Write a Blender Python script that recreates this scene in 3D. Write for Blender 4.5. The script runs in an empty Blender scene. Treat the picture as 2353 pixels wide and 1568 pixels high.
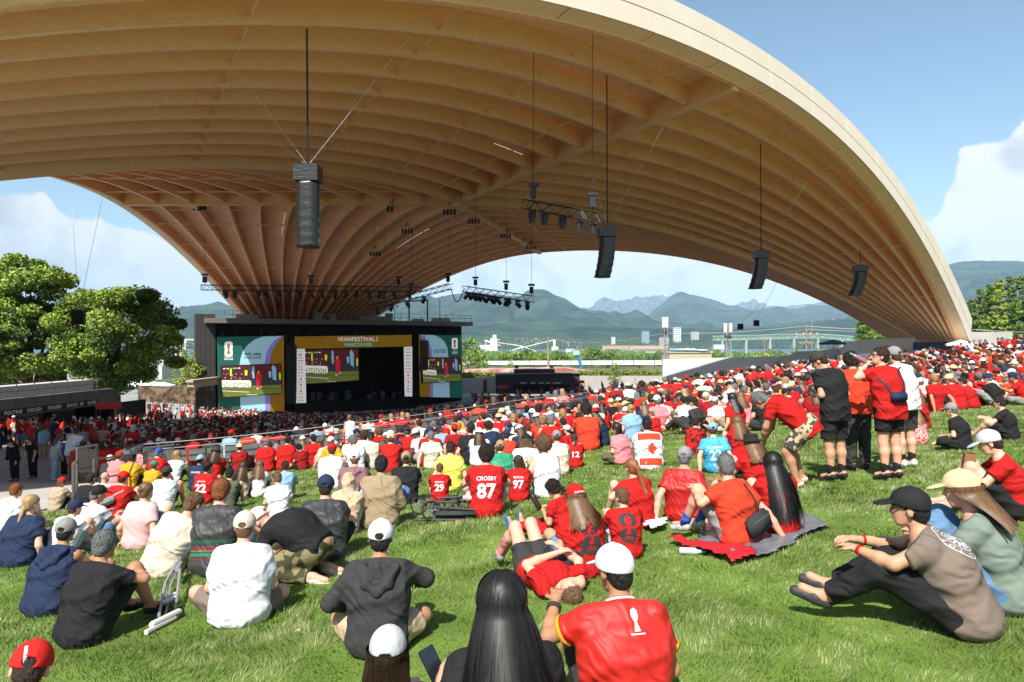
import bpy, math, random
import numpy as np
from mathutils import Vector, Matrix
from mathutils.bvhtree import BVHTree
random.seed(7); rng=np.random.default_rng(7)
SC=bpy.context.scene; COL=SC.collection
R=math.radians
# ---------------------------------------------------------------- camera (origin, level; 1 unit = 1 m)
cam=bpy.data.objects.new('camera',bpy.data.cameras.new('camera')); COL.objects.link(cam)
cam.location=(0,0,0); cam.rotation_euler=(R(90),0,0)
cam.data.lens=24.0; cam.data.sensor_width=36; cam.data.clip_start=.1; cam.data.clip_end=90000
SC.camera=cam
# ---------------------------------------------------------------- sun and sky
SUN_AZ=20; SUN_EL=50        # direction the light travels: azimuth from +y towards +x
sl=bpy.data.lights.new('sun','SUN'); sl.energy=4.4; sl.angle=R(.53); sl.color=(1,.95,.87)
so=bpy.data.objects.new('sun',sl); COL.objects.link(so)
d=Vector((math.sin(R(SUN_AZ)),math.cos(R(SUN_AZ)),-math.tan(R(SUN_EL)))).normalized()
so.rotation_euler=d.to_track_quat('-Z','Y').to_euler(); so.location=(-30,-40,60)
SC.view_settings.view_transform='Standard'; SC.view_settings.look='None'; SC.view_settings.gamma=1
SC.view_settings.exposure=1.08
try: SC.cycles.max_bounces=12; SC.cycles.diffuse_bounces=8
except Exception: pass
W=bpy.data.worlds.new('World'); SC.world=W; W.use_nodes=True
def node(nt,t,**k):
    n=nt.nodes.new(t)
    for a,b in k.items():
        if a.startswith('i_'):
            key=a[2:]; key=int(key) if key.isdigit() else key.replace('_',' ')
            n.inputs[key].default_value=b
        else: setattr(n,a,b)
    return n
def mathn(nt,op,a,b=None,c=None,clamp=False):
    n=nt.nodes.new('ShaderNodeMath'); n.operation=op; n.use_clamp=clamp
    for i,v in enumerate((a,b,c)):
        if v is None: continue
        if isinstance(v,(int,float)): n.inputs[i].default_value=v
        else: nt.links.new(v,n.inputs[i])
    return n.outputs[0]
def build_sky():
    nt=W.node_tree; nt.nodes.clear(); L=nt.links.new
    sky=node(nt,'ShaderNodeTexSky'); sky.sky_type='NISHITA'; sky.sun_disc=False
    sky.sun_elevation=R(SUN_EL); sky.sun_rotation=R(SUN_AZ+180); sky.air_density=1.0; sky.dust_density=1.0; sky.ozone_density=.35
    tc=node(nt,'ShaderNodeTexCoord'); D=tc.outputs['Generated']
    sp=node(nt,'ShaderNodeSeparateXYZ'); L(D,sp.inputs[0]); el=sp.outputs[2]
    # turbulence pushes the cloud outlines about
    n1=node(nt,'ShaderNodeTexNoise',i_Scale=9.0,i_Detail=14.0,i_Roughness=.6); L(D,n1.inputs['Vector'])
    vo=node(nt,'ShaderNodeTexVoronoi',feature='SMOOTH_F1',i_Scale=26.0); wv=node(nt,'ShaderNodeVectorMath',operation='SCALE'); L(n1.outputs['Color'],wv.inputs[0]); wv.inputs['Scale'].default_value=.05
    wa=node(nt,'ShaderNodeVectorMath',operation='ADD'); L(D,wa.inputs[0]); L(wv.outputs[0],wa.inputs[1]); L(wa.outputs[0],vo.inputs['Vector'])
    n2=node(nt,'ShaderNodeTexNoise',i_Scale=4.2,i_Detail=4.0,i_Roughness=.5); L(D,n2.inputs['Vector'])
    band=node(nt,'ShaderNodeMapRange',i_1=.17,i_2=.03,i_3=-.40,i_4=.10); L(el,band.inputs[0])
    dens=mathn(nt,'ADD',band.outputs[0],mathn(nt,'MULTIPLY',mathn(nt,'SUBTRACT',n2.outputs[0],.5),.9))
    # cumulus banks: direction and angular half-size
    for (px,py,rx,rz,amp) in [(2290,500,.105,.135,.62),(2420,440,.10,.15,.6),(2215,590,.08,.05,.5),(2380,620,.14,.06,.5),(15,510,.085,.070,.62),(295,610,.095,.070,.66),(170,640,.13,.06,.62),(430,655,.09,.035,.5),(700,690,.2,.03,.3),(1480,655,.28,.055,.62),(1250,600,.16,.055,.62),(1700,640,.16,.055,.55),(1900,660,.12,.04,.4),(1050,640,.10,.05,.5),(-300,520,.25,.1,.6),(3000,520,.35,.1,.6)]:
        v=Vector(((px-1176.5)/1569,1,(784-py)/1569)).normalized()
        s=node(nt,'ShaderNodeVectorMath',operation='SUBTRACT'); L(D,s.inputs[0]); s.inputs[1].default_value=v
        m=node(nt,'ShaderNodeVectorMath',operation='MULTIPLY'); L(s.outputs[0],m.inputs[0]); m.inputs[1].default_value=(1/rx,1/rx,1/rz)
        l=node(nt,'ShaderNodeVectorMath',operation='LENGTH'); L(m.outputs[0],l.inputs[0])
        g=mathn(nt,'MULTIPLY',mathn(nt,'SUBTRACT',1.2,l.outputs['Value'],clamp=True),amp)
        dens=mathn(nt,'ADD',dens,g)
    dens=mathn(nt,'ADD',dens,mathn(nt,'MULTIPLY',mathn(nt,'SUBTRACT',n1.outputs[0],.5),.75))
    dens=mathn(nt,'ADD',dens,mathn(nt,'MULTIPLY',mathn(nt,'SUBTRACT',.45,vo.outputs['Distance']),.42))
    fac=node(nt,'ShaderNodeMapRange',interpolation_type='SMOOTHSTEP',i_1=.20,i_2=.29); L(dens,fac.inputs[0])
    gate=node(nt,'ShaderNodeMapRange',interpolation_type='SMOOTHSTEP',i_1=.36,i_2=.27); L(el,gate.inputs[0])
    f=mathn(nt,'MULTIPLY',fac.outputs[0],gate.outputs[0])
    # light and shade inside the clouds (their own thickness and billows)
    mp=node(nt,'ShaderNodeMapping'); L(D,mp.inputs[0]); mp.inputs['Location'].default_value=(.03,0,-.05)
    n3=node(nt,'ShaderNodeTexNoise',i_Scale=7.0,i_Detail=10.0,i_Roughness=.62); L(mp.outputs[0],n3.inputs['Vector'])
    sh=mathn(nt,'ADD',n3.outputs[0],mathn(nt,'MULTIPLY',mathn(nt,'SUBTRACT',.40,vo.outputs['Distance']),.30))
    sh=mathn(nt,'SUBTRACT',sh,mathn(nt,'MULTIPLY',mathn(nt,'SUBTRACT',dens,.55,clamp=True),.06))
    cr=node(nt,'ShaderNodeValToRGB'); L(sh,cr.inputs[0])
    cr.color_ramp.elements[0].position=.34; cr.color_ramp.elements[0].color=(.60,.65,.71,1)
    cr.color_ramp.elements[1].position=.50; cr.color_ramp.elements[1].color=(.95,.96,.97,1)
    b1=node(nt,'ShaderNodeBackground',i_Strength=.084); tn=node(nt,'ShaderNodeVectorMath',operation='MULTIPLY'); tn.inputs[1].default_value=(.95,1.04,1.0); L(sky.outputs[0],tn.inputs[0]); L(tn.outputs[0],b1.inputs[0])
    b2=node(nt,'ShaderNodeBackground',i_Strength=.54); L(cr.outputs[0],b2.inputs[0])
    mx=node(nt,'ShaderNodeMixShader'); L(f,mx.inputs[0]); L(b1.outputs[0],mx.inputs[1]); L(b2.outputs[0],mx.inputs[2])
    out=node(nt,'ShaderNodeOutputWorld'); L(mx.outputs[0],out.inputs[0])
build_sky()
# ---------------------------------------------------------------- helpers
MATS={}
def mat(name,col,rough=.7,bump=0,bscale=20,var=0,vscale=5,emit=0,metal=0,spec=.3,objcol=False,stretch=(1,1,1),sheen=0,col2=None,detail=5,trans=0):
    if name in MATS: return MATS[name]
    m=bpy.data.materials.new(name); m.use_nodes=True; nt=m.node_tree; L=nt.links.new
    b=nt.nodes['Principled BSDF']; b.inputs['Roughness'].default_value=rough; b.inputs['Metallic'].default_value=metal
    b.inputs['Specular IOR Level'].default_value=spec; b.inputs['Base Color'].default_value=(*col,1)
    m.diffuse_color=(*col,1)
    if sheen: b.inputs['Sheen Weight'].default_value=sheen
    src=None
    if objcol:
        oi=node(nt,'ShaderNodeObjectInfo'); src=oi.outputs['Color']
    if var or bump or col2 or objcol:
        tc=node(nt,'ShaderNodeTexCoord'); mp=node(nt,'ShaderNodeMapping'); L(tc.outputs['Object'],mp.inputs[0]); mp.inputs['Scale'].default_value=stretch
        n=node(nt,'ShaderNodeTexNoise',i_Scale=vscale,i_Detail=detail,i_Roughness=.6); L(mp.outputs[0],n.inputs['Vector'])
        mr=node(nt,'ShaderNodeMapRange',i_1=.3,i_2=.7,i_3=1-var,i_4=1+var); L(n.outputs[0],mr.inputs[0])
        if col2:
            mc=node(nt,'ShaderNodeMix',data_type='RGBA'); mr2=node(nt,'ShaderNodeMapRange',i_1=.42,i_2=.58); L(n.outputs[0],mr2.inputs[0]); L(mr2.outputs[0],mc.inputs[0])
            mc.inputs[6].default_value=(*col,1); mc.inputs[7].default_value=(*col2,1); src=mc.outputs[2]
        vm=node(nt,'ShaderNodeVectorMath',operation='SCALE')
        if src is not None: L(src,vm.inputs[0])
        else: vm.inputs[0].default_value=col
        L(mr.outputs[0],vm.inputs['Scale']); L(vm.outputs[0],b.inputs['Base Color'])
        if bump:
            n2=node(nt,'ShaderNodeTexNoise',i_Scale=bscale,i_Detail=4.0); L(mp.outputs[0],n2.inputs['Vector'])
            bp=node(nt,'ShaderNodeBump',i_Strength=min(1,bump),i_Distance=.02*max(1,bump)); L(n2.outputs[0],bp.inputs['Height']); L(bp.outputs[0],b.inputs['Normal'])
    if emit:
        b.inputs['Emission Color'].default_value=(*col,1); b.inputs['Emission Strength'].default_value=emit
    if trans: b.inputs['Transmission Weight'].default_value=trans
    MATS[name]=m; return m
def raw(name,V,F,smooth=False,fm=None):
    me=bpy.data.meshes.new(name); V=np.asarray(V,dtype=np.float32)
    if isinstance(F,np.ndarray):
        n,k=F.shape
        me.vertices.add(len(V)); me.vertices.foreach_set('co',V.ravel())
        me.loops.add(n*k); me.loops.foreach_set('vertex_index',F.astype(np.int32).ravel())
        me.polygons.add(n); me.polygons.foreach_set('loop_start',np.arange(0,n*k,k,dtype=np.int32))
        try: me.polygons.foreach_set('loop_total',np.full(n,k,dtype=np.int32))
        except Exception: pass
        me.update(calc_edges=True)
    else:
        me.from_pydata([tuple(map(float,v)) for v in V],[],F); me.update()
    if smooth: me.polygons.foreach_set('use_smooth',np.ones(len(me.polygons),dtype=bool))
    if fm is not None: me.polygons.foreach_set('material_index',np.asarray(fm,dtype=np.int32))
    return me
class MB:
    """collects shapes for one mesh"""
    def __init__(s): s.V=[]; s.F=[]; s.M=[]; s.n=0
    def add(s,V,F,m=0):
        V=[tuple(v) for v in V]; s.V+=V; s.F+=[tuple(i+s.n for i in f) for f in F]; s.M+=[m]*len(F); s.n+=len(V); return s
    def box(s,c,d,rz=0,m=0,M=None):
        x,y,z=d[0]/2,d[1]/2,d[2]/2
        P=[Vector((a,b,e)) for e in(-z,z) for a,b in((-x,-y),(x,-y),(x,y),(-x,y))]
        Q=M if M is not None else Matrix.Rotation(rz,3,'Z')
        return s.add([Q@p+Vector(c) for p in P],[(3,2,1,0),(4,5,6,7),(0,1,5,4),(1,2,6,5),(2,3,7,6),(3,0,4,7)],m)
    def tube(s,a,b,r,r2=None,n=6,m=0,cap=True):
        a=Vector(a);b=Vector(b);r2=r if r2 is None else r2;t=(b-a)
        if t.length<1e-6: return s
        t.normalize();u=t.orthogonal().normalized();w=t.cross(u)
        V=[];
        for p,q in((a,r),(b,r2)):
            for k in range(n):
                an=2*math.pi*k/n; V.append(p+(u*math.cos(an)+w*math.sin(an))*q)
        F=[(k,(k+1)%n,n+(k+1)%n,n+k) for k in range(n)]
        if cap: F+=[tuple(range(n))[::-1],tuple(range(n,2*n))]
        return s.add(V,F,m)
    def path(s,P,r,n=6,m=0):
        for a,b in zip(P[:-1],P[1:]): s.tube(a,b,r,n=n,m=m)
        return s
    def poly(s,P,m=0): return s.add(P,[tuple(range(len(P)))],m)
    def prism(s,P,off,m=0):
        n=len(P);off=Vector(off);P=[Vector(p) for p in P]
        return s.add(P+[p+off for p in P],[tuple(range(n))[::-1],tuple(range(n,2*n))]+[(k,(k+1)%n,n+(k+1)%n,n+k) for k in range(n)],m)
    def lathe(s,c,prof,n=16,m=0):
        V=[];c=Vector(c)
        for r,z in prof:
            for k in range(n): V.append(c+Vector((r*math.cos(2*math.pi*k/n),r*math.sin(2*math.pi*k/n),z)))
        F=[]
        for i in range(len(prof)-1):
            for k in range(n): F.append((i*n+k,i*n+(k+1)%n,(i+1)*n+(k+1)%n,(i+1)*n+k))
        F+=[tuple(range(n))[::-1],tuple(range((len(prof)-1)*n,len(prof)*n))]
        return s.add(V,F,m)
    def build(s,name,mats,parent=None,smooth=False,loc=None):
        me=raw(name,s.V,s.F,smooth,s.M)
        for m in (mats if isinstance(mats,(list,tuple)) else [mats]): me.materials.append(m)
        return link(name,me,parent,loc)
def link(name,me,parent=None,loc=None):
    o=bpy.data.objects.new(name,me); COL.objects.link(o)
    if loc is not None: o.location=loc
    if parent is not None: o.parent=parent
    return o
def tag(o,label=None,cat=None,group=None,kind=None):
    if label:o['label']=label
    if cat:o['category']=cat
    if group:o['group']=group
    if kind:o['kind']=kind
    return o
def thing(name,label,cat,loc=(0,0,0),rz=0,group=None):
    o=link(name,None,loc=loc); o.rotation_euler.z=rz; return tag(o,label,cat,group)
def P3(px,py,d): return Vector(((px-1176.5)/1569*d,d,(784-py)/1569*d))   # surveyed point: bearing, elevation, distance
_fc={}
def text_geo(s,size=1,align='CENTER',bold=0,sx=1):
    k=(s,align,bold)
    if k not in _fc:
        cu=bpy.data.curves.new('t','FONT'); cu.body=s; cu.size=1; cu.align_x=align; cu.align_y='CENTER'; cu.offset=bold; cu.resolution_u=3
        ob=bpy.data.objects.new('t',cu); COL.objects.link(ob); dg=bpy.context.evaluated_depsgraph_get()
        me=ob.evaluated_get(dg).to_mesh(); _fc[k]=([v.co.copy() for v in me.vertices],[tuple(p.vertices) for p in me.polygons])
        ob.evaluated_get(dg).to_mesh_clear(); bpy.data.objects.remove(ob); bpy.data.curves.remove(cu)
    V,F=_fc[k]; return [Vector((v.x*size*sx,v.y*size,0)) for v in V],F
# ---------------------------------------------------------------- terrain
SX,SY=-26.,105.
RR=[0,12,28,46,66,76,80,85,90,95,100,103,106,109,125,170,600,1500]
ZZ=[-11,-11,-9.8,-8.1,-6.2,-5.05,-4.35,-3.62,-3.2,-2.72,-2.2,-2.0,-1.87,-1.76,-1.5,-1.3,-6,-30]
def ss(a,b,x):
    t=np.clip((np.asarray(x,float)-a)/(b-a),0,1);return t*t*(3-2*t)
def gz(x,y):
    x=np.asarray(x,float);y=np.asarray(y,float)
    r=np.hypot(x-SX,y-SY);ph=np.degrees(np.arctan2(y-SY,x-SX))
    z=np.interp(r,RR,ZZ)+2.45*ss(-80,-50,ph)*ss(45,75,r)*(1-ss(86,104,r))*(1-ss(5,30,ph))
    z=z+.06*(np.clip(x,-14,0)+np.clip(x,0,9)*(1-ss(12,30,y)))*ss(62,82,r)*(1-ss(118,150,r))
    # behind and beside the stage the site stays low, then falls away to the inlet
    b=ss(112,128,y); back=np.interp(y,[0,140,300,700,1300,1500,3100,3300],[-10.2,-10.2,-13,-24,-36,-41,-41,-37.2])
    z=z*(1-b)+back*b
    l=ss(-45,-62,x)*(1-ss(60,30,y)*0)*ss(20,34,y); z=z*(1-l)+np.minimum(z,-7.6)*l
    return z
def g1(x,y): return float(gz(x,y))
def hit(px,py,dz=0,t0=1.5,t1=150):
    t=np.arange(t0,t1,.02);x=(px-1176.5)/1569*t;z=-(py-784)/1569*t
    g=gz(x,t)+dz;i=int(np.argmax(z<g));return float(x[i]),float(t[i]),float(g[i])
# ---------------------------------------------------------------- ground: one sheet to the horizon
def grid_axis(lo,hi,step,far):
    a=list(np.arange(lo,hi+.001,step)); s=step;v=hi
    while v<far: s*=1.35; v+=s; a.append(v)
    s=step;v=lo
    while v>-far: s*=1.35; v-=s; a.insert(0,v)
    return np.array(a)
M_lawn=mat('lawn',(.11,.18,.03),.9,bump=.6,bscale=60,var=.3,vscale=1.2,spec=.1)
M_conc=mat('pale_concrete',(.38,.36,.335),.85,bump=.15,bscale=30,var=.10,vscale=.7)
M_concd=mat('grey_concrete',(.27,.265,.255),.85,bump=.15,bscale=30,var=.16,vscale=.5)
M_field=mat('dry_field',(.16,.15,.07),.95,var=.35,vscale=.02,col2=(.05,.075,.03))
M_far=mat('forest_floor',(.035,.06,.025),.95,var=.5,vscale=.01,detail=9)
def is_lawn(x,y):
    r=np.hypot(x-SX,y-SY);ph=np.degrees(np.arctan2(y-SY,x-SX))
    a=(r>85)&~((x<-9.6-.25*(y-14))&(y>12.2))&(r<150)
    b=(ph>-60)&(ph<-28)&(r>68)&(r<150)&(x<49)&(y<64)
    return (a|b)&(y<80)&(x<75)
def build_ground():
    xs=grid_axis(-48,64,.8,45000); ys=grid_axis(-14,150,.8,45000)
    X,Y=np.meshgrid(xs,ys); Z=gz(X,Y); Z=np.where(Y<1300,Z,np.where(Y<4600,-38,-22)) if False else Z
    V=np.stack([X.ravel(),Y.ravel(),Z.ravel()],1); nx,ny=len(xs),len(ys)
    i=(np.arange(ny-1)[:,None]*nx+np.arange(nx-1)[None]).ravel(); F=np.stack([i,i+1,i+1+nx,i+nx],1)
    cx=V[F][:,:,0].mean(1);cy_=V[F][:,:,1].mean(1)
    lawn=is_lawn(cx,cy_); site=(np.abs(cx)<75)&(cy_<150)
    fm=np.where(lawn,0,np.where(site,1,np.where(cy_<600,2,3)))
    me=raw('ground',V,F,False,fm)
    for m in (M_lawn,M_concd,M_field,M_far): me.materials.append(m)
    tag(link('ground',me),kind='structure')
build_ground()
# pale concrete promenade on the left, a sheet over the ground
def sheet(name,poly,m,dz=.012,step=.5,kind='structure',inside=None):
    xs=np.array([p[0] for p in poly]);ys=np.array([p[1] for p in poly])
    X=np.arange(xs.min(),xs.max()+step,step);Y=np.arange(ys.min(),ys.max()+step,step)
    gx,gy=np.meshgrid(X,Y); V=np.stack([gx.ravel(),gy.ravel(),gz(gx,gy).ravel()+dz],1)
    nx,ny=len(X),len(Y); i=(np.arange(ny-1)[:,None]*nx+np.arange(nx-1)[None]).ravel();F=np.stack([i,i+1,i+1+nx,i+nx],1)
    c=V[F].mean(1); ins=np.zeros(len(c),bool);n=len(poly)
    for a in range(n):
        x1,y1=poly[a];x2,y2=poly[(a+1)%n]
        if y1==y2: continue
        t=(c[:,1]-y1)/(y2-y1); ins^=((y1>c[:,1])!=(y2>c[:,1]))&(c[:,0]<x1+t*(x2-x1))
    me=raw(name,V,F[ins]); me.materials.append(m); return tag(link(name,me),kind=kind)
sheet('path',[(-40,11),(-11.0,11),(-9.7,13.6),(-10.6,17),(-11.5,20.5),(-14,22.5),(-20,24),(-28,25),(-40,26)],M_conc,.03,.25)
# water of the inlet
mw=mat('inlet_water',(.05,.09,.11),.35,bump=.1,bscale=.05,spec=.5)
tag(MB().box((0,2300,-37.6),(60000,1900,.6)).build('water',mw),kind='structure')
# ---------------------------------------------------------------- timber arch roof (surveyed ribs)
RP=[-38.924,126.011,-2.15,44.027,72.798,-.357,-30.702,9.581,-1.644,-5.439,68.956,13.987,12.415,37.984,14.168,-37.805,66.191,13.346,4.111,100.362,12.971,.06,.143,-.023,23.132,28.365,21.956,30.288,18.36,27.785,4.749,2.093,2.031,2.0,.097,0,0]
RP=np.array(RP); MID={(1,2):0,(2,1):0,(0,2):1,(2,0):1,(0,1):2,(1,0):2}; ORD=[(1,2),(2,1),(0,2),(2,0),(0,1),(1,0)]
FA=RP[0:9].reshape(3,3);CR=RP[9:12];MM=RP[12:21].reshape(3,3)
def half(i,j,t,v):
    p=RP;phi=p[21:24];a=p[24:30];w=p[30];pw=p[31:34];camb=p[34:37]
    k=MID[(i,j)];Mk=MM[k];P=Mk*(1-t)+CR*t;P=P.copy();P[2]+=camb[k]*4*t*(1-t)
    r=FA[i][:2]-CR[:2];r=r/np.linalg.norm(r);d=np.array([-r[1],r[0]])
    if np.dot(d,(FA[j]-FA[i])[:2])<0:d=-d
    S=FA[i][:2]+d*w*(1-t);i0,j0=min(i,j),max(i,j)
    ab=(FA[j0]-FA[i0])[:2];ab=ab/np.linalg.norm(ab);c,s=np.cos(phi[k]),np.sin(phi[k]);ab=np.array([c*ab[0]-s*ab[1],s*ab[0]+c*ab[1]])
    if i>j:ab=-ab
    Q=(Mk[:2]-ab*a[ORD.index((i,j))])*(1-t)+(FA[i][:2]+CR[:2])/2*t
    v=np.asarray(v,float)[...,None]
    pl=S*(1-v)**2+2*v*(1-v)*Q+P[:2]*v*v
    e=pw[0]*(1-t)+pw[1]*t
    return np.concatenate([pl,FA[i][2]+(P[2]-FA[i][2])*(1-(1-v)**e)],1)
def frames(C):
    T=np.gradient(C,axis=0);T/=np.linalg.norm(T,axis=1)[:,None]
    S=np.cross(T,[0,0,1.]);S/=np.linalg.norm(S,axis=1)[:,None];U=np.cross(S,T);return T,S,U
def sweep(C,wd,hg,dz=0,off=0):
    """rectangular beam whose underside follows curve C"""
    T,S,U=frames(C);n=len(C);V=[]
    for k in range(n):
        b=C[k]+U[k]*dz+S[k]*off
        V+=[b-S[k]*wd/2,b+S[k]*wd/2,b+S[k]*wd/2+U[k]*hg,b-S[k]*wd/2+U[k]*hg]
    F=[]
    for k in range(n-1):
        for q in range(4): F.append((4*k+q,4*k+(q+1)%4,4*k+4+(q+1)%4,4*k+4+q))
    F+=[(3,2,1,0),(4*n-4,4*n-3,4*n-2,4*n-1)]
    return V,F
M_glu=mat('glulam',(.88,.53,.32),.62,bump=.12,bscale=6,var=.10,vscale=2.2,stretch=(1,1,7),spec=.2)
M_underlit=mat('glulam_lit_underside',(.93,.66,.46),.6,bump=.1,bscale=6,var=.06,vscale=2.0,spec=.2)  # paler glulam copy: light bounced up from the ground is painted into undersides
M_deck=mat('roof_deck_planks',(.88,.56,.36),.7,bump=.1,bscale=8,var=.10,vscale=1.5,stretch=(4,1,1),spec=.15)
M_steel=mat('tan_painted_steel',(.84,.55,.30),.5,spec=.35,var=.05)
M_fascia=mat('cream_fascia_panel',(.70,.60,.49),.55,var=.03,vscale=.4,spec=.3)
M_groove=mat('panel_joint',(.12,.09,.06),.8)
M_roofing=mat('roof_membrane',(.45,.42,.38),.8)
M_red=mat('red_led_strip',(1,.03,.02),.5,emit=.10); M_whl=mat('white_led_strip',(.9,.92,1),.5,emit=.5)
roof=thing('arched_roof','huge pale timber canopy of fanning glulam ribs arching over the whole crowd and stage','roof',(0,0,0))
RD=1.05
def build_roof():
    vv=np.linspace(0,1,34)
    for (i,j) in ORD:
        for n in range(1,10):
            C=half(i,j,n/10,vv); m=MB();m.add(*sweep(C,.27,RD));m.M=[1 if (q%4==0 and q<4*(len(C)-1)) else 0 for q in range(len(m.F))];m.build('rib',[M_glu,M_underlit],roof)
        # deck over this sector
        tt=np.linspace(0,1,21); G=np.zeros((21,34,3));G2=G.copy()
        for a,t in enumerate(tt):
            C=half(i,j,t,vv);T,S,U=frames(C);G[a]=C+U*(RD+.004);G2[a]=C+U*(RD+.30)
        V=np.concatenate([G.reshape(-1,3),G2.reshape(-1,3)]);N=21*34;F=[];fm=[]
        for a in range(20):
            for b in range(33):
                q=(a*34+b,a*34+b+1,(a+1)*34+b+1,(a+1)*34+b);F.append(q);fm.append(0);F.append(tuple(x+N for x in q[::-1]));fm.append(1)
        me=raw('roof_deck',V,F,False,fm);me.materials.append(M_deck);me.materials.append(M_roofing);link('roof_deck',me,roof)
        # steel cross struts between the ribs
        for v in (.16,.34,.50,.65,.80,.92):
            m=MB();P=[]
            for n in range(0,11):
                C=half(i,j,n/10,np.array([v-.01,v,v+.01]));T,S,U=frames(C);P.append(C[1]+U[1]*.16)
            for a,b in zip(P[:-1],P[1:]):
                a=Vector(a);b=Vector(b);e=(b-a)*.12; m.tube(a,b,.06,n=6); m.tube(a,a+e,.105,n=6); m.tube(b-e,b,.105,n=6)
            m.build('strut',M_steel,roof)
    # hip and mid beams
    for i,j in ((0,1),(1,2),(2,0)):
        C=half(i,j,1.0,vv);m=MB();m.add(*sweep(C,.42,RD+.5,-.25));m.build('hip_beam',M_steel,roof)
    for k in range(3):
        tt=np.linspace(-.0,1,20);C=np.array([MM[k]*(1-t)+CR*t+[0,0,4*RP[34+k]*t*(1-t)] for t in tt])
        m=MB();m.add(*sweep(C,.34,RD+.12,-.12));m.add(*sweep(C,.62,.09,-.215));m.build('cross_beam',M_steel,roof)
    m=MB();m.lathe(CR-[0,0,.5],[(.9,0),(.95,.1),(.95,1.3)],12);m.build('crown_node',M_steel,roof)
    # edge arches: glulam edge member, soffit strip, panelled fascia in two courses with an open joint
    for k,(i,j) in enumerate(((1,2),(0,2),(0,1))):
        A=half(i,j,0,np.linspace(0,1,64));B=half(j,i,0,np.linspace(0,1,64))[::-1][1:];C=np.concatenate([A,B])
        mid=(FA[i]+FA[j])[:2]/2;o=mid-CR[:2];o/=np.linalg.norm(o)
        m=MB();m.add(*sweep(C,.34,RD+.1));m.build('edge_beam',M_glu,roof)
        T,S,U=frames(C);sg=np.sign((S[:,:2]@o).mean());O=S*sg
        s=np.concatenate([[0],np.cumsum(np.linalg.norm(np.diff(C,axis=0),axis=1))])
        hh=2.0+.9*(1-C[:,2]/14.2).clip(0,1)
        sof=MB();f1=MB();gr=MB();soft_in=C+O*.17+U*.06; low=C+O*.95+U*.22-O*0; 
        out=lambda q,w:C+O*(.95-.22*w)[:,None]+U*(.22+hh*w)[:,None]
        cuts=list(np.arange(0,s[-1],5.6))+[s[-1]]
        def at(Pc,x): return np.array([np.interp(x,s,Pc[:,c]) for c in range(3)])
        n=len(C);w0=np.zeros(n);w45=np.full(n,.47);w49=np.full(n,.50);w1=np.ones(n)
        L0=out(0,w0);L1=out(0,w45);L2=out(0,w49);L3=out(0,w1);TH=O*.12
        top_in=C+U*(RD+.34)[...] if False else C+U*(RD+.32)
        for a,b in zip(cuts[:-1],cuts[1:]):
            if b-a<.3: continue
            q=np.linspace(a+.02,b-.02,9)
            for (lo,hi) in ((L0,L1),(L2,L3)):
                for x0,x1 in zip(q[:-1],q[1:]):
                    p=[at(lo,x0),at(lo,x1),at(hi,x1),at(hi,x0)];th=at(TH,x0)
                    f1.prism(p,th)
            for x0,x1 in zip(q[:-1],q[1:]):
                sof.poly([at(soft_in,x0),at(soft_in,x1),at(L0,x1),at(L0,x0)])
                th=at(O*.02,x0)
        gr.add([v for k2 in range(n) for v in (L0[k2]-O[k2]*.03+U[k2]*.03,L3[k2]-O[k2]*.03-U[k2]*.03)],[(2*a,2*a+1,2*a+3,2*a+2) for a in range(n-1)])
        gr.add([v for k2 in range(n) for v in (L3[k2]-O[k2]*.02,top_in[k2])],[(2*a,2*a+1,2*a+3,2*a+2) for a in range(n-1)])
        sof.build('soffit',M_underlit,roof);f1.build('fascia',M_fascia,roof);gr.build('fascia_backing',M_groove,roof)
    # LED strips under the deck beside some ribs
    def strip(i,j,t,v0,v1,m_):
        C=half(i,j,t,np.linspace(v0,v1,24));m=MB();m.add(*sweep(C,.012,.014,RD-.2,.145));m.build('led_strip',m_,roof)
    for a in ((1,2,.2,.35,.985),(1,2,.2,.02,.33),(2,1,.2,.80,.99),(2,1,.4,.86,.99),(0,2,.2,.05,.62),(0,2,.5,.05,.66),(0,2,.8,.05,.4),(0,1,.8,.05,.62),(0,1,.5,.05,.3)): strip(*a,M_red)
    for a in ((0,2,.2,.64,.8),(0,2,.5,.68,.84),(0,1,.8,.64,.8),(2,1,.6,.9,.97)): strip(*a,M_whl)
build_roof()
def build_cladding():
    # white buttress block at the right foot
    b=thing('roof_buttress','white concrete buttress block at the right foot of the timber roof','buttress',(0,0,0))
    x,y=50.2,73.5;z=g1(x,y)
    m=MB();m.prism([(x-2.6,y-1.5,z),(x+2.6,y-1.5,z),(x+2.6,y-1.5,.95),(x-2.4,y-1.5,.95)],(0,4,0));m.build('block',M_conc,b)
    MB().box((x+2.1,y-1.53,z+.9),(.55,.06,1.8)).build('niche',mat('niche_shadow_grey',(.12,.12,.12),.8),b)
    V,F=text_geo('PNE',.5); MB().add([(x-1.2+v.x,y-1.52,-.05+v.y) for v in V],F).build('emblem',mat('dark_letter',(.04,.04,.05),.6),b)
build_cladding()
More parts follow.
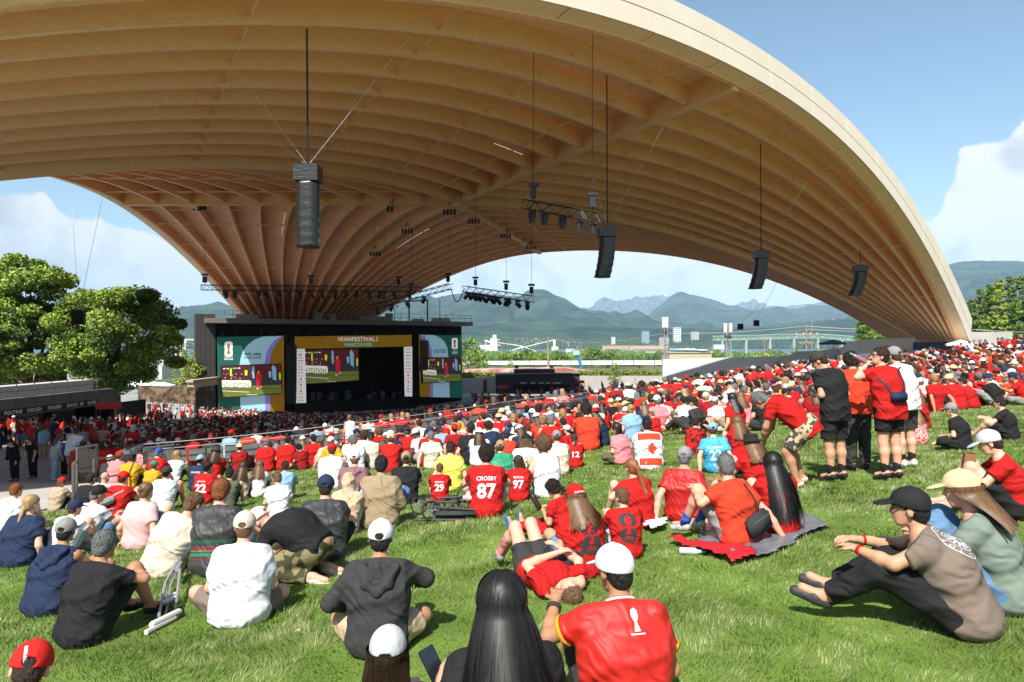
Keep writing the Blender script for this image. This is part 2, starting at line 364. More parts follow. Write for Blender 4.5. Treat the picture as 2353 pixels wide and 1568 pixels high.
# ---------------------------------------------------------------- stage building
M_dark=mat('charcoal_cladding',(.045,.043,.042),.6,bump=.1,bscale=3,var=.12,vscale=.8)
M_blk=mat('black_drape',(.012,.012,.013),.85,var=.3,vscale=3)
M_rig=mat('black_rigging',(.02,.02,.021),.5,spec=.4)
M_rail=mat('galvanised_rail',(.17,.17,.168),.6,metal=.6)
M_edge=mat('roof_edge_trim',(.17,.155,.14),.6)
PL=Vector((497.7/1569-1176.5/1569,1,0))*98; PL.z=0
PR=Vector((1060/1569-1176.5/1569,1,0))*117; PR.z=0
SU=(PR-PL).normalized(); SN=Vector((SU.y,-SU.x,0)); SLEN=(PR-PL).length
def su(px,back=0):
    """distance along the stage front at bearing px"""
    k=(px-1176.5)/1569; O=PL-SN*back
    # O.x+u*SU.x = k*(O.y+u*SU.y)
    return (k*O.y-O.x)/(SU.x-k*SU.y)
def sp(px,py,back=0):
    u=su(px,back); P=PL-SN*back+SU*u; return Vector((P.x,P.y,(784-py)/1569*P.y))
def c4(cx,cy,back=0): return sp(428.96+cx*.28649,612.8+cy*.28649,back)
SROT=math.atan2(SU.y,SU.x)
SM=Matrix(((SU.x,-SN.x,0),(SU.y,-SN.y,0),(0,0,1)))   # columns: along, back, up
def sbox(m,u0,u1,b0,b1,z0,z1,mi=0):
    c=PL+SU*(u0+u1)/2-SN*(b0+b1)/2; return m.box((c.x,c.y,(z0+z1)/2),(u1-u0,b1-b0,z1-z0),M=SM,mi=mi) if False else m.box((c.x,c.y,(z0+z1)/2),(u1-u0,b1-b0,z1-z0),m=mi,M=SM)
def screen_material(name,col,e=.0): return mat('led_'+name,col,.5,emit=e,spec=.1)
E0=.24
LC={'teal':(.022,.105,.085),'blue':(.33,.55,.66),'sky':(.33,.56,.72),'violet':(.24,.19,.62),'gold':(.27,.145,.012),'white':(.75,.75,.72),'black':(.012,.012,.012),'mint':(.12,.62,.48),
    'maroon':(.09,.018,.02),'panel':(.035,.035,.038),'pitch':(.14,.16,.035),'pitch2':(.11,.13,.028),'cream':(.80,.80,.66),'red':(.60,.015,.03),'neon':(.50,.75,.02),'skin':(.35,.16,.09),'bluep':(.20,.40,.62)}
def LM(k): return mat('led_'+k,LC[k],.55,emit=E0 if k in('white','cream','neon','red','pitch','pitch2','maroon','panel','skin','bluep') else .17,spec=.08)
class Plate:
    """flat artwork laid on the stage front in layers a few millimetres apart"""
    def __init__(s,conv,out): s.c=conv;s.o=out;s.L={};s.k=0
    def lay(s,pts,col,layer):
        m=s.L.setdefault(col,MB()); q=[s.c(x,y)+SN*(s.o+.006*layer) for x,y in pts]
        m.poly(q[::-1]) if (q[1]-q[0]).cross(q[2]-q[1]).dot(SN)<0 else m.poly(q)
    def text(s,t,x,y,w,h,col,layer,bold=.0):
        V,F=text_geo(t,1,'CENTER',bold); xs=[v.x for v in V];ys=[v.y for v in V]
        x0,x1,y0,y1=min(xs),max(xs),min(ys),max(ys); m=s.L.setdefault(col,MB())
        m.add([s.c(x-w/2+(v.x-x0)/(x1-x0)*w,y+h/2-(v.y-y0)/(y1-y0)*h)+SN*(s.o+.006*layer) for v in V],F)
    def done(s,parent,name):
        mats=[LM(k) for k in s.L]; m=MB()
        for i,(k,b) in enumerate(s.L.items()): m.add(b.V,b.F,i)
        return m.build(name,mats,parent)
def arc(cx,cy,rx,ry,a0,a1,n=14): return [(cx+rx*math.cos(R(a0+(a1-a0)*k/n)),cy-ry*math.sin(R(a0+(a1-a0)*k/n))) for k in range(n+1)]
def persp(q):
    """bilinear map of the unit square onto quad q (tl,tr,br,bl)"""
    def f(u,v):
        t=(q[0][0]+(q[1][0]-q[0][0])*u,q[0][1]+(q[1][1]-q[0][1])*u);b=(q[3][0]+(q[2][0]-q[3][0])*u,q[3][1]+(q[2][1]-q[3][1])*u)
        return (t[0]+(b[0]-t[0])*v,t[1]+(b[1]-t[1])*v)
    return f
def match_picture(pl,q,crop):
    """the football broadcast shown on a screen; crop = how far the hoarding text is shifted"""
    f=persp(q)
    def r(u0,v0,u1,v1,c,l): pl.lay([f(u0,v0),f(u1,v0),f(u1,v1),f(u0,v1)],c,l)
    r(0,0,1,1,'black',1); r(.006,.01,.994,.45,'maroon',2); r(.006,.44,.994,.72,'panel',2.4)
    pl.lay([f(.006,.60),f(.55,.68),f(.994,.70),f(.994,.985),f(.006,.985)],'pitch',3)
    pl.lay([f(.006,.72),f(.994,.80),f(.994,.86),f(.006,.78)],'pitch2',3.3)
    pl.lay([f(.006,.77),f(.45,.87),f(.45,.885),f(.006,.785)],'white',3.6)
    rr=random.Random(3)
    for k in range(70):   # seated spectators along the touchline
        u=rr.uniform(.02,.62);v=rr.uniform(.22,.44);s=rr.uniform(.008,.02); c=rr.choice(['panel','black','skin','bluep','panel','white','maroon']); r(u,v,u+s,v+s*2.2,c,2.7)
    for u,v,w,h in((.14,.06,.035,.27),(.385,.15,.05,.18),(.60,.20,.035,.22),(.955,.28,.03,.26)): 
        pl.lay([f(u,v+h*.2),f(u+w*.5,v),f(u+w,v+h*.2),f(u+w*.85,v+h),f(u+w*.1,v+h)],'neon',2.9)
    for u,v,w,h in((.46,.04,.05,.3),(.51,.02,.04,.42),(.84,.02,.05,.5),(.88,.06,.03,.5),(.78,.22,.05,.22)): 
        pl.lay([f(u,v+h*.15),f(u+w*.5,v),f(u+w,v+h*.2),f(u+w*.9,v+h),f(u+w*.2,v+h)],'bluep' if u>.8 else 'panel' if u<.5 else 'bluep',2.8)
    w=.50*crop;x0=.006
    pl.lay([f(x0,.43),f(w-.03,.485),f(w,.53),f(w,.70),f(w-.03,.745),f(x0,.68)],'panel',3.5)
    pl.lay([f(x0,.445),f(w-.035,.50),f(w-.012,.54),f(w-.012,.69),f(w-.035,.73),f(x0,.665)],'cream',3.8)
    t={1.0:'NCH EDITION'}.get(crop,'CH EDITION' if crop<.8 else 'H EDITION')
    V,F=text_geo(t,1,'LEFT'); x1=max(v.x for v in V);y0=min(v.y for v in V);y1=max(v.y for v in V)
    m=pl.L.setdefault('black',MB()); m.add([pl.c(*f(x0+.005+v.x/x1*(w-.06),.60+.055*(v.x/x1)+(.075)-(v.y-y0)/(y1-y0)*.15))+SN*(pl.o+.006*4.2) for v in V],F)
    # footballer in red
    c=.62
    for P,col in (([(c-.02,.30),(c+.02,.30),(c+.05,.36),(c+.035,.52),(c-.035,.52),(c-.05,.36)],'red'),([(c-.035,.52),(c+.035,.52),(c+.045,.72),(c+.02,.72),(c,.58),(c-.015,.76),(c-.04,.76)],'red'),
        ([(c-.012,.23),(c+.016,.23),(c+.016,.30),(c-.012,.30)],'skin'),([(c-.04,.76),(c-.015,.76),(c-.01,.80),(c-.045,.80)],'white'),([(c+.02,.72),(c+.045,.72),(c+.05,.75),(c+.02,.75)],'white')):
        pl.lay([f(*p) for p in P],col,4.0)
    for k,(u,col) in enumerate(((.03,'white'),(.09,'white'),(.19,'mint'),(.23,'mint'),(.28,'white'),(.34,'panel'))): r(u,.07,u+.035,.105,col,3)
    pl.text('Hisense',*f(.5,.965),(q[1][0]-q[0][0])*.17,9,'white',4.4,.01)
def trophy(pl,cx,cy,s,n=1):
    for (w,h,y) in((1,.8,-.62),(1.05,.85,.18)):
        q=arc(cx-.22*s,cy+(y-.15*0)*s*1.1,.3*s,.28*s,90,180,5)+arc(cx-.22*s,cy+(y+.45)*s*1.1,.3*s,.28*s,180,270,5)+arc(cx+.22*s,cy+(y+.45)*s*1.1,.3*s,.28*s,270,360,5)+arc(cx+.22*s,cy+y*s*1.1,.3*s,.28*s,0,90,5)
        pl.lay(q,'white',1+n)
    pl.lay(arc(cx,cy-.38*s,.22*s,.25*s,0,180,8)+[(cx-.1*s,cy+.1*s),(cx-.2*s,cy+.62*s),(cx+.2*s,cy+.62*s),(cx+.1*s,cy+.1*s)],'gold',2+n)
def build_stage():
    st=thing('stage_building','wide charcoal concert stage building under the back foot of the timber roof','stage')
    zt=3.25;zb=-11.2
    m=MB(); sbox(m,-2.75,-.15,.0,3,zb,3.85)
    for k in range(5): sbox(m,-2.7+k*.6,-2.68+k*.6,-.03,.0,zb,3.8)
    m.build('side_tower',M_dark,st)
    m=MB(); sbox(m,-1.6,SLEN+1.2,-2.0,14,2.55,zt); m.build('roof_slab',[M_edge],st)
    m=MB(); sbox(m,-.15,SLEN+.1,4.5,4.8,zb,2.5); m.build('back_drape',M_blk,st)
    # soffit trusses with lamps behind the header
    for b in (.6,1.8):
        m=MB()
        for z in(1.9,.9):
            m.tube(PL+SU*.2-SN*b+Vector((0,0,z)),PL+SU*(SLEN-.2)-SN*b+Vector((0,0,z)),.06,n=5)
        n=60
        for k in range(n): m.tube(PL+SU*(.2+(SLEN-.4)*k/n)-SN*b+Vector((0,0,.9+(k%2))),PL+SU*(.2+(SLEN-.4)*(k+1)/n)-SN*b+Vector((0,0,1.9-(k%2))),.035,n=4)
        m.build('header_truss',M_rig,st)
    for k in range(22):
        u=.8+k*(SLEN-1.6)/21; c=PL+SU*u-SN*.1+Vector((0,0,.8+.3*math.sin(k*2.3)));m=MB();m.box(c+Vector((0,0,.35)),(.5,.35,.2),rz=SROT);m.tube(c+Vector((0,0,.2)),c+SN*.2-Vector((0,0,.3)),.2,.24,8);m.build('stage_lamp',M_rig,st)
    # columns flanking the proscenium
    def col(x0,x1,name='drape_column'):
        m=MB();sbox(m,su(428.96+x0*.2865),su(428.96+x1*.2865),.05,1.2,zb,2.5);m.build(name,M_blk,st)
    col(785,862);col(1803,1856)
    # stage deck and kit on it
    m=MB();u0,u1=su(428.96+862*.2865),su(428.96+1803*.2865);sbox(m,u0,u1,-1.2,4.4,zb,-9.4);m.build('stage_deck',M_blk,st)
    M_kit=mat('backline_gear',(.09,.09,.10),.4,metal=.4)
    rr=random.Random(5)
    for k in range(26):
        u=u0+.8+rr.random()*(u1-u0-1.6)*(.75 if k<18 else 1);b=.6+rr.random()*2.5;h=.5+rr.random()*1.1;c=PL+SU*u-SN*b
        m=MB()
        if k%3==0: m.box((c.x,c.y,-9.4+h/2),(.7,.5,h),rz=SROT);m.box((c.x,c.y,-9.4+h+.03),(.3,.3,.05),rz=.4)
        elif k%3==1: m.tube((c.x,c.y,-9.4),(c.x,c.y,-9.4+h+.5),.03,n=5);m.lathe((c.x,c.y,-9.4+h),[(.28,0),(.3,.02),(.05,.05)],10);m.lathe((c.x,c.y,-9.4),[(.2,0),(.02,.05)],8)
        else: m.lathe((c.x,c.y,-9.3+h*.4),[(.25,0),(.26,.02),(.26,.4),(.25,.42)],12);m.tube((c.x,c.y,-9.4),(c.x,c.y,-9.1+h*.4),.03,n=4)
        m.build('stage_equipment',M_kit,st)
    # terrace on the roof: railing and plant
    m=MB();n=36
    pts=[PL+SU*(-1.5+(SLEN+2.6)*k/n)+SN*1.7+Vector((0,0,zt)) for k in range(n+1)]
    for p in pts: m.tube(p,p+Vector((0,0,1.1)),.035,n=4)
    for h in(.55,1.1): m.path([p+Vector((0,0,h)) for p in pts],.03,n=4)
    for e in (pts[0],pts[-1]):
        for h in(.55,1.1): m.tube(e+Vector((0,0,h)),e-SN*8+Vector((0,0,h)),.03,n=4)
    m.build('roof_railing',M_rail,st)
    for (u,b,w,h,dd) in((3,3,3.2,.7,1.5),(22,3,5,.75,2),(26.5,3,1,1.3,1),(31.5,4,2,.5,1),(35,3,3,.7,1.4),(15,4,.9,1.2,.8),(17,2.5,.8,1.0,.8)):
        m=MB();sbox(m,u,u+w,b,b+dd,zt,zt+h);sbox(m,u+.1,u+w-.1,b+.1,b+dd-.1,zt+h,zt+h+.08);m.build('plant_unit',mat('plant_grey',(.25,.25,.25),.5,var=.1),st)
    m=MB()
    for u,h in((30,3.6),(33.3,3.8)):
        p=PL+SU*u-SN*2;m.tube(p+Vector((0,0,zt)),p+Vector((0,0,zt+h)),.13,n=6)
    m.tube(PL+SU*29.8-SN*2+Vector((0,0,zt+3.4)),PL+SU*33.5-SN*2+Vector((0,0,zt+3.7)),.11,n=6);m.build('winch_frame',M_rig,st)
    for u,b,h in((6,4,2.6),(9,4,3.2),(13,3,3.8),(27.5,2,2.4),(36,3,4.3)):
        m=MB();p=PL+SU*u-SN*b+Vector((0,0,zt));m.tube(p,p+Vector((0,0,h)),.05,n=5);m.tube(p+Vector((-.5,0,h)),p+Vector((.5,0,h)),.04,n=4);m.box(p+Vector((.4,0,h+.1)),(.3,.2,.2));m.build('light_mast',M_rig,st)
    # ---- graphics, all in the stage plane
    def g(name,out=.25): return Plate(c4,out)
    q=[(240,565),(776,556),(782,1160),(252,1178)]
    p=g('a'); f=persp(q)
    def clipx(P): return P
    p.lay(q,'teal',0)
    p.lay([(770,556),(776,556),(782,1160),(664,1163),(656,780),(672,690),(706,625),(770,562)],'gold',1)
    p.lay([(758,556),(772,556),(720,610),(690,660),(668,720),(662,780),(666,1163),(628,1164),(622,780),(632,700),(660,640),(700,590)],'violet',1.5)
    p.lay([(758,557),(700,592),(660,641),(634,700),(622,780),(628,1165),(430,1170),(420,800),(428,740),(448,680),(490,625),(545,585),(610,562)],'blue',2)
    trophy(p,334,662,62,1.5); p.text('WORLD CUP',334,727,72,9,'white',3,.02);p.text('2026',334,742,74,13,'white',3,.03);p.text('FIFA',334,703,30,10,'teal',4,.0)
    p.text('WE ARE',526,703,140,20,'black',3,.03);p.text('VANCOUVER',526,730,140,18,'black',3,.015)
    bn=p.done(None,'stage_banner');tag(bn,'tall teal and pale blue graphic banner reading WE ARE VANCOUVER on the stage left wing','banner')
    p=g('b',1.0);match_picture(p,[(270,797),(748,779),(756,1015),(275,1050)],1.0);s=p.done(None,'video_screen');tag(s,'video screen showing a red footballer, hung low on the teal left banner','screen','stage video screens')
    m=MB();b=[c4(*a)+SN*.99 for a in((268,794),(750,776),(758,1018),(273,1053))];m.prism(b,-SN*.65);m.build('screen_housing',M_rig,s)
    # centre header
    p=g('c',.25);q=[(862,562),(1800,548),(1800,640),(862,662)];p.lay(q,'gold',0)
    p.text('FANFESTIVAL',1370,582,276,34,'white',1,.012);V=p.text('FIFA',1217,582,14,30,'white',1,.02);p.text('2026',1523,580,14,34,'white',1,.02)
    p.text('VANCOUVER',1371,626,228,28,'mint',1,.04)
    hb=p.done(None,'stage_banner');tag(hb,'long gold header banner reading FANFESTIVAL VANCOUVER above the stage opening','banner')
    # sponsor columns
    def sponsor(q,label,words,seed):
        p=g('s',.35);p.lay(q,'cream2',0) if False else p.lay(q,'white',0);f=persp(q);rr=random.Random(seed);n=len(words)
        for k,w in enumerate(words):
            x,y=f(.5,.045+.93*k/n); col=w[1]; 
            if w[0]=='o': p.lay(arc(x,y,8,8,0,360,10)[:-1],col,1)
            elif w[0]=='^': p.lay([(x-14,y+9),(x-4,y-9),(x,y-9),(x+12,y+9),(x+4,y+9),(x-3,y-3),(x-7,y+9)],col,1)
            else: p.text(w[0],x,y,min(44,10*len(w[0])),9,col,1,.02)
        o=p.done(None,'sponsor_column');tag(o,label,'banner');m=MB();m.prism([p_-SN*.1+SN*.33 for p_ in(c4(*q[0]),c4(*q[1]),c4(*q[2]),c4(*q[3]))],-SN*.3);m.build('column_backing',M_blk,o)
    wl=[('aramco','mint'),('^','black'),('adidas','red'),('AIRBNB','panel'),('COCA','red'),('KIA','panel'),('VISA','black'),('QATAR','panel'),('LENOVO','red'),('o','red'),('BANK','red'),('o','red'),('dp','black'),('^','panel'),('rogers','red'),('VERIZON','red'),('UNILEVER','panel'),('HOME','red')]
    sponsor([(872,662),(944,660),(956,1125),(874,1140)],'white sponsor column left of the stage opening',wl,1)
    sponsor([(1735,645),(1803,642),(1803,1042),(1742,1040)],'white sponsor column right of the stage opening',wl[:1]+wl[2:15],2)
    p=g('d',-.6);match_picture(p,[(940,668),(1388,660),(1392,915),(945,948)],.9);s=p.done(None,'video_screen');tag(s,'largest video screen with the red footballer, filling the left of the stage opening','screen','stage video screens')
    m=MB();b=[c4(*a)-SN*.61 for a in((936,664),(1392,656),(1396,919),(941,952))];m.prism(b,-SN*.5);m.build('screen_housing',M_rig,s)
    # right wing banner (mirror)
    p=g('e',.25);q=[(1858,548),(2200,552),(2206,1052),(1866,1044)];p.lay(q,'teal',0)
    p.lay([(1858,548),(1868,552),(1900,580),(1935,640),(1952,700),(1955,728),(1955,1046),(1866,1044),(1858,800)],'gold',1)
    p.lay([(1862,548),(1885,556),(1930,595),(1960,660),(1966,728),(1973,1047),(1948,1046),(1948,728),(1940,670),(1912,610),(1880,570)],'violet',1.5)
    p.lay([(1868,548),(1970,549),(2020,565),(2060,600),(2085,650),(2094,728),(2105,1050),(1973,1047),(1966,728),(1960,665),(1935,605),(1900,566)],'blue',2)
    trophy(p,2145,618,46,1.5);p.text('FIFA',2145,655,22,8,'teal',4);p.text('WORLD CUP',2146,679,44,7,'white',3,.02);p.text('2026',2146,693,44,11,'white',3,.03)
    p.text('NOUS SOMMES',2026,670,104,11,'black',3,.03);p.text('VANCOUVER',2026,687,104,15,'black',3,.015)
    bn=p.done(None,'stage_banner');tag(bn,'teal and blue graphic banner with arch on the far right wing of the stage','banner')
    p=g('f',1.0);match_picture(p,[(1872,731),(2178,729),(2182,918),(1876,932)],.74);s=p.done(None,'video_screen');tag(s,'smallest video screen with the red footballer, on the right wing banner','screen','stage video screens')
    m=MB();b=[c4(*a)+SN*.99 for a in((1868,728),(2182,726),(2186,921),(1872,936))];m.prism(b,-SN*.65);m.build('screen_housing',M_rig,s)
    # wing walls behind the banners
    m=MB();sbox(m,-.1,su(428.96+784*.2865),.35,.9,zb,2.5);m.build('wing_wall',M_blk,st)
    m=MB();sbox(m,su(428.96+1857*.2865),SLEN+.2,.35,.9,zb,2.5);m.build('wing_wall',M_blk,st)
    m=MB();sbox(m,su(428.96+862*.2865),su(428.96+1803*.2865),.3,.6,.9,2.5);m.build('header_wall',M_blk,st)
    # stage line arrays hung on either side of the opening
    for (x,y0,y1,out,lab) in ((832,630,1105,.5,'black line array hanging left of the stage opening'),(1878,598,832,1.5,'black curved line array hanging in front of the right stage wing')):
        a=c4(x,y0)+SN*out;b=c4(x,y1)+SN*out;t=thing('line_array',lab,'speaker',a,SROT)
        n=16;h=(a.z-b.z)/n
        for k in range(n):
            bend=.9*(k/n)**3;m=MB();m.box((0,bend*.6,-(k+.5)*h),(1.5 if x<1000 else 1.25,.75,h*.93),M=Matrix.Rotation(-bend*.35,3,'X'));m.build('speaker_cabinet',M_rig,t)
        m=MB();m.tube((0,0,0),(0,0,2.0),.05);m.box((0,0,.06),(1.2,.6,.12));m.build('flying_frame',M_rig,t)
build_stage()
# ---------------------------------------------------------------- rigging hung from the roof
def roof_z(x,y):
    return RZ.ray_cast(Vector((x,y,-20)),Vector((0,0,1)))[0]
def _bvh():
    V=[];F=[]
    for o in roof.children:
        if o.name.startswith(('roof_deck','rib','cross_beam','hip_beam')):
            n=len(V);V+=[v.co.copy() for v in o.data.vertices];F+=[[i+n for i in p.vertices] for p in o.data.polygons]
    return BVHTree.FromPolygons(V,F)
RZ=_bvh()
def zroof(x,y,d=14): 
    h=roof_z(x,y); return h.z if h is not None else d
M_cable=mat('black_cable',(.015,.015,.015),.6); M_wire=mat('steel_wire',(.42,.42,.42),.7)
def truss_geo(m,a,b,w=.5,n=None,r=.035):
    a=Vector(a);b=Vector(b);t=(b-a).normalized();s=t.cross(Vector((0,0,1))).normalized();u=s.cross(t);L=(b-a).length;n=n or int(L/w)
    cs=[s*w/2+u*w/2,-s*w/2+u*w/2,-s*w/2-u*w/2,s*w/2-u*w/2]
    for c in cs: m.tube(a+c,b+c,r,n=5)
    for k in range(n):
        p=a+t*L*k/n;q=a+t*L*(k+1)/n
        for i in range(4):
            c,d=cs[i],cs[(i+1)%4]; m.tube(p+(c if k%2 else d),q+(d if k%2 else c),r*.6,n=4,cap=False)
        if k%2==0:
            for i in range(4): m.tube(p+cs[i],p+cs[(i+1)%4],r*.6,n=4,cap=False)
def moving_head(par,p,s=1,tilt=.4,az=0):
    m=MB();p=Vector(p);m.box(p+Vector((0,0,-.1*s)),(.36*s,.30*s,.14*s));
    d=Vector((math.sin(az)*math.sin(tilt),math.cos(az)*math.sin(tilt),-math.cos(tilt)))
    for e in(-1,1): m.box(p+Vector((e*.17*s,0,-.28*s)),(.05*s,.14*s,.32*s))
    c=p+Vector((0,0,-.36*s));m.tube(c-d*.16*s,c+d*.30*s,.13*s,.17*s,10);m.build('spotlight',M_rig,par)
def hoist(par,p,top,s=1,group=None):
    m=MB();p=Vector(p);m.box(p+Vector((0,0,.45*s)),(.30*s,.26*s,.5*s));m.box(p+Vector((0,0,.85*s)),(.5*s,.22*s,.16*s));m.tube(p,p+Vector((0,0,.3*s)),.03,n=4);m.build('hoist',M_rig,par)
    m=MB();m.tube(p+Vector((0,0,.9*s)),Vector((p.x,p.y,top)),.018,n=4);m.build('hoist_chain',M_cable,par)
def rig_truss(name,label,a,b,heads,hoists,w=.5,hs=1,side=0):
    t=thing('lighting_truss',label,'lighting truss',a);o=Vector(a);b=Vector(b);B=b-o
    m=MB();truss_geo(m,(0,0,0),B,w,r=.03*max(1,w/.5));m.build('truss_frame',M_rig,t)
    for k,(f,tl,az) in enumerate(heads): moving_head(t,B*f+Vector((side*(.15 if k%2 else -.15),0,-w/2)),hs,tl,az)
    for f in hoists:
        p=B*f+Vector((0,0,w/2)); z=zroof((o+p).x,(o+p).y)-o.z; hoist(t,p,z,hs)
    return t
rr=random.Random(9)
rig_truss('a','long black lighting truss stretching across above the stage roof',P3(462,661,84),P3(972,665,93),[(f,.3+rr.random()*.5,rr.random()*6) for f in(.1,.14,.24,.27,.33,.37,.42,.47,.52,.58,.63,.68,.74,.79,.86,.93)],[.015,.47,.88],w=.62,hs=1.5)
rig_truss('b','black lighting truss sloping up to the right above the stage',P3(850,707,86),P3(1036,658,74),[(f,.6,rr.random()*6) for f in(.1,.3,.5,.7)],[.2,.55,.97],w=.6,hs=1.3)
rig_truss('c','short black lighting truss with a row of spotlights hanging over the mountains',P3(1067,664,62),P3(1224,688,55),[(f,.9,rr.random()*6) for f in(.04,.09,.15,.19,.25,.31,.37,.43,.48,.53,.64,.68,.8,.93)],[.18,.64,.985],w=.5,hs=1.05)
rig_truss('d','black lighting truss with five spotlights high under the middle of the timber roof',P3(1207,470,34),P3(1376,500,31),[(.1,.1,0),(.28,.1,0),(.53,.1,0),(.75,.1,0),(.93,.1,0)],[.12,.92],w=.42,hs=.95)
cab=MB();p0=P3(1036,664,74);p1=P3(1067,664,62);cab.path([p0.lerp(p1,k/12)-Vector((0,0,1.3*math.sin(math.pi*k/12))) for k in range(13)],.05,n=5);tag(cab.build('power_cable',M_cable),'drooping black cable linking two lighting trusses above the stage','cable')
# small lamp clusters under the roof
for k,(px,py,d,lab) in enumerate(((459,478,70,'leftmost'),(905,480,62,''),(1033,487,66,''),(936,531,74,''),(1089,508,74,''),(1162,542,84,''),(862,583,80,''),(1220,568,92,''))):
    c=P3(px,py,d);z=zroof(c.x,c.y)
    places=['high near the left edge of the timber roof','just right of the first big speaker cluster','just under the crown of the roof','below and left of the roof crown','right of the roof crown','farther right toward the back roof opening','lowest, above the right half of the stage','at the top of the back roof opening']
    t=thing('lamp_cluster','cluster of small black lamps hanging '+places[k],'lamp cluster',c,group='lamp clusters under the roof')
    m=MB()
    for i in range(4 if k!=1 else 2):
        x=(i-1.5)*.34;m.box((x,0,0),(.2,.24,.4));m.tube((x,0,.25),(0,0,.9),.03,n=4);m.lathe((x,-.1,-.3),[(.12,0),(.14,.12)],8)
    m.build('lamp_group',M_rig,t);m=MB();m.tube((0,0,.8),(0,0,max(1.2,z-c.z)),.015,n=4);m.build('hanger',M_cable,t)
# big weather-wrapped line arrays
M_wrap=mat('black_plastic_wrap',(.018,.019,.019),.33,bump=.7,bscale=5,spec=.6,stretch=(1,1,2.5))
def line_array(px,py0,py1,d,wpx,bend,cabtop,lab,wires):
    a=P3(px,py0,d);H=(py1-py0)/1569*d;w=wpx/1569*d;t=thing('line_array_speaker',lab,'speaker',a,0,'wrapped line arrays')
    n=7;m=MB();V=[];segs=[]
    for k in range(n+1):
        s=k/n;z=-H*s;y=-.0;x=-bend*s*s*w;ww=w/2*(1.10 if k==0 else 1-.05*math.sin(k*2.1));segs.append((x,y,z,ww,w*.55*(1+.06*math.cos(k*3))))
    # head box, then the cabinets below a ragged waist
    m.box((0,0,-H*.07),(w*1.05,w*.9,H*.2));m.build('speaker_cabinet',M_wrap,t)
    m=MB();R_=8
    for k,(x,y,z,ww,dd) in enumerate(segs): pass
    rows=[]
    for k in range(22):
        s=k/21;z=-H*(.17+.83*s);x=-bend*s*s*w;f=1+.035*math.sin(k*1.9)+.03*math.sin(k*4.3)
        ring=[]
        for i in range(16):
            an=2*math.pi*i/16;c,sn=math.cos(an),math.sin(an);q=(abs(c)**5+abs(sn)**5)**(-.2);ring.append((x+c*q*w*.46*f,sn*q*w*.42*f,z+.02*math.sin(i*2+k)))
        rows.append(ring)
    V=[v for r_ in rows for v in r_];F=[(k*16+i,(k+1)*16+i,(k+1)*16+(i+1)%16,k*16+(i+1)%16) for k in range(21) for i in range(16)]+[tuple(range(16)),tuple(range(21*16,22*16))[::-1]]
    m.add(V,F);m.build('wrapped_cabinets',M_wrap,t,smooth=True)
    m=MB();z=zroof(a.x,a.y)-a.z;top=cabtop
    m.tube((0,0,H*.03),(-.04,0,top),.035,n=5);m.box((0,0,H*.045),(w*.5,w*.4,.06));m.box((-.03,0,top*.66),(.06,.06,.35));m.build('hanging_cable',M_cable,t)
    for (qx,qy,qd) in wires:
        q=P3(qx,qy,qd)-a;m=MB();m.tube((0,0,H*.04),q,.006*d/22,n=4);m.build('guy_wire',M_wire,t)
line_array(708,388,569,22,52,.0,4.5,'largest black plastic wrapped speaker column, hanging nearest on the left',[(440,20,22),(945,80,24),(380,135,30),(846,180,32)])
line_array(1396,526,638,37,39,.32,8.3,'second black wrapped speaker column, hanging right of the lighting truss',[(1524,292,33),(1360,400,40)])
line_array(1749,580,664,50,31,.45,8.2,'third black wrapped speaker column, hanging over the right crowd',[(1855,420,42)])
line_array(1977,613,680,62,26,.55,5.0,'farthest and smallest wrapped speaker column near the right roof foot',[(2010,590,60)])
for px,py,d,w,lab,ws in ((181,730,40,26,'small black box speaker hanging before the left trees',[(165,470,60),(235,455,60)]),(1701,751,70,11,'small black speaker box hanging left of the utility pole, lower one',[(1745,700,64)]),(1738,743,66,11,'small black speaker box hanging just right of its twin over the crowd',[(1790,640,60)])):
    c=P3(px,py,d);s=w/1569*d;t=thing('box_speaker',lab,'speaker',c,.25);m=MB();h=s*1.25
    m.prism([(-s/2,-s*.35,-h/2),(s/2,-s*.35,-h/2),(s*.42,s*.4,-h/2),(-s*.42,s*.4,-h/2)],(0,0,h));m.build('cabinet',M_rig,t)
    m=MB();m.box((0,-s*.36,0),(s*.86,.02,h*.9));m.build('grille',M_blk,t)
    for q in ws:
        q=Matrix.Rotation(-.25,3,'Z')@(P3(*q)-c);m=MB();m.tube((0,0,h/2),q,.012,n=4);m.build('guy_wire',M_wire,t)
# ---------------------------------------------------------------- vegetation
M_leaf=[mat('foliage_mid',(.21,.30,.05),.65,var=.45,vscale=.9,spec=.25),mat('foliage_dark',(.10,.17,.04),.65,var=.45,vscale=.8,spec=.25),mat('foliage_yellow',(.30,.36,.06),.65,var=.35,vscale=.9,spec=.25),mat('foliage_grey',(.15,.215,.07),.65,var=.4,vscale=.8,spec=.25)]
M_bark=mat('bark',(.09,.065,.045),.9,bump=.5,bscale=12,var=.3,vscale=4)
def leaf_mesh(P,size,rg,up=.35):
    n=len(P);a=rg.normal(size=(n,3));a[:,2]+=up;a/=np.linalg.norm(a,axis=1)[:,None];b=np.cross(a,rg.normal(size=(n,3)));b/=np.linalg.norm(b,axis=1)[:,None];c=np.cross(a,b)
    s=(size*rg.uniform(.6,1.3,n))[:,None]
    V=np.stack([P-b*s,P+c*s*.55+a*s*.12,P+b*s,P-c*s*.55-a*s*.1],1).reshape(-1,3);F=np.arange(4*n).reshape(n,4);return V,F
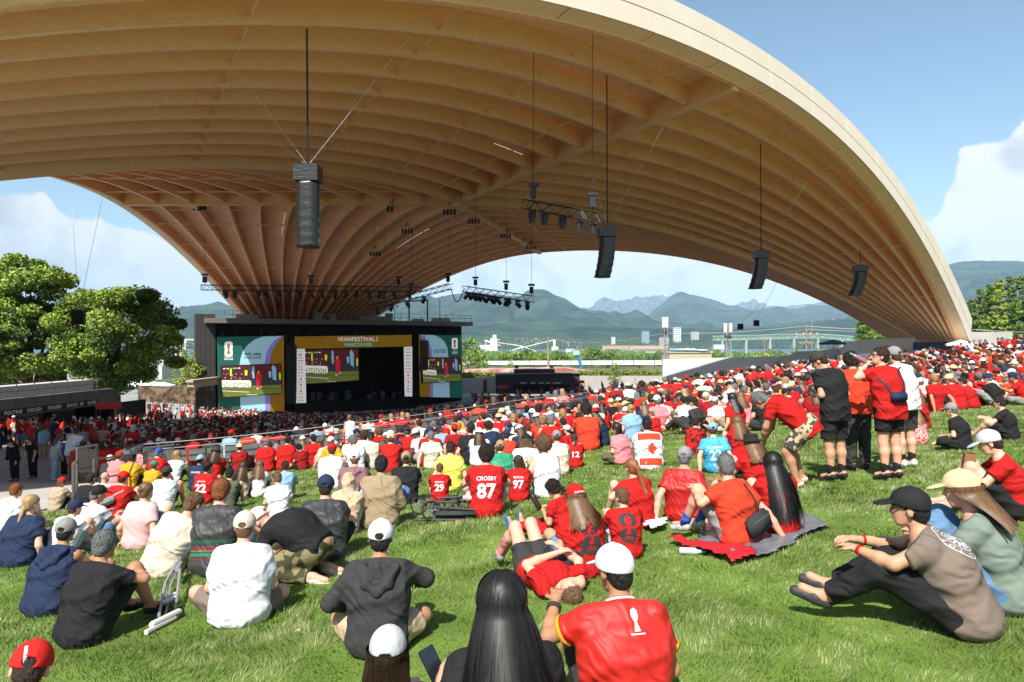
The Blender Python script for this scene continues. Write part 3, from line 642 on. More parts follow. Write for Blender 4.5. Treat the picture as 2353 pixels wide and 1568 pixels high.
def tree(loc,H,rx,label,kind=0,n=9000,leaf=.2,trunk=.28,seed=0,shape='round',group=None,base=.28,name='tree',rz=None):
    rg=np.random.default_rng(seed+100);rr=random.Random(seed)
    t=thing(name,label,'tree',loc,rr.random()*6,group);m=MB();tips=[];th=H*base
    m.tube((0,0,-.3),(0,0,th),trunk,trunk*.75,8)
    ctr=[]
    nb=18 if shape=='round' else 12
    for k in range(nb):
        an=k*2.4+rr.random()*.6
        if shape=='round':
            f=rr.uniform(.15,1);e=Vector((math.cos(an)*rx*(.35+.6*math.sin(math.pi*min(f*.85+.1,1)))*rr.uniform(.6,1),math.sin(an)*rx*(.35+.6*math.sin(math.pi*min(f*.85+.1,1)))*rr.uniform(.6,1),th+(H-th)*f*.92))
        else:
            f=(k+1)/nb;e=Vector((math.cos(an)*rx*.6*(1-.5*f),math.sin(an)*rx*.6*(1-.5*f),th+(H-th)*f*.9))
        s=Vector((0,0,th*rr.uniform(.75,1)+ (H-th)*(.0 if shape=='round' else f*.6)));mid=s.lerp(e,.5)+Vector((0,0,H*.04))
        m.tube(s,mid,trunk*.36,trunk*.22,5);m.tube(mid,e,trunk*.22,trunk*.06,5);ctr.append(e)
    m.tube((0,0,th),(0,0,H*.8),trunk*.7,trunk*.15,6);m.build('trunk',M_bark,t)
    # clumps: some at limb tips, others over the envelope
    C=[np.array(c) for c in ctr];K=70 if shape=='round' else 60
    while len(C)<K:
        v=rg.normal(size=3);v/=np.linalg.norm(v);q=rg.uniform(.35,1)**.6
        if shape=='round':
            lob=1+.22*math.sin(3*math.atan2(v[1],v[0])+seed)+.13*math.sin(5*v[2]*2+seed*2)
            c=np.array([v[0]*rx*q*lob,v[1]*rx*q*lob,th+(H-th)*(.47+.50*v[2]*q)])
        elif shape=='column':
            z=rg.uniform(0,1);e_=math.sin(math.pi*min(1,.25+z*.75))**.6;c=np.array([v[0]*rx*.75*e_*q,v[1]*rx*.75*e_*q,th*.6+(H-th*.6)*z])
        else:
            z=rg.uniform(0,1)**1.3;c=np.array([v[0]*rx*(1-z)*q,v[1]*rx*(1-z)*q,th*.5+(H-th*.5)*z*.97])
        C.append(c)
    C=np.array(C);per=max(1,n//len(C));cr=rx*(.30 if shape=='round' else .3)
    idx=np.repeat(np.arange(len(C)),per);g=rg.normal(size=(len(idx),3));g/=np.linalg.norm(g,axis=1)[:,None];g*=(rg.uniform(.2,1,len(idx))**.5)[:,None]
    sz=rg.uniform(.6,1.25,len(C))[idx][:,None]
    P=C[idx]+g*cr*sz*np.array([1,1,.62])
    V,F=leaf_mesh(P,leaf,rg);me=raw('crown',V,F);
    me.materials.append(M_leaf[kind]);me.materials.append(M_leaf[(kind+1)%3] if kind!=1 else M_leaf[0])
    me.polygons.foreach_set('material_index',(rg.uniform(size=len(C))[idx]>.72).astype(np.int32));link('crown',me,t);return t
def T(px,ptop,d,wpx,label,kind=0,n=6000,shape='round',seed=0,zb=None,leaf=None,base=.25,group=None,trunk=None):
    c=P3(px,ptop,d);z=g1(c.x,c.y) if zb is None else zb;rx=wpx/1569*d/2
    return tree((c.x,c.y,z),c.z-z,rx,label,kind,n,leaf or max(.14,rx*.03),trunk or max(.08,rx*.05),seed,shape,group,base)
T(70,578,64,225,'tallest broad green tree at the far left edge, behind the food stand',0,52000,seed=3,leaf=.17,base=.2,trunk=.35)
T(-30,640,60,170,'green tree cut by the left edge of the photo, left of the tallest tree',0,26000,seed=8,leaf=.17)
T(268,645,62,262,'wide spreading green tree with forked trunk right of the tallest tree',0,52000,seed=5,leaf=.155,base=.3,trunk=.4)
T(432,798,95,58,'small bright green tree between the glass pavilion and the stage wall',2,3500,seed=6)
for k,(px,top,d,w,lab,kd) in enumerate(((2232,690,100,40,'grey green poplar just right of the white roof buttress',3),(2252,668,106,40,'tall grey green poplar behind the right roof foot',3),(2274,655,102,44,'tall dark poplar, second behind the white buttress',1),(2297,646,98,44,'tall sparse poplar with yellow green leaves near the right edge',2),
    (2320,636,104,46,'very tall poplar near the right edge, left of the tallest one',3),(2345,630,104,50,'tallest poplar at the right edge of the photo',3),(2333,700,90,44,'bushy tree in front of the right poplars',1),(2262,722,92,46,'low dark green tree before the right poplars',1),(2380,640,100,56,'poplar cut by the right edge of the photo',3))):
    T(px,top,d,w,lab,kd,9000,'column',seed=11+k,base=.06,leaf=.19)
T(1985,735,105,62,'dark evergreen tree beside the right end of the timber roof',1,7000,'column',seed=17,base=.05)
T(2020,752,112,70,'dark evergreen clump tucked under the right roof edge',1,5000,seed=18,base=.05)
# small trees on the far side of the site
for k,(px,top,d,w,lab,kd) in enumerate(((1112,823,175,20,'small round green street tree, left one on the field edge',0),(1174,824,172,17,'small round green street tree, right one on the field edge',0),(1072,832,160,14,'little green tree right beside the stage wall',0),(1412,831,120,30,'slim young tree in front of the hedge beyond the right food stand',0),
    (1075,770,300,60,'large dark tree group right of the stage by the grain silos',1),(1100,800,290,46,'bushy green tree below the silos',0),(1170,803,420,44,'green tree in the middle row left of the wooden pole',0),(1205,800,430,50,'rounded green tree left of the wooden pole',1),(1242,806,420,40,'low green tree at the foot of the wooden pole',0),
    (1290,806,430,46,'green tree just right of the wooden pole',1),(1330,796,420,30,'green tree above the blue boom lift',0),(1362,796,410,56,'large green tree right of the blue boom lift',1),(1398,803,400,46,'light green tree right of the boom lift',3),
    (1425,816,380,30,'low dark tree before the orange warehouse',1),(1470,812,330,24,'dark conifer like tree left of the first mobile mast',1),(1630,800,330,40,'green tree right of the blue tarp building',0),(1660,808,300,40,'dark tree left of the second mobile mast',1),
    (1720,808,260,50,'round bush tree right of the second mobile mast',0),(1755,806,250,46,'bright green bush by the utility wires',2),(1790,800,250,30,'tall thin green tree right of the middle wires',3),(1825,797,240,26,'tall narrow tree left of the big utility pole',3),(1850,805,240,34,'green bush at the foot of the big utility pole',0),(1880,800,230,34,'green bush right of the big utility pole',2),(1925,806,220,40,'dark bush beside the dark parasol',1))):
    T(px,top,d,w,lab,kd,1500,seed=30+k,base=.1,leaf=w/1569*d*.045,trunk=.15)
# ---------------------------------------------------------------- built site
M_off=mat('off_white_paint',(.62,.60,.56),.7,var=.05)
M_sign=mat('sign_letter_white',(.85,.85,.83),.5)
M_sigb=mat('sign_black',(.02,.02,.022),.5)
M_glass=mat('pavilion_glass',(.12,.17,.16),.1,spec=.8)
def wall_between(name,label,pts,th,ztop,m,cat='wall',zb=None):
    """wall on the ground through the plan points with given top heights"""
    mb=MB();n=len(pts)
    for k in range(n-1):
        a=Vector((*pts[k][:2],0));b=Vector((*pts[k+1][:2],0));s=(b-a).normalized();s=Vector((-s.y,s.x,0))*th
        za,zb_=pts[k][2],pts[k+1][2];ga=g1(a.x,a.y)-.3 if zb is None else zb;gb=g1(b.x,b.y)-.3 if zb is None else zb
        V=[(a.x,a.y,ga),(b.x,b.y,gb),(b.x,b.y,zb_),(a.x,a.y,za)];V+=[(v[0]+s.x,v[1]+s.y,v[2]) for v in V]
        mb.add(V,[(0,1,2,3),(7,6,5,4),(3,2,6,7),(0,3,7,4),(1,5,6,2)])
    o=mb.build(name,m);return tag(o,label,cat)
def pp(px,py,d): v=P3(px,py,d);return (v.x,v.y,v.z)
# food stand on the left
def left_stand():
    t=thing('food_stand','long dark food stand with white menu signs, POUTINE nearest, at the left edge','food stand')
    a=P3(-150,890,39);b=P3(262,893,54);d=(b-a);d.z=0;L=d.length;d.normalize();n=Vector((d.y,-d.x,0))  # n towards camera
    def q(u,o,z): p=a+d*u+n*o;return Vector((p.x,p.y,z))
    zf0,zf1=-4.85,-3.75;g=-8.2
    m=MB();m.prism([q(0,0,zf0),q(L,0,zf0),q(L,0,zf1),q(0,0,zf1)],-n*.5);m.build('fascia',mat('grey_metal_fascia',(.15,.14,.132),.55,var=.08),t)
    m=MB()
    for k in range(int(L/1.6)): u=.8+k*1.6;m.prism([q(u,.005,zf0+.35),q(u+.03,.005,zf0+.35),q(u+.03,.005,zf1),q(u,.005,zf1)],n*.012)
    m.build('fascia_joints',M_sigb,t)
    m=MB();m.prism([q(0,.1,zf0-.06),q(L,.1,zf0-.06),q(L,.1,zf0),q(0,.1,zf0)],-n*6);m.build('canopy',M_edge,t)
    m=MB();m.prism([q(0,-3,g),q(L,-3,g),q(L,-3,zf0),q(0,-3,zf0)],-n*.3);m.prism([q(L-.4,0,g),q(L,0,g),q(L,0,zf0),q(L-.4,0,zf0)],-n*5);m.build('rear_wall',M_blk,t)
    for k in range(5):
        m=MB();u=L-16+k*3.3;m.prism([q(u,-1.4,g),q(u+2.6,-1.4,g),q(u+2.6,-1.4,-6.3),q(u,-1.4,-6.3)],-n*.8);m.build('counter',M_dark,t)
        m=MB();m.prism([q(u+.2,-2.95,-6.1),q(u+2.3,-2.95,-6.1),q(u+2.3,-2.95,-5.2),q(u+.2,-2.95,-5.2)],n*.05);m.build('service_window',M_glass,t)
    for txt,px0,px1 in (('POUTINE',8,50),('CHICKEN',60,94),('FINGERS',108,140),('SNACKS',152,177),('BEER',182,191),('COLD DRINKS',199,220)):
        k0,k1=(px0-1176.5)/1569,(px1-1176.5)/1569
        u0=(k0*a.y-a.x)/(d.x-k0*d.y);u1=(k1*a.y-a.x)/(d.x-k1*d.y)
        m=MB();m.prism([q(u0-.25,.01,zf0+.02),q(u1+.25,.01,zf0+.02),q(u1+.25,.01,zf0+.42),q(u0-.25,.01,zf0+.42)],n*.02);s=m.build('menu_sign',M_sigb,t)
        V,F=text_geo(txt,1,'LEFT',.02);x1=max(v.x for v in V);y0=min(v.y for v in V);y1=max(v.y for v in V)
        m=MB();m.add([q(u0+v.x/x1*(u1-u0),.045,zf0+.09+(v.y-y0)/(y1-y0)*.25) for v in V],F);m.build('lettering',M_sign,s)
    # roof terrace with corrugated planter and railing
    m=MB();m.prism([q(0,-.6,zf1),q(L-1.5,-.6,zf1),q(L-1.5,-.6,zf1+.78),q(0,-.6,zf1+.78)],-n*1.2);m.build('terrace_planter',mat('pale_corrugated',(.55,.54,.52),.5,var=.12,vscale=6,stretch=(1,1,.1)),t)
    m=MB()
    for h in(.05,.45,.95): m.tube(q(0,-.3,zf1+h),q(L-1.2,-.3,zf1+h),.025,n=4)
    for k in range(int(L/1.5)): m.tube(q(k*1.5,-.3,zf1),q(k*1.5,-.3,zf1+.95),.03,n=4)
    m.build('terrace_railing',M_rail,t)
left_stand()
# drinks kiosk
def kiosk(px,py,d,w,h,lab):
    c=P3(px,py,d);g=g1(c.x,c.y);t=thing('drinks_kiosk',lab,'kiosk',(c.x,c.y,g),.3);Rm=mat('red_kiosk',(.45,.02,.03),.5)
    m=MB();m.box((0,0,h-.2),(w,w*.7,.4));m.build('red_header',Rm,t)
    m=MB();m.box((0,0,.5),(w,w*.7,1));m.build('counter',Rm,t)
    m=MB()
    for x in(-1,1):
        for y in(-1,1): m.box((x*w*.47,y*w*.32,h/2),(.08,.08,h))
    m.build('posts',M_rig,t);m=MB()
    for i in range(8):
        for j in range(2): m.lathe((-w*.4+i*w*.11,-.1+.2*j,1.0),[(.05,0),(.05,.25),(.02,.35)],6)
    m.build('bottles',mat('bottle_mix',(.5,.25,.1),.3,var=.6,vscale=3),t)
kiosk(250,950,50,1.5,2.7,'red drinks kiosk at the right end of the long left food stand')
kiosk(1156,885,112,1.6,2.6,'red drinks kiosk left of the black food stand beyond the crowd')
kiosk(1452-10*12,883,112,1.3,2.4,'red drinks kiosk at the right end of the far black food stand')
# ramp walls left of the seating
def H(px,py,dz=0,t0=1.5,t1=150): x,y,z=hit(px,py,dz,t0,t1);return x,y,z
def wall_px(name,lab,P,th,h,m,cat='wall'):
    pts=[]
    for px,d in P: x=(px-1176.5)/1569*d;pts.append((x,d,g1(x,d)+h))
    return wall_between(name,lab,pts,th,0,m,cat)
wall_px('ramp_wall','short pale concrete ramp wall behind the man in white, before the left food stand',[(170,34),(286,37)],.5,1.35,M_conc)
wall_px('ramp_wall','long pale concrete ramp wall rising toward the stage on the left',[(290,38),(380,52),(467,76)],.45,1.2,M_conc)
# perforated panels and railings at the lower edge of the lawn
M_perf=mat('perforated_sheet',(.25,.245,.23),.5,metal=.2)
def perf(px0,px1,py0,py1,d,lab):
    a=P3(px0,py1,d);b=P3(px1,py1,d+.6);t=thing('barrier_panel',lab,'barrier',a);B=b-a;h=(py1-py0)/1569*d
    m=MB();m.tube((0,0,0),(0,0,h),.03);m.tube((B.x,B.y,0),(B.x,B.y,h),.03);m.tube((0,0,h),(B.x,B.y,h),.03);m.tube((0,0,.05),(B.x,B.y,.05),.03);m.build('panel_frame',M_rail,t)
    m=MB();L=B.length;nx=int(L/.07);nz=int(h/.07);s=B.normalized();up=Vector((0,0,1))
    for i in range(nx):
        for j in range(nz):
            if j>nz*.78 and i>nx*.25 and (j-nz*.78)>abs(math.sin(i*.35))*nz*.16+ (nx-i)*.05: pass
            c=s*(i+.5+.5*(j%2)*0)*L/nx+up*(j+.5)*h/nz;e=.5*L/nx;f=.5*h/nz;k=.55
            V=[c-s*e-up*f,c+s*e-up*f,c+s*e+up*f,c-s*e+up*f,c-s*e*k,c-up*f*k,c+s*e*k,c+up*f*k]
            m.add(V,[(0,1,5,4),(1,2,6,5),(2,3,7,6),(3,0,4,7)])
    m.build('perforated_sheet',M_perf,t)
perf(177,223,1031,1086,17.5,'grey perforated metal panel beside the man in white t-shirt and shorts')
perf(331,397,1031,1070,18.5,'grey perforated metal panel behind the seated crowd, below three white shirts')
def rail(lab,P,h=1.05,two=True,r=.022,name='handrail'):
    m=MB();pts=[]
    for px,d in P: x=(px-1176.5)/1569*d;pts.append(Vector((x,d,g1(x,d))))
    full=[];
    for a,b in zip(pts[:-1],pts[1:]):
        n=max(1,int((b-a).length/1.6));full+=[a.lerp(b,k/n) for k in range(n)]
    full.append(pts[-1]);full=[Vector((p.x,p.y,g1(p.x,p.y))) for p in full]
    for p in full: m.tube(p,p+Vector((0,0,h)),r,n=5)
    for q in ((h,h*.5) if two else (h,)): m.path([p+Vector((0,0,q)) for p in full],r,n=5)
    return tag(m.build(name,M_rail),lab,'railing')
rail('silver handrail with curved end at the lower left edge of the lawn',[(215,16.5),(330,18.2)],.95)
rail('near steel handrail post at the left, in front of the white t-shirt man',[(168,13.2),(176,15.2)],1.0,True,.03)
# seating terraces: rows of grey folding seats with a rail every few rows
M_seat=mat('grey_seat_plastic',(.15,.147,.14),.5,var=.15,vscale=3)
def seat_rows():
    rows=[(84.0,-112,-70),(82.6,-111,-60),(80.6,-110,-57),(78.7,-109,-56),(76.8,-108,-54),(74.9,-106,-52),(73.0,-106,-50),(71.1,-104,-48),(69.2,-103,-46),(67.3,-102,-44)]
    for k,(r,a0,a1) in enumerate(rows):
        t=thing('seat_row',['highest','second highest','third','fourth','fifth','sixth','seventh','eighth','ninth','lowest'][k]+' curved row of grey folding seats, counted from the lawn down','seat row',(0,0,0),group='rows of grey seats')
        m=MB();n=int(math.radians(a1-a0)*r/.55)
        for i in range(n):
            an=R(a0+(a1-a0)*(i+.5)/n);x=SX+r*math.cos(an);y=SY+r*math.sin(an);z=g1(x,y)
            if x<np.interp(y,[20,34,38,52,76,100],[-13,-20,-22,-27,-34,-46])+1: continue
            M_=Matrix.Rotation(an+math.pi/2,3,'Z')@Matrix.Rotation(.12,3,'X')
            m.box((x,y,z+.66),(.49,.04,.40),M=M_)
        m.build('seat_backs',M_seat,t)
        m=MB();P=[]
        for i in range(61):
            an=R(a0+(a1-a0)*i/60);x=SX+(r+.25)*math.cos(an);y=SY+(r+.25)*math.sin(an)
            if x>np.interp(y,[20,34,38,52,76,100],[-13,-20,-22,-27,-34,-46])+1: P.append(Vector((x,y,g1(x,y))))
        m.path([p+Vector((0,0,.93)) for p in P],.015,n=5)
        if k in(0,3,6):
            m.path([p+Vector((0,0,1.12)) for p in P],.017,n=5)
            for p in P[::3]: m.tube(p,p+Vector((0,0,1.12)),.018,n=4)
        m.build('rail',M_rail,t)
seat_rows()
# far food stand right of the stage
def right_stand():
    t=thing('food_stand','black food stand with small white menu words beyond the crowd, right of the stage','food stand')
    d=118
    def q(px,py,o=0): v=P3(px,py,d);return Vector((v.x,v.y-o,v.z))
    m=MB();m.prism([q(1139,906),q(1139,861),q(1332,858),q(1332,906)],(0,5,0));m.build('walls',M_dark,t)
    m=MB();m.prism([q(1181,861,-1),q(1181,850,-1),q(1276,849,-1),q(1276,860,-1)],(0,3,0));m.build('roof_plant_screen',M_dark,t)
    m=MB();m.prism([q(1137,862,.4),q(1137,860,.4),q(1334,856.5,.4),q(1334,858.5,.4)],(0,6,0));m.build('roof',M_edge,t)
    m=MB();m.prism([q(1180,898,.03),q(1180,884,.03),q(1312,884,.03),q(1312,898,.03)],(0,.02,0));m.build('serving_hatch',M_blk,t)
    for k,(txt,a,b) in enumerate((('POUTINE',1195,1210),('CHICKEN',1218,1230),('SNACKS',1238,1250),('BEER',1256,1264),('COLD DRINKS',1270,1288))):
        V,F=text_geo(txt,1,'LEFT',.03);x1=max(v.x for v in V);m=MB()
        A=q(a,880.5,.06);w=(b-a)/1569*d;m.add([A+Vector((v.x/x1*w,0,v.y*.27)) for v in V],F);m.build('menu_lettering',M_sign,t)
    for px in(1187,1269):
        m=MB();m.tube(q(px,862,-2),q(px,845,-2),.06,n=5);m.box(q(px,844,-2),(.7,.3,.5));m.build('floodlight',M_rig,t)
right_stand()
def slab(name,lab,Q,d,th,m,cat='wall'):
    mb=MB();mb.prism([P3(x,y,d if not isinstance(d,(list,tuple)) else d[i]) for i,(x,y) in enumerate(Q)],(0,th,0));return tag(mb.build(name,m),lab,cat)
w=slab('white_wall','white painted wall with a brown door just right of the stage',[(1062,906),(1062,871),(1139,865),(1139,906)],124,.4,M_off)
w2=MB();w2.prism([P3(1110,903,123.9),P3(1110,873,123.9),P3(1119,873,123.9),P3(1119,903,123.9)],(0,-.08,0));w2.build('door',mat('brown_door',(.16,.12,.08),.6),w)
slab('concrete_wall','long low pale concrete wall right of the far black food stand',[(1332,896),(1332,864),(1521,864),(1521,890)],124,.4,M_conc)
def hedge(lab,px0,px1,py0,py1,d):
    a=P3(px0,py0,d);b=P3(px1,py0,d);h=(py1-py0)/1569*d;rg=np.random.default_rng(int(px0));n=int((b.x-a.x)*90)
    P=np.stack([rg.uniform(a.x,b.x,n),rg.uniform(d,d+2,n),rg.uniform(a.z-h,a.z,n)],1);V,F=leaf_mesh(P,.22,rg);me=raw('hedge',V,F);me.materials.append(mat('hedge_leaf',(.20,.22,.02),.6,var=.4,vscale=1));o=link('hedge',me);m=MB();m.box(((a.x+b.x)/2,d+1.2,a.z-h/2-.2),(b.x-a.x,1.2,h));m.build('stems',M_leaf[1],o);return tag(o,lab,'hedge')
hedge('long yellow green hedge behind the concrete wall, right of the far food stand',1328,1521,852,866,127)
hedge('short yellow green hedge above the white wall right of the stage',1060,1140,856,868,129)
hedge('yellow green hedge strip under the right ramp wall',1600,1700,848,858,112)
M_wallc=mat('smooth_wall_concrete',(.78,.75,.71),.8,bump=.1,bscale=20,var=.08,vscale=.5)
# curving concrete walls of the right concourse
wall_between('concourse_wall','long grey curved concrete wall of the right ramp, its rounded end nearest the food stand',[pp(1521,828,112),pp(1523,826,108),pp(1600,824,103),pp(1716,821,96),pp(1786,819,90)],.6,0,M_wallc,zb=-8.5)
wall_between('concourse_wall','pale curved concrete balcony wall rising behind the standing man in black',[pp(1786,822,86),pp(1815,816,84),pp(1830,808,83),pp(1880,806,80),pp(1932,800,78),pp(1945,792,77)],.5,0,M_wallc,zb=-6)
wall_between('concourse_wall','pale concrete wall with curved left end below the right roof foot',[pp(1932,800,75),pp(1950,786,74.5),pp(1985,780,74),pp(2030,779,73.5),pp(2103,777,72)],.6,0,M_wallc,zb=-3.5)
wall_between('concourse_wall','low pale concrete terrace wall under the roof foot, crowd standing before it',[pp(1900,822,68),pp(1960,813,67),pp(2100,811,66),pp(2245,806,65)],.4,0,M_wallc,zb=-4)
wall_between('concourse_wall','pale concrete wall running right from the roof buttress',[pp(2262,796,68),pp(2500,797,62)],.4,0,M_wallc,zb=-3)
slab('food_counter','dark blue counter front under the right roof foot',[(2105,806),(2105,787),(2200,786),(2200,806)],69,.5,mat('navy_panel',(.03,.05,.09),.6),'counter')
t=MB()
for k in range(16):
    c=P3(2034+k*2.2,798,66.5);t.lathe(c-Vector((0,0,.15)),[(.04,0),(.045,.3)],6)
t.box(P3(2051,802,66.5),(1.7,.4,.25));tag(t.build('cup_tray',mat('orange_tray',(.7,.18,.02),.5)),'orange tray of cups on the wall below the roof foot','tray')
def parasol(px,py,d,wpx,hp,col,lab):
    c=P3(px,py,d);w=wpx/1569*d/2;h=hp/1569*d;t=thing('parasol',lab,'parasol',(c.x,c.y,g1(c.x,c.y)));z=c.z-t.location.z
    m=MB();V=[Vector((0,0,z))]+[Vector((w*math.cos(math.pi/4*k),w*math.sin(math.pi/4*k),z-h)) for k in range(8)]+[Vector((w*math.cos(math.pi/4*k),w*math.sin(math.pi/4*k),z-h-.18)) for k in range(8)]
    m.add(V,[(0,1+k,1+(k+1)%8) for k in range(8)]+[(1+k,9+k,9+(k+1)%8,1+(k+1)%8) for k in range(8)]);m.build('canopy',mat(lab[:6]+'_canvas',col,.8),t)
    m=MB();m.tube((0,0,0),(0,0,z),.03);m.build('pole',M_rail,t)
parasol(2208,781,66,66,10,(.72,.70,.64),'white parasol beside the white roof buttress')
parasol(1915,780,84,66,9,(.05,.06,.09),'dark blue parasol on the balcony left of the roof foot')
# fence with photo banners between the left stand and the stage
f=thing('banner_fence','dark brown banner covered fence left of the stage, path behind it','fence')
m=MB();m.prism([P3(318,900,84),P3(318,886,84),P3(448,890,88),P3(448,931,88),P3(318,922,84)],(0,.1,0));m.build('banner',mat('banner_print',(.10,.07,.05),.6,col2=(.28,.20,.13),vscale=1.4,var=.3),f)
m=MB()
for k in range(9): p=P3(318+k*16,886,84+k*.5);m.tube(p,p-Vector((0,0,2.6)),.05,n=4)
m.build('posts',M_rail,f)
slab('dark_wall','black service wall left of the stage, below the spreading tree',[(262,965),(262,926),(330,918),(330,965)],66,.4,M_blk)
# tents and white pavilions behind the trees
M_tent=mat('white_tent_fabric',(.75,.76,.78),.7)
def tent(px,py,d,wpx,hpx,lab,eave=.5):
    c=P3(px,py,d);w=wpx/1569*d;h=hpx/1569*d;g=g1(c.x,c.y);t=thing('marquee_tent',lab,'tent',(c.x,c.y,g));z=c.z-g;e=z-h*eave
    m=MB();s=w/2;m.add([(-s,-s,e),(s,-s,e),(s,s,e),(-s,s,e),(0,0,z)],[(0,1,4),(1,2,4),(2,3,4),(3,0,4)]);m.add([(-s,-s,e),(s,-s,e),(s,s,e),(-s,s,e),(-s,-s,e-.35),(s,-s,e-.35),(s,s,e-.35),(-s,s,e-.35)],[(0,4,5,1),(1,5,6,2),(2,6,7,3),(3,7,4,0)]);m.build('canopy',M_tent,t)
    m=MB();
    for a in(-1,1):
        for b in(-1,1): m.tube((a*s*.97,b*s*.97,0),(a*s*.97,b*s*.97,e),.05,n=5)
    m.build('posts',M_rail,t)
for a in ((330,872,120,60,22,'white tent partly hidden by the trunk of the spreading tree'),(425,884,96,44,16,'white tent just left of the stage tower'),(280,868,130,50,20,'white tent behind the spreading tree, left of its trunk'),(215,866,135,60,22,'white tent behind the left trees'),(375,878,115,40,16,'white tent below the glass pavilion')): tent(*a)
def pavilion():
    t=thing('glass_pavilion','glass fronted pavilion with pale steel frame behind the spreading tree','building');d=150
    m=MB();m.prism([P3(372,786,d),P3(372,779,d),P3(428,782,d),P3(428,789,d)],(0,12,0));m.build('roof',M_off,t)
    m=MB();m.prism([P3(373,842,d+.3),P3(373,787,d+.3),P3(426,789,d+.3),P3(426,842,d+.3)],(0,.1,0));m.build('glazing',M_glass,t)
    m=MB()
    for k in range(6): x=374+k*10.3;m.tube(P3(x,842,d),P3(x,786,d),.12,n=4)
    for y in(800,815,830): m.tube(P3(373,y,d),P3(427,y+1,d),.1,n=4)
    m.build('mullions',M_off,t)
pavilion()
def block(px0,px1,py0,py1,d,col,lab,dep=12,roof=None,cat='building',wins=0,name='building'):
    t=thing(name,lab,cat);m=MB();m.prism([P3(px0,py1,d),P3(px0,py0,d),P3(px1,py0,d),P3(px1,py1,d)],(0,dep,0));m.build('walls',mat('wall_%d_%d_%d'%tuple(int(c*99) for c in col),col,.8,var=.08,vscale=.1),t)
    s=(px1-px0)/1569*d
    m=MB();a=P3(px0,py0,d);b=P3(px1,py0,d);m.box(((a.x+b.x)/2,d+dep/2,a.z+.012*s+.2),(s*1.03,dep*1.05,.024*s+.3));m.build('roof',mat('roof_%d_%d_%d'%tuple(int(c*99) for c in (roof or col)),roof or col,.8),t)
    if wins:
        for j in range(wins):
            y=py0+(py1-py0)*(j+.5)/wins;m=MB();h=(py1-py0)/wins*.45/1569*d;A=P3(px0+(px1-px0)*.07,y,d-.15);B=P3(px1-(px1-px0)*.07,y,d-.15);n=max(2,int((px1-px0)/4))
            for i in range(n): x0=A.x+(B.x-A.x)*(i+.12)/n;x1=A.x+(B.x-A.x)*(i+.88)/n;m.add([(x0,A.y,A.z-h/2),(x1,A.y,A.z-h/2),(x1,A.y,A.z+h/2),(x0,A.y,A.z+h/2)],[(0,1,2,3)])
            m.build('window_band',M_glass,t)
    return t
block(150,235,838,880,140,(.6,.6,.6),'white low building behind the left trees',wins=1)
block(235,372,832,872,160,(.55,.53,.5),'pale wide hall behind the spreading tree',wins=1)
block(430,446,880,892,90,(.4,.33,.26),'small tan hut against the stage tower')
# ---------------------------------------------------------------- mountains, far shore, city
_ng=np.random.default_rng(11).uniform(-1,1,(257,257))
def vn(x,y):
    x=np.asarray(x,float)%256;y=np.asarray(y,float)%256;i=x.astype(int);j=y.astype(int);u=x-i;v=y-j;u=u*u*(3-2*u);v=v*v*(3-2*v)
    return (_ng[i,j]*(1-u)+_ng[i+1,j]*u)*(1-v)+(_ng[i,j+1]*(1-u)+_ng[i+1,j+1]*u)*v
def fbm(x,y,o=5): return sum(vn(x*2**k+k*17.3,y*2**k+k*9.1)*.5**k for k in range(o))
def ridge_fbm(x,y,o=5): return sum((1-2*np.abs(vn(x*2**k+k*31.7,y*2**k+k*5.3)))*.55**k for k in range(o))
def mountain(name,pts,d,dfoot,zf,amp,m,seed=0,nx=320,ns=70,p=1.15,back=.5):
    pts=sorted(pts);px=np.linspace(pts[0][0],pts[-1][0],nx);py=np.interp(px,[q[0] for q in pts],[q[1] for q in pts])
    b=(px-1176.5)/1569;s=np.concatenate([np.linspace(0,1,ns),1+np.linspace(.06,back,10)])
    Z=np.zeros((len(s),nx));X=Z.copy();Y=Z.copy();zr=(784-py)/1569*d
    for k,t in enumerate(s):
        dist=dfoot+(d-dfoot)*t;Y[k]=dist;X[k]=b*dist
        u=X[k]/1400+seed;v=dist/1400+seed*2
        e=(4*t*(1-t) if t<1 else 0)
        rf=ridge_fbm(u,v,6);z=zf+(zr-zf)*(t**p if t<=1 else max(0,1-(t-1)*1.6))+rf*amp*e+ridge_fbm(u*5,v*5,4)*amp*.10*min(1,t*2)
        Z[k]=z
    V=np.stack([X.ravel(),Y.ravel(),Z.ravel()],1);n=nx;i=(np.arange(len(s)-1)[:,None]*n+np.arange(n-1)[None]).ravel()
    me=raw(name,V,np.stack([i,i+1,i+1+n,i+n],1),True);me.materials.append(m);return tag(link(name,me),kind='structure')
def mount_mat(name,col,col2,snow=None):
    m=mat(name,col,.95,var=.35,vscale=.004,col2=col2,detail=12,spec=.05)
    if snow:
        nt=m.node_tree;L=nt.links.new;b=nt.nodes['Principled BSDF'];src=b.inputs['Base Color'].links[0].from_socket
        tc=node(nt,'ShaderNodeTexCoord');sp_=node(nt,'ShaderNodeSeparateXYZ');L(tc.outputs['Object'],sp_.inputs[0])
        n=node(nt,'ShaderNodeTexNoise',i_Scale=.006,i_Detail=6.0);L(tc.outputs['Object'],n.inputs['Vector'])
        h=mathn(nt,'ADD',mathn(nt,'MULTIPLY',sp_.outputs[2],1/snow),mathn(nt,'MULTIPLY',mathn(nt,'SUBTRACT',n.outputs[0],.5),1.3));mr=node(nt,'ShaderNodeMapRange',i_1=1.0,i_2=1.06);L(h,mr.inputs[0])
        mx=node(nt,'ShaderNodeMix',data_type='RGBA');L(mr.outputs[0],mx.inputs[0]);L(src,mx.inputs[6]);mx.inputs[7].default_value=(.7,.75,.8,1);L(mx.outputs[2],b.inputs['Base Color'])
    return m
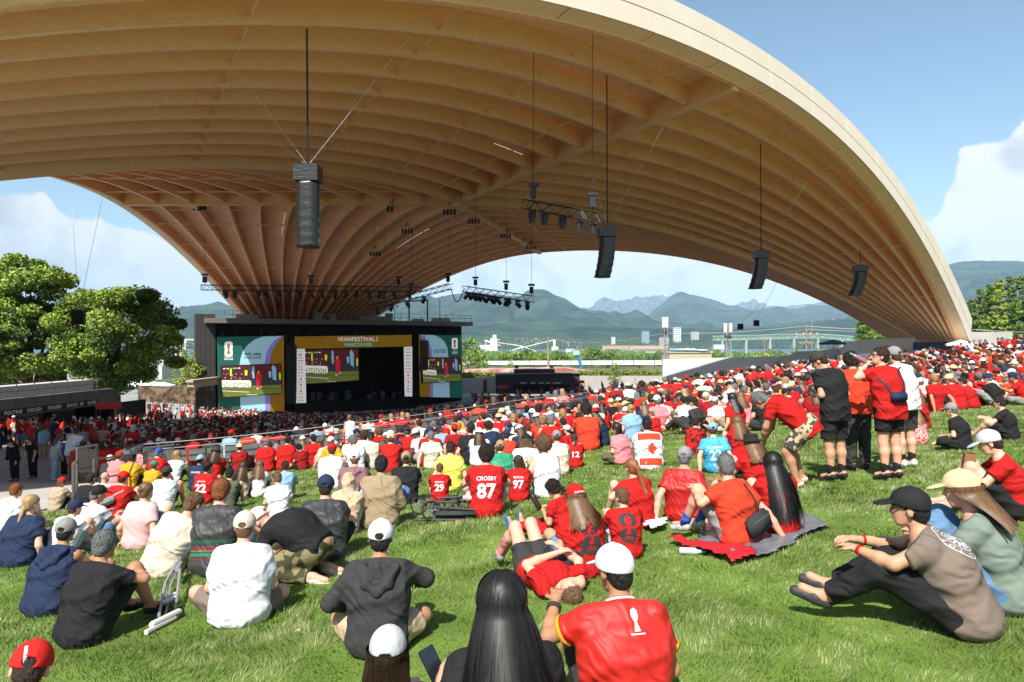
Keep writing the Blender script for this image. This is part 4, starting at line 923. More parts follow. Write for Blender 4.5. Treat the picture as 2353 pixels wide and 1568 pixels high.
MF=mount_mat('mountain_forest',(.016,.036,.030),(.032,.056,.036))
MR=mount_mat('mountain_rock',(.045,.065,.05),(.09,.10,.09),1400)
A=[(-400,700),(-100,690),(200,705),(330,722),(400,719),(440,712),(480,709),(510,709.5),(560,716),(640,735),(720,735),(790,722),(853,713),(905,700),(959,684),(988,681),(1002,687),(1030,681),(1059,675),(1102,673),(1150,680),(1198,681),(1206,673),(1216,668),(1237,665.5),(1254,668),(1263,675),(1275,684),(1296,696),(1322,710),(1348,719),(1385,729),(1420,736),(1457,742),(1500,752),(1560,757),(1640,760)]
mountain('mountains',A,8200,4300,-20,95,MF,0)
C=[(1440,770),(1470,748),(1489,730),(1501,718),(1515,707),(1528,695),(1540,684),(1547,679),(1555,674),(1564,672.5),(1572,672),(1586,677),(1600,681),(1615,684),(1643,692),(1672,703),(1695,704),(1716,713),(1729,717),(1745,713),(1758,712),(1775,711),(1788,711),(1802,718),(1815,724),(1833,723),(1847,714),(1859,707),(1870,706),(1883,709),(1897,709),(1910,707),(1930,716),(1951,726),(2000,740),(2060,730)]
mountain('mountains',C,12500,7500,0,120,MF,3.3)
B=[(1290,730),(1328,710),(1345,710),(1363,713),(1386,703),(1400,700),(1423,698),(1440,703),(1452,700),(1466,696),(1476,690),(1486,683),(1500,682.5),(1514,681.5),(1529,680),(1541,684),(1560,690),(1620,712),(1760,706),(1880,700),(1960,715)]
mountain('mountains',B,19000,14000,100,260,MR,6.1)
mountain('mountains',[(2080,700),(2120,640),(2175,611),(2200,604),(2225,603),(2250,600),(2290,602),(2353,603),(2450,590),(2600,610),(2900,640)],9000,4500,-20,110,MF,9.2)
# low wooded foreshore behind the inlet
mountain('hills',[(-300,762),(300,760),(600,757),(900,752),(1060,746),(1150,742),(1230,748),(1330,752),(1430,757),(1540,759),(1640,757),(1740,754),(1790,749),(1850,743),(1900,737),(1960,731),(2050,725),(2400,720)],5200,3250,-37,26,MF,12.7,nx=260,p=.9)
def far_town():
    rg=np.random.default_rng(4);m=MB()
    for k in range(1500):
        px=rg.uniform(1040,1960) if k%5 else rg.uniform(380,450);t=rg.beta(1.1,2.6);d=3300+1900*t
        c=(rg.uniform()<.55)
        if c: 
            q=[1080,1130,1215,1225,1300,1380,1500,1620,1750,1880][rg.integers(10)];px=q+rg.normal()*22
            if px<1040 or px>1960: continue
        ridge=np.interp(px,[300,600,900,1060,1150,1230,1330,1430,1540,1640,1740,1790,1850,1900,1960],[760,757,752,746,742,748,752,757,759,757,754,749,743,737,731])
        z=-37+((784-ridge)/1569*5200+37)*(t**.9)+6;x=(px-1176.5)/1569*d;w=rg.uniform(6,22);h=rg.uniform(4,9)
        m.box((x,d,z),(w,10,h),m=int(rg.integers(3)))
    return tag(m.build('far_town',[mat('town_white',(.6,.6,.58),.8),mat('town_grey',(.35,.35,.36),.8),mat('town_tan',(.45,.38,.3),.8)]),kind='stuff')
far_town()
def far_trees():
    rg=np.random.default_rng(14);n=26000;px=rg.uniform(380,1980,n);t=rg.uniform(0,1,n)**1.2;d=3260+1950*t
    ridge=np.interp(px,[300,600,900,1060,1150,1230,1330,1430,1540,1640,1740,1790,1850,1900,1960],[760,757,752,746,742,748,752,757,759,757,754,749,743,737,731])
    z=-37+((784-ridge)/1569*5200+37)*(t**.9);x=(px-1176.5)/1569*d;h=rg.uniform(10,24,n);w=h*.33;V=[];
    an=rg.uniform(0,6.3,n);B=[np.stack([x+w*np.cos(an+a),d+w*np.sin(an+a),z],1) for a in(0,2.1,4.2)]+[np.stack([x,d,z+h],1)]
    V=np.stack(B,1).reshape(-1,3);i=np.arange(n)*4;F=np.concatenate([np.stack([i,i+1,i+3],1),np.stack([i+1,i+2,i+3],1),np.stack([i+2,i,i+3],1)])
    me=raw('far_woods',V,F);me.materials.append(mat('far_woods',(.035,.065,.03),.9,var=.5,vscale=.02));tag(link('far_woods',me),kind='stuff')
far_trees()
def near_shore():
    rg=np.random.default_rng(24);n=5200;px=rg.uniform(1050,1990,n);d=rg.uniform(480,1480,n);k=vn(px*.03,d*.004)>-.15;px=px[k];d=d[k];n=len(px);x=(px-1176.5)/1569*d;z=gz(x,d);h=rg.uniform(6,13,n);w=h*.45;an=rg.uniform(0,6.3,n)
    B=[np.stack([x+w*np.cos(an+a)*q,d+w*np.sin(an+a)*q,z+h*f],1) for f,q in((.05,.6),(.45,1.),(.8,.7)) for a in(0,1.57,3.14,4.71)]+[np.stack([x,d,z+h],1)]
    V=np.stack(B,1).reshape(-1,3);i=np.arange(n)*13;F=[];
    for r in range(2):
        for q in range(4): F.append(np.stack([i+r*4+q,i+r*4+(q+1)%4,i+r*4+4+(q+1)%4,i+r*4+4+q],1))
    for q in range(4): F.append(np.stack([i+8+q,i+8+(q+1)%4,i+12,i+12],1))
    me=raw('shore_woods',V,np.concatenate(F));me.materials.append(mat('shore_trees',(.07,.13,.035),.85,var=.6,vscale=.08));tag(link('shore_woods',me),kind='stuff')
    m=MB()
    for _ in range(230):
        d=rg.uniform(1150,1500);q=rg.uniform(1060,1970);w=rg.uniform(10,45);h=rg.uniform(4,11);xx=(q-1176.5)/1569*d;m.box((xx,d,g1(xx,d)+h/2),(w,14,h),m=int(rg.integers(4)))
    tag(m.build('port_sheds',[mat('town_white',(.6,.6,.58),.8),mat('town_grey',(.35,.35,.36),.8),mat('town_tan',(.45,.38,.3),.8),mat('town_rust',(.35,.16,.1),.8)]),kind='stuff')
near_shore()
# inlet-side buildings and landmarks
gb=-38
def tower(px0,px1,py0,d,col,lab,wins=10,cat='tower block'): return block(px0,px1,py0,(784+1569*38/d),d,col,lab,dep=(px1-px0)/1569*d*.8,cat=cat,wins=wins,name='tower_block')
tower(1476,1492,762,3400,(.25,.34,.42),'blue glass tower block, leftmost of the far towers across the inlet')
tower(1549,1565,753,3500,(.6,.62,.64),'tall white tower block across the inlet beside the first mobile mast')
tower(1590,1606,763,3600,(.5,.45,.42),'grey brown tower block between the two mobile masts')
tower(1516,1528,776,3300,(.5,.33,.28),'low reddish tower block left of the tall white tower',5)
tower(1530,1537,776,3350,(.35,.4,.45),'short blue grey tower block beside the reddish one',5)
block(1405,1414,775,792,3300,(.5,.45,.4),'small tan block on the far shore below the mountains')
def silos():
    t=thing('grain_silos','cluster of white grain silos across the inlet right of the stage','silo');d=2300;wm=mat('silo_white',(.62,.62,.60),.8,var=.1,vscale=.05)
    m=MB()
    for k in range(9):
        p=P3(1104+k*4.2,793,d);w=P3(1104,813,d);m.tube((p.x,p.y,gb),(p.x,p.y,p.z),3.1,n=10)
    m.build('silo_row',wm,t)
    m=MB();a=P3(1124,778,d);m.box((a.x+16,d+4,(a.z+gb)/2),(24,18,a.z-gb));b=P3(1131,771,d);m.box((b.x+8,d+4,b.z-3),(12,12,10));m.build('headhouse',wm,t)
    m=MB()
    for (x0,y0,x1,y1) in((1113,783,1200,796),(1185,803,1272,782),(1150,795,1113,784),(1160,812,1200,797),(1200,796,1240,812)): m.tube(P3(x0,y0,d),P3(x1,y1,d),1.6,n=5)
    for x,y in((1200,797),(1225,803),(1180,806),(1160,811)): p=P3(x,y,d);m.tube((p.x,p.y,gb),p,1.2,n=4)
    m.build('conveyor_gallery',wm,t)
    s=thing('loading_tower','slim white loading tower at the end of the long conveyor','tower');m=MB();a=P3(1271,781,d);m.box((a.x+4,d,(a.z+gb)/2),(8,10,a.z-gb));a=P3(1267,797,d);m.box((a.x+12,d,(a.z+gb)/2),(22,14,a.z-gb));m.build('tower_shaft',wm,s)
silos()
for a in ((1385,1445,797,813,1000,(.5,.38,.26),'orange tan warehouse across the yards, left one',18),(1447,1535,798,812,1050,(.55,.42,.3),'long orange tan warehouse left of the first mobile mast',18),(1300,1330,803,812,1400,(.5,.5,.5),'low white shed above the blue boom lift',12),(1420,1470,806,820,760,(.3,.3,.3),'dark grey shed before the orange warehouses',14),
    (1538,1636,812,833,260,(.42,.38,.26),'tan building wrapped in blue and white tarp',14),(1185,1235,812,818,1500,(.3,.28,.27),'low brown shed beyond the tree line',10),(1060,1120,806,815,1900,(.4,.4,.42),'grey waterfront shed below the silos',12),(1640,1665,793,803,1800,(.5,.5,.5),'pale port shed left of the long green bridge',12)):
    block(a[0],a[1],a[2],a[3],a[4],a[5],a[6],a[7],wins=1 if a[4]<1100 and a[4]>300 else 0)
m=MB();rr=random.Random(2);P=[];
for i in range(13):
    for j in range(4): c=P3(1540+i*7.6,811-3*math.sin(math.pi*j/3)-rr.random()*1.5-(3 if i<9 else 1),259);P.append((c.x,259+j*4,c.z+.5))
m.add(P,[(i*4+j,(i+1)*4+j,(i+1)*4+j+1,i*4+j+1) for i in range(12) for j in range(3)]);tag(m.build('tarpaulin',mat('tarp_blue_white',(.68,.72,.75),.5,col2=(.1,.35,.62),vscale=.12)),'crumpled blue and white tarp on the roof of the tan building','tarp')
def bridge():
    t=thing('green_bridge','long pale green truss bridge over the inlet at the right','bridge');gm=mat('bridge_green',(.22,.36,.27),.7);d=1900
    top=[(1640,773),(1700,772),(1830,768),(1895,768),(1990,776)]
    m=MB()
    for (a,b) in zip(top[:-1],top[1:]):
        for o in(0,14):
            m.tube(P3(a[0],a[1],d)+Vector((0,o,0)),P3(b[0],b[1],d)+Vector((0,o,0)),1.6,n=4);m.tube(P3(a[0],a[1]+9,d)+Vector((0,o,0)),P3(b[0],b[1]+9,d)+Vector((0,o,0)),1.9,n=4)
    m.build('chords',gm,t);m=MB()
    for k in range(36):
        x=1640+k*10;y=np.interp(x,[p[0] for p in top],[p[1] for p in top]);y2=np.interp(x+10,[p[0] for p in top],[p[1] for p in top])
        m.tube(P3(x,y,d),P3(x,y+9,d),.9,n=4);m.tube(P3(x,y+9,d) if k%2 else P3(x,y,d),P3(x+10,y2,d) if k%2 else P3(x+10,y2+9,d),.8,n=4)
    m.build('web_members',gm,t);m=MB()
    for k in range(len(top)-1):
        a=P3(top[k][0],top[k][1]+4.5,d+3);b=P3(top[k+1][0],top[k+1][1]+4.5,d+3);m.add([a-Vector((0,0,2.2)),b-Vector((0,0,2.2)),b+Vector((0,0,2.2)),a+Vector((0,0,2.2))],[(0,1,2,3)])
    m.build('deck_side',mat('bridge_deck_pale',(.5,.52,.45),.8),t)
    for x in(1660,1715,1770,1825,1880,1935): y=np.interp(x,[p[0] for p in top],[p[1] for p in top])+9;a=P3(x,y,d);MB().box((a.x,d+7,(a.z+gb)/2),(5,16,a.z-gb)).build('pier',mat('bridge_pier',(.35,.36,.34),.8),t)
bridge()
# masts, poles, wires
M_wood=mat('weathered_wood_pole',(.30,.22,.14),.9,var=.2,vscale=2)
def mast(px,ptop,pant,d,wpx,lab,panels):
    c=P3(px,ptop,d);g=g1(c.x,c.y);t=thing('mobile_mast',lab,'mast',(c.x,c.y,g));z=c.z-g;zb=P3(px,pant,d).z-g;w=wpx/1569*d
    m=MB();n=int(zb/1.2);s=w*.28
    for a,b in((-1,-1),(1,-1),(0,1)): m.tube((a*s,b*s,0),(a*s*.8,b*s*.8,zb),.1,n=5)
    for k in range(n): m.tube((-s,-s,k*1.2),(s,-s,k*1.2+1.2),.05,n=4);m.tube((s,-s,k*1.2),(0,s,k*1.2+1.2),.05,n=4)
    m.build('lattice',mat('mast_steel',(.30,.30,.29),.6),t);m=MB()
    for k in range(panels): an=2*math.pi*k/panels+.4;m.box((math.cos(an)*w*.38,math.sin(an)*w*.38,(z+zb)/2),(w*.34,.25,z-zb),rz=an+math.pi/2)
    m.build('antenna_panels',M_off,t);m=MB();m.lathe((0,0,zb-1.5),[(w*.3,0),(w*.4,.4),(w*.3,1.2)],8);m.build('collar',M_dark,t)
mast(1529,729,753,150,15,'nearer mobile mast with a white antenna box, at the ramp wall end',6)
mast(1673,743,764,165,22,'mobile mast with four separate white antenna panels, left of the bridge',4)
def pole(px,ptop,d,lab,arm=0,pb=None,r=.16):
    c=P3(px,ptop,d);g=g1(c.x,c.y);t=thing('utility_pole',lab,'pole',(c.x,c.y,g));z=c.z-g;m=MB();m.tube((0,0,0),(0,0,z),r,r*.7,8);m.build('post',M_wood,t)
    if arm:
        m=MB();m.box((0,-.2,z-arm*.9),(arm*2,.15,.22));m.box((0,-.2,z-arm*1.6),(arm*1.4,.15,.2));m.build('crossarm',M_wood,t);m=MB()
        for k in range(4): m.lathe((-arm*.9+k*arm*.6,-.2,z-arm*.9+.1),[(.08,0),(.1,.1),(.04,.3)],6)
        m.build('insulators',M_off,t)
pole(1853,746,120,'tall wooden utility pole with crossarms, right of the bridge middle',2.0)
pole(1259.5,775,300,'wooden pole standing on the field left of the blue boom lift',0,r=.5)
pole(1335,797,300,'thin rusty pole beside the blue boom lift',0,r=.25)
pole(1866,735,150,'thin grey light mast behind the big utility pole',0,r=.1)
pole(1757,770,200,'slim grey utility pole under the bridge, middle',1.0)
def wire(lab,P,r=.03,sag=.6):
    m=MB()
    for a,b in zip(P[:-1],P[1:]):
        L=(b-a).length;m.path([a.lerp(b,k/10)-Vector((0,0,sag*L/40*4*(k/10)*(1-k/10))) for k in range(11)],r,n=4)
    tag(m.build('overhead_wire',M_wire),lab,'wire')
wire('upper overhead wire running between the poles across the mountains',[P3(1040,793,240),P3(1259,776,300),P3(1529,765,150),P3(1853,749,120),P3(2050,757,118)],.05)
wire('lower overhead wire at the right, from the big pole to the timber roof',[P3(1660,768,160),P3(1853,757,120),P3(2060,760,118)],.04)
wire('overhead wire in front of the right poplars',[P3(2235,757,85),P3(2420,764,80)],.03)
def boom():
    t=thing('boom_lift','blue boom lift raised to the left beyond the long wall','boom lift',(0,0,0));bm=mat('boom_blue',(.03,.20,.42),.5);d=170
    m=MB();m.tube(P3(1340,857,d),P3(1326,812,d),.42,.3,6);m.build('boom_arm',bm,t);m=MB();m.box(P3(1324,811,d),(1.6,1,1.1));m.build('platform_basket',mat('basket_pale_blue',(.35,.5,.6),.5),t);m=MB();a=P3(1340,862,d);m.box(a,(3,2,1.4));m.build('chassis',bm,t)
boom()
slab('white_barrier','long white barrier wall along the far side of the field',[(1055,839),(1055,830),(1560,828),(1560,839)],310,.5,M_off)
b=slab('rusty_roof','long low building roof with rusty red sheets before the field',[(1060,858),(1066,851),(1300,846),(1390,858)],150,8,mat('rusty_sheets',(.40,.13,.08),.8,col2=(.45,.40,.36),vscale=.25,var=.3),'roof')
slab('orange_banner','long orange strip banner above the yellow hedge right of the stage',[(1098,862),(1098,857.5),(1200,859),(1200,862)],132,.1,mat('orange_banner',(.75,.15,.03),.7),'banner')
for k in range(9):
    c=P3(1120+k*48,836,305);tag(MB().tube((c.x,c.y,c.z-3),(c.x,c.y,c.z+2.6),.14,n=5).build('field_post',M_rail),['leftmost','second','third','fourth','middle','sixth','seventh','eighth','rightmost'][k]+' of nine thin grey posts on the field before the white barrier','post','posts along the field')
# the air between here and the mountains
def haze():
    me=MB();me.box((0,9500,1030),(44000,39000,2300));m=bpy.data.materials.new('haze_air');m.use_nodes=True;nt=m.node_tree;nt.nodes.clear()
    v=node(nt,'ShaderNodeVolumePrincipled');v.inputs['Density'].default_value=HAZE;v.inputs['Color'].default_value=(.50,.74,1,1);v.inputs['Anisotropy'].default_value=-.25
    o=node(nt,'ShaderNodeOutputMaterial');nt.links.new(v.outputs[0],o.inputs['Volume']);tag(me.build('haze',m),kind='stuff')
HAZE=4.3e-5
haze()
# ---------------------------------------------------------------- figures: smooth bodies grown from tapered limbs
def _rotm(yaw=0,pitch=0,roll=0):
    """head/limb turn: yaw left(+), pitch down(+), roll"""
    return np.array((Matrix.Rotation(yaw,3,'Z')@Matrix.Rotation(-pitch,3,'X')@Matrix.Rotation(roll,3,'Y')))
class Fld:
    def __init__(s,lo,hi,h):
        s.h=h;s.o=np.array(lo,float);n=np.ceil((np.array(hi)-lo)/h).astype(int)+1;s.n=n
        s.ax=[s.o[i]+h*np.arange(n[i]) for i in range(3)]
    def new(s): return np.full(s.n,.5,dtype=np.float32)
    def put(s,F,prims,grow=0.):
        for p in prims:
            k=p[-1]
            if p[0]=='c':
                a,b,ra,rb=np.asarray(p[1],float),np.asarray(p[2],float),p[3]+grow,p[4]+grow;r=max(ra,rb)+k+2*s.h;lo=np.minimum(a,b)-r;hi=np.maximum(a,b)+r
            else:
                c,rr,Rm=np.asarray(p[1],float),np.asarray(p[2],float)+grow,p[3];r=rr.max()+k+2*s.h;lo=c-r;hi=c+r
            i0=np.clip(((lo-s.o)/s.h).astype(int),0,s.n-1);i1=np.clip(((hi-s.o)/s.h).astype(int)+2,1,s.n)
            if (i1<=i0).any(): continue
            sl=tuple(slice(i0[q],i1[q]) for q in range(3))
            X=s.ax[0][sl[0]][:,None,None];Y=s.ax[1][sl[1]][None,:,None];Z=s.ax[2][sl[2]][None,None,:]
            if p[0]=='c':
                d=b-a;L=max(float(d@d),1e-9);x=X-a[0];y=Y-a[1];z=Z-a[2];t=np.clip((x*d[0]+y*d[1]+z*d[2])/L,0,1)
                f=np.sqrt((x-t*d[0])**2+(y-t*d[1])**2+(z-t*d[2])**2)-(ra+(rb-ra)*t)
            else:
                x=X-c[0];y=Y-c[1];z=Z-c[2]
                if Rm is not None: x,y,z=(Rm[0,0]*x+Rm[1,0]*y+Rm[2,0]*z),(Rm[0,1]*x+Rm[1,1]*y+Rm[2,1]*z),(Rm[0,2]*x+Rm[1,2]*y+Rm[2,2]*z)
                q=np.sqrt((x/rr[0])**2+(y/rr[1])**2+(z/rr[2])**2);q2=np.sqrt((x/rr[0]**2)**2+(y/rr[1]**2)**2+(z/rr[2]**2)**2)+1e-9
                f=q*(q-1)/q2
            G=F[sl];f=f.astype(np.float32)
            if k>0:
                hh=np.maximum(k-np.abs(G-f),0)/k;F[sl]=np.minimum(G,f)-hh*hh*k*.25
            else: F[sl]=np.minimum(G,f)
        return F
    def plane(s,c,n):
        n=np.asarray(n,float);n=n/np.linalg.norm(n)
        return ((s.ax[0]-c[0])[:,None,None]*n[0]+(s.ax[1]-c[1])[None,:,None]*n[1]+(s.ax[2]-c[2])[None,None,:]*n[2]).astype(np.float32)
    def wr(s,amp,ph=0,fx=15,fz=24):
        X=s.ax[0][:,None,None];Y=s.ax[1][None,:,None];Z=s.ax[2][None,None,:]
        a=26*Z+9*X*np.sin(ph+2*Z)+2.2*np.sin(7*X+ph)+2.5*np.sin(5*Y+2*ph)
        c=np.abs(np.sin(a))**.7;b=np.abs(np.sin(17*X-13*Z+3*np.sin(6*Y+ph)+ph))**.7
        w=.5+.5*np.sin(5*X+7*Z+2*ph+2*np.sin(5*Y));lo=.35+.65*np.clip((.45-Z)*3,0,1)
        bz=np.abs(np.sin(58*Z+2.6*np.sin(8*X+ph)+2*np.sin(11*Y+2*ph)))**.8*np.clip((.27-Z)*6,0,1)*np.clip(Z*14,0,1)*(.5+.5*np.sin(9*X+3*ph))
        return (amp*1.9*((c*w+b*(1-w)-.6)*lo+.55*(bz-.3))).astype(np.float32)
_CE=[((0,0,0),(1,0,0)),((0,1,0),(1,1,0)),((0,0,1),(1,0,1)),((0,1,1),(1,1,1)),((0,0,0),(0,1,0)),((1,0,0),(1,1,0)),((0,0,1),(0,1,1)),((1,0,1),(1,1,1)),((0,0,0),(0,0,1)),((1,0,0),(1,0,1)),((0,1,0),(0,1,1)),((1,1,0),(1,1,1))]
def nets(F,o,h):
    F=F.copy();F[0]=F[-1]=.1;F[:,0]=F[:,-1]=.1;F[:,:,0]=F[:,:,-1]=.1
    S=F<0;c=sum(S[a:S.shape[0]-1+a,b:S.shape[1]-1+b,d:S.shape[2]-1+d].astype(np.int8) for a in(0,1) for b in(0,1) for d in(0,1))
    I,J,K=np.nonzero((c>0)&(c<8));
    if len(I)==0: return np.zeros((0,3)),np.zeros((0,4),int)
    idx=np.full(c.shape,-1,np.int32);idx[I,J,K]=np.arange(len(I));acc=np.zeros((len(I),3));cnt=np.zeros(len(I))
    for a,b in _CE:
        fa=F[I+a[0],J+a[1],K+a[2]];fb=F[I+b[0],J+b[1],K+b[2]];x=(fa<0)!=(fb<0);t=np.where(x,fa/np.where(x,fa-fb,1),0)
        P=np.array(a)[None]+(np.array(b)-np.array(a))[None]*t[:,None];acc+=P*x[:,None];cnt+=x
    V=(np.stack([I,J,K],1)+acc/cnt[:,None])*h+o
    Q=[]
    for ax in range(3):
        u,v=[q for q in range(3) if q!=ax];sh=[slice(None)]*3;s1=list(sh);s2=list(sh);s1[ax]=slice(0,-1);s2[ax]=slice(1,None)
        A=S[tuple(s1)];B=S[tuple(s2)];E=np.argwhere(A!=B);E=E[(E[:,u]>0)&(E[:,v]>0)]
        fl=A[E[:,0],E[:,1],E[:,2]];eu=np.zeros(3,int);ev=np.zeros(3,int);eu[u]=1;ev[v]=1
        g=lambda d:idx[tuple((E-d).T)]
        q=np.stack([g(eu+ev),g(ev),g(0*eu),g(eu)],1)
        flip=fl if ax!=1 else ~fl
        q=np.where(flip[:,None],q,q[:,::-1]);Q.append(q)
    Q=np.concatenate(Q);Q=Q[(Q>=0).all(1)];return V,Q
V3=lambda *a:np.array(a,float)
def lerp(a,b,t): return np.asarray(a)*(1-t)+np.asarray(b)*t
LEGS={'cross':dict(kn=(.31,.26,.15),an=(-.06,.42,.08),ft=(-.9,.3,-.1)),'up':dict(kn=(.15,.40,.50),an=(.12,.62,.08),ft=(0,1,-.15)),
 'out':dict(kn=(.12,.50,.15),an=(.12,.93,.09),ft=(.2,.35,.9)),'wide':dict(kn=(.27,.36,.36),an=(.16,.62,.08),ft=(.2,1,-.1)),'half':dict(kn=(.16,.46,.32),an=(.12,.80,.08),ft=(.1,.9,.3))}
ARMS={'knee':dict(el=(.25,.27,.36),wr=(.13,.47,.42)),'lap':dict(el=(.26,.08,.28),wr=(.09,.29,.24)),'back':dict(el=(.28,-.14,.30),wr=(.30,-.30,.05)),'hug':dict(el=(.24,.26,.34),wr=(.02,.50,.36)),
 'side':dict(el=(.29,.0,.27),wr=(.34,.06,.06)),'phone':dict(el=(.25,.12,.30),wr=(.10,.34,.42)),'chin':dict(el=(.22,.30,.36),wr=(.06,.30,.60))}
def rig(pose='up',arms='knee',lean=.18,curve=.22,roll=0,twist=0,hy=0,hp=.15,hr=0,stand=False,legs=None,over=None,sc=1):
    J={}
    if stand:
        J['pel']=V3(0,0,.95);L1,L2=.27,.25
    else: J['pel']=V3(0,0,.12);L1,L2=.27,.23
    d1=V3(math.sin(roll),math.sin(lean),math.cos(lean));d1/=np.linalg.norm(d1);c2=lean+curve;d2=V3(math.sin(roll*1.3),math.sin(c2),math.cos(c2));d2/=np.linalg.norm(d2)
    J['d1'],J['d2']=d1,d2;J['chest']=J['pel']+d1*L1;J['neck']=J['chest']+d2*L2
    side=V3(math.cos(twist),math.sin(twist),-math.sin(roll));side/=np.linalg.norm(side);J['side']=side;J['fwd']=np.cross(d2,side)*1.0;J['fwd']=V3(-side[1],side[0],0) if abs(d2[2])>.5 else J['fwd']
    R_=_rotm(hy,hp,hr);J['R']=R_;J['head']=J['neck']+d2*.045+R_@V3(0,.025,.125)
    for s,n in((-1,'L'),(1,'R')):
        J['sh'+n]=J['neck']-d2*.062+side*s*.168
        J['hip'+n]=J['pel']+V3(s*.09,.02,-.01)
        if stand:
            J['kn'+n]=V3(s*.10,.02,.50);J['an'+n]=V3(s*.10,-.02,.09);J['ft'+n]=V3(s*.15,1,-.25)
            J['el'+n]=J['sh'+n]+V3(s*.06,-.02,-.29);J['wr'+n]=J['el'+n]+V3(s*.0,.08,-.25)
        else:
            l=LEGS[pose];m=V3(s,1,1);J['kn'+n]=V3(*l['kn'])*m;J['an'+n]=V3(*l['an'])*m;J['ft'+n]=V3(*l['ft'])*m
            a=ARMS[arms];off=(J['neck']-V3(0,.15,.60));J['el'+n]=V3(*a['el'])*m+off*.6*V3(1,1,.4);J['wr'+n]=V3(*a['wr'])*m+off*.15
    if over: 
        for k,v in over.items(): J[k]=np.array(v,float)
    return J
def torso(J,f):
    p,c,n,sd=J['pel'],J['chest'],J['neck'],J['side'];P=[]
    for s in(-1,1):
        P.append(('c',p+sd*s*.075*f,c+sd*s*.082*f,.112*f,.108*f,.06));P.append(('c',c+sd*s*.082*f,n-J['d2']*.07+sd*s*.075,.108*f,.078,.06))
        P.append(('c',n-J['d2']*.025,J['sh'+('L' if s<0 else 'R')],.056,.054,.05))
    P.append(('c',p,c+J['d1']*.04,.115*f,.12*f,.06))
    return P
def headprims(J):
    H=J['head'];R_=J['R'];q=lambda *a:H+R_@V3(*a)
    return [('c',J['neck']-J['d2']*.03,q(0,-.03,-.065),.056,.050,.03),('e',q(0,-.012,.028),(.075,.094,.090),R_,.02),('e',q(0,.030,-.030),(.060,.064,.082),R_,.02),('c',q(-.02,.05,-.085),q(.02,.05,-.085),.026,.026,.02),
            ('c',q(0,.086,.012),q(0,.104,-.026),.009,.013,.012),('e',q(0,.083,-.062),(.022,.012,.010),R_,.006),('e',q(-.077,-.004,-.012),(.011,.021,.032),R_,.008),('e',q(.077,-.004,-.012),(.011,.021,.032),R_,.008)]
def limbs(J,f,arm=1):
    P=[]
    for n in 'LR':
        P+=[('c',J['sh'+n],J['el'+n],.052*arm,.041*arm,.03),('c',J['el'+n],lerp(J['el'+n],J['wr'+n],.35),.041*arm,.042*arm,.02),('c',lerp(J['el'+n],J['wr'+n],.35),J['wr'+n],.042*arm,.026,.02)]
        k,a=J['kn'+n],J['an'+n];ft=J['ft'+n]/np.linalg.norm(J['ft'+n]);c=lerp(k,a,.32)
        bk=J['hip'+n]-k;bk=bk-(a-k)*((a-k)@bk)/max(1e-6,(a-k)@(a-k));bn=np.linalg.norm(bk);bk=bk/bn if bn>.05 else V3(0,-1,0)
        P+=[('c',J['hip'+n],k,.092*f,.060,.05),('c',k,c+bk*.012,.058,.060,.03),('c',c+bk*.012,a,.060,.037,.03),('c',a,a+ft*.13-V3(0,0,.02)*0,.038,.030,.03),('c',a-ft*.035,a+ft*.02,.036,.036,.02)]
    return P
def hand_prims(J,n,curl=.5,pn=None,spread=1):
    w=J['wr'+n];e=J['el'+n];d=w-e;d=d/np.linalg.norm(d);pn=V3(0,.1,-1) if pn is None else V3(*pn);pn=pn-d*(pn@d);pn/=max(1e-6,np.linalg.norm(pn));sd=np.cross(d,pn)*(1 if n=='R' else -1)
    P=[('c',w-d*.01,w+d*.03,.025,.024,.01)]
    for o in(-.022,0,.022): P.append(('c',w+d*.02+sd*o*.6,w+d*.075+sd*o,.017,.014,.012))
    for o,l in((-.030,.058),(-.010,.074),(.011,.068),(.030,.052)):
        b=w+d*.08+sd*o;a1=curl*.7;a2=curl*1.6;m=b+(d*math.cos(a1)+pn*math.sin(a1))*l*.5+sd*o*.15*spread;t=m+(d*math.cos(a2)+pn*math.sin(a2))*l*.5
        P+=[('c',b,m,.0095,.0088,.004),('c',m,t,.0088,.0072,.002)]
    t0=w+d*.025-sd*.026*1;t1=t0-sd*.028+d*.022+pn*.012;t2=t1+d*.030+pn*.015+sd*.004;P+=[('c',t0,t1,.013,.011,.008),('c',t1,t2,.011,.0085,.003)]
    return P
def bounds(prims,pad=.05):
    lo=np.full(3,9.);hi=-lo
    for p in prims:
        if p[0]=='c': r=max(p[3],p[4]);a=np.minimum(p[1],p[2])-r;b=np.maximum(p[1],p[2])+r
        else: r=max(p[2]);a=np.asarray(p[1])-r;b=np.asarray(p[1])+r
        lo=np.minimum(lo,a);hi=np.maximum(hi,b)
    return lo-pad,hi+pad
def g_body(J,f=1,h=.014,hands=True,curl=(.5,.5),pn=(None,None),hh=.005):
    P=torso(J,f*.96)+limbs(J,f)+headprims(J);lo,hi=bounds(P);G=Fld(lo,hi,h);F=G.put(G.new(),P);V,Q=nets(F,G.o,h);VV=[V];QQ=[Q];n=len(V)
    if hands:
        for i,s in enumerate('LR'):
            HP=hand_prims(J,s,curl[i],pn[i]);lo,hi=bounds(HP,.012);G=Fld(lo,hi,hh);v,q=nets(G.put(G.new(),HP),G.o,hh);VV.append(v);QQ.append(q+n);n+=len(v)
    return np.concatenate(VV),np.concatenate(QQ)
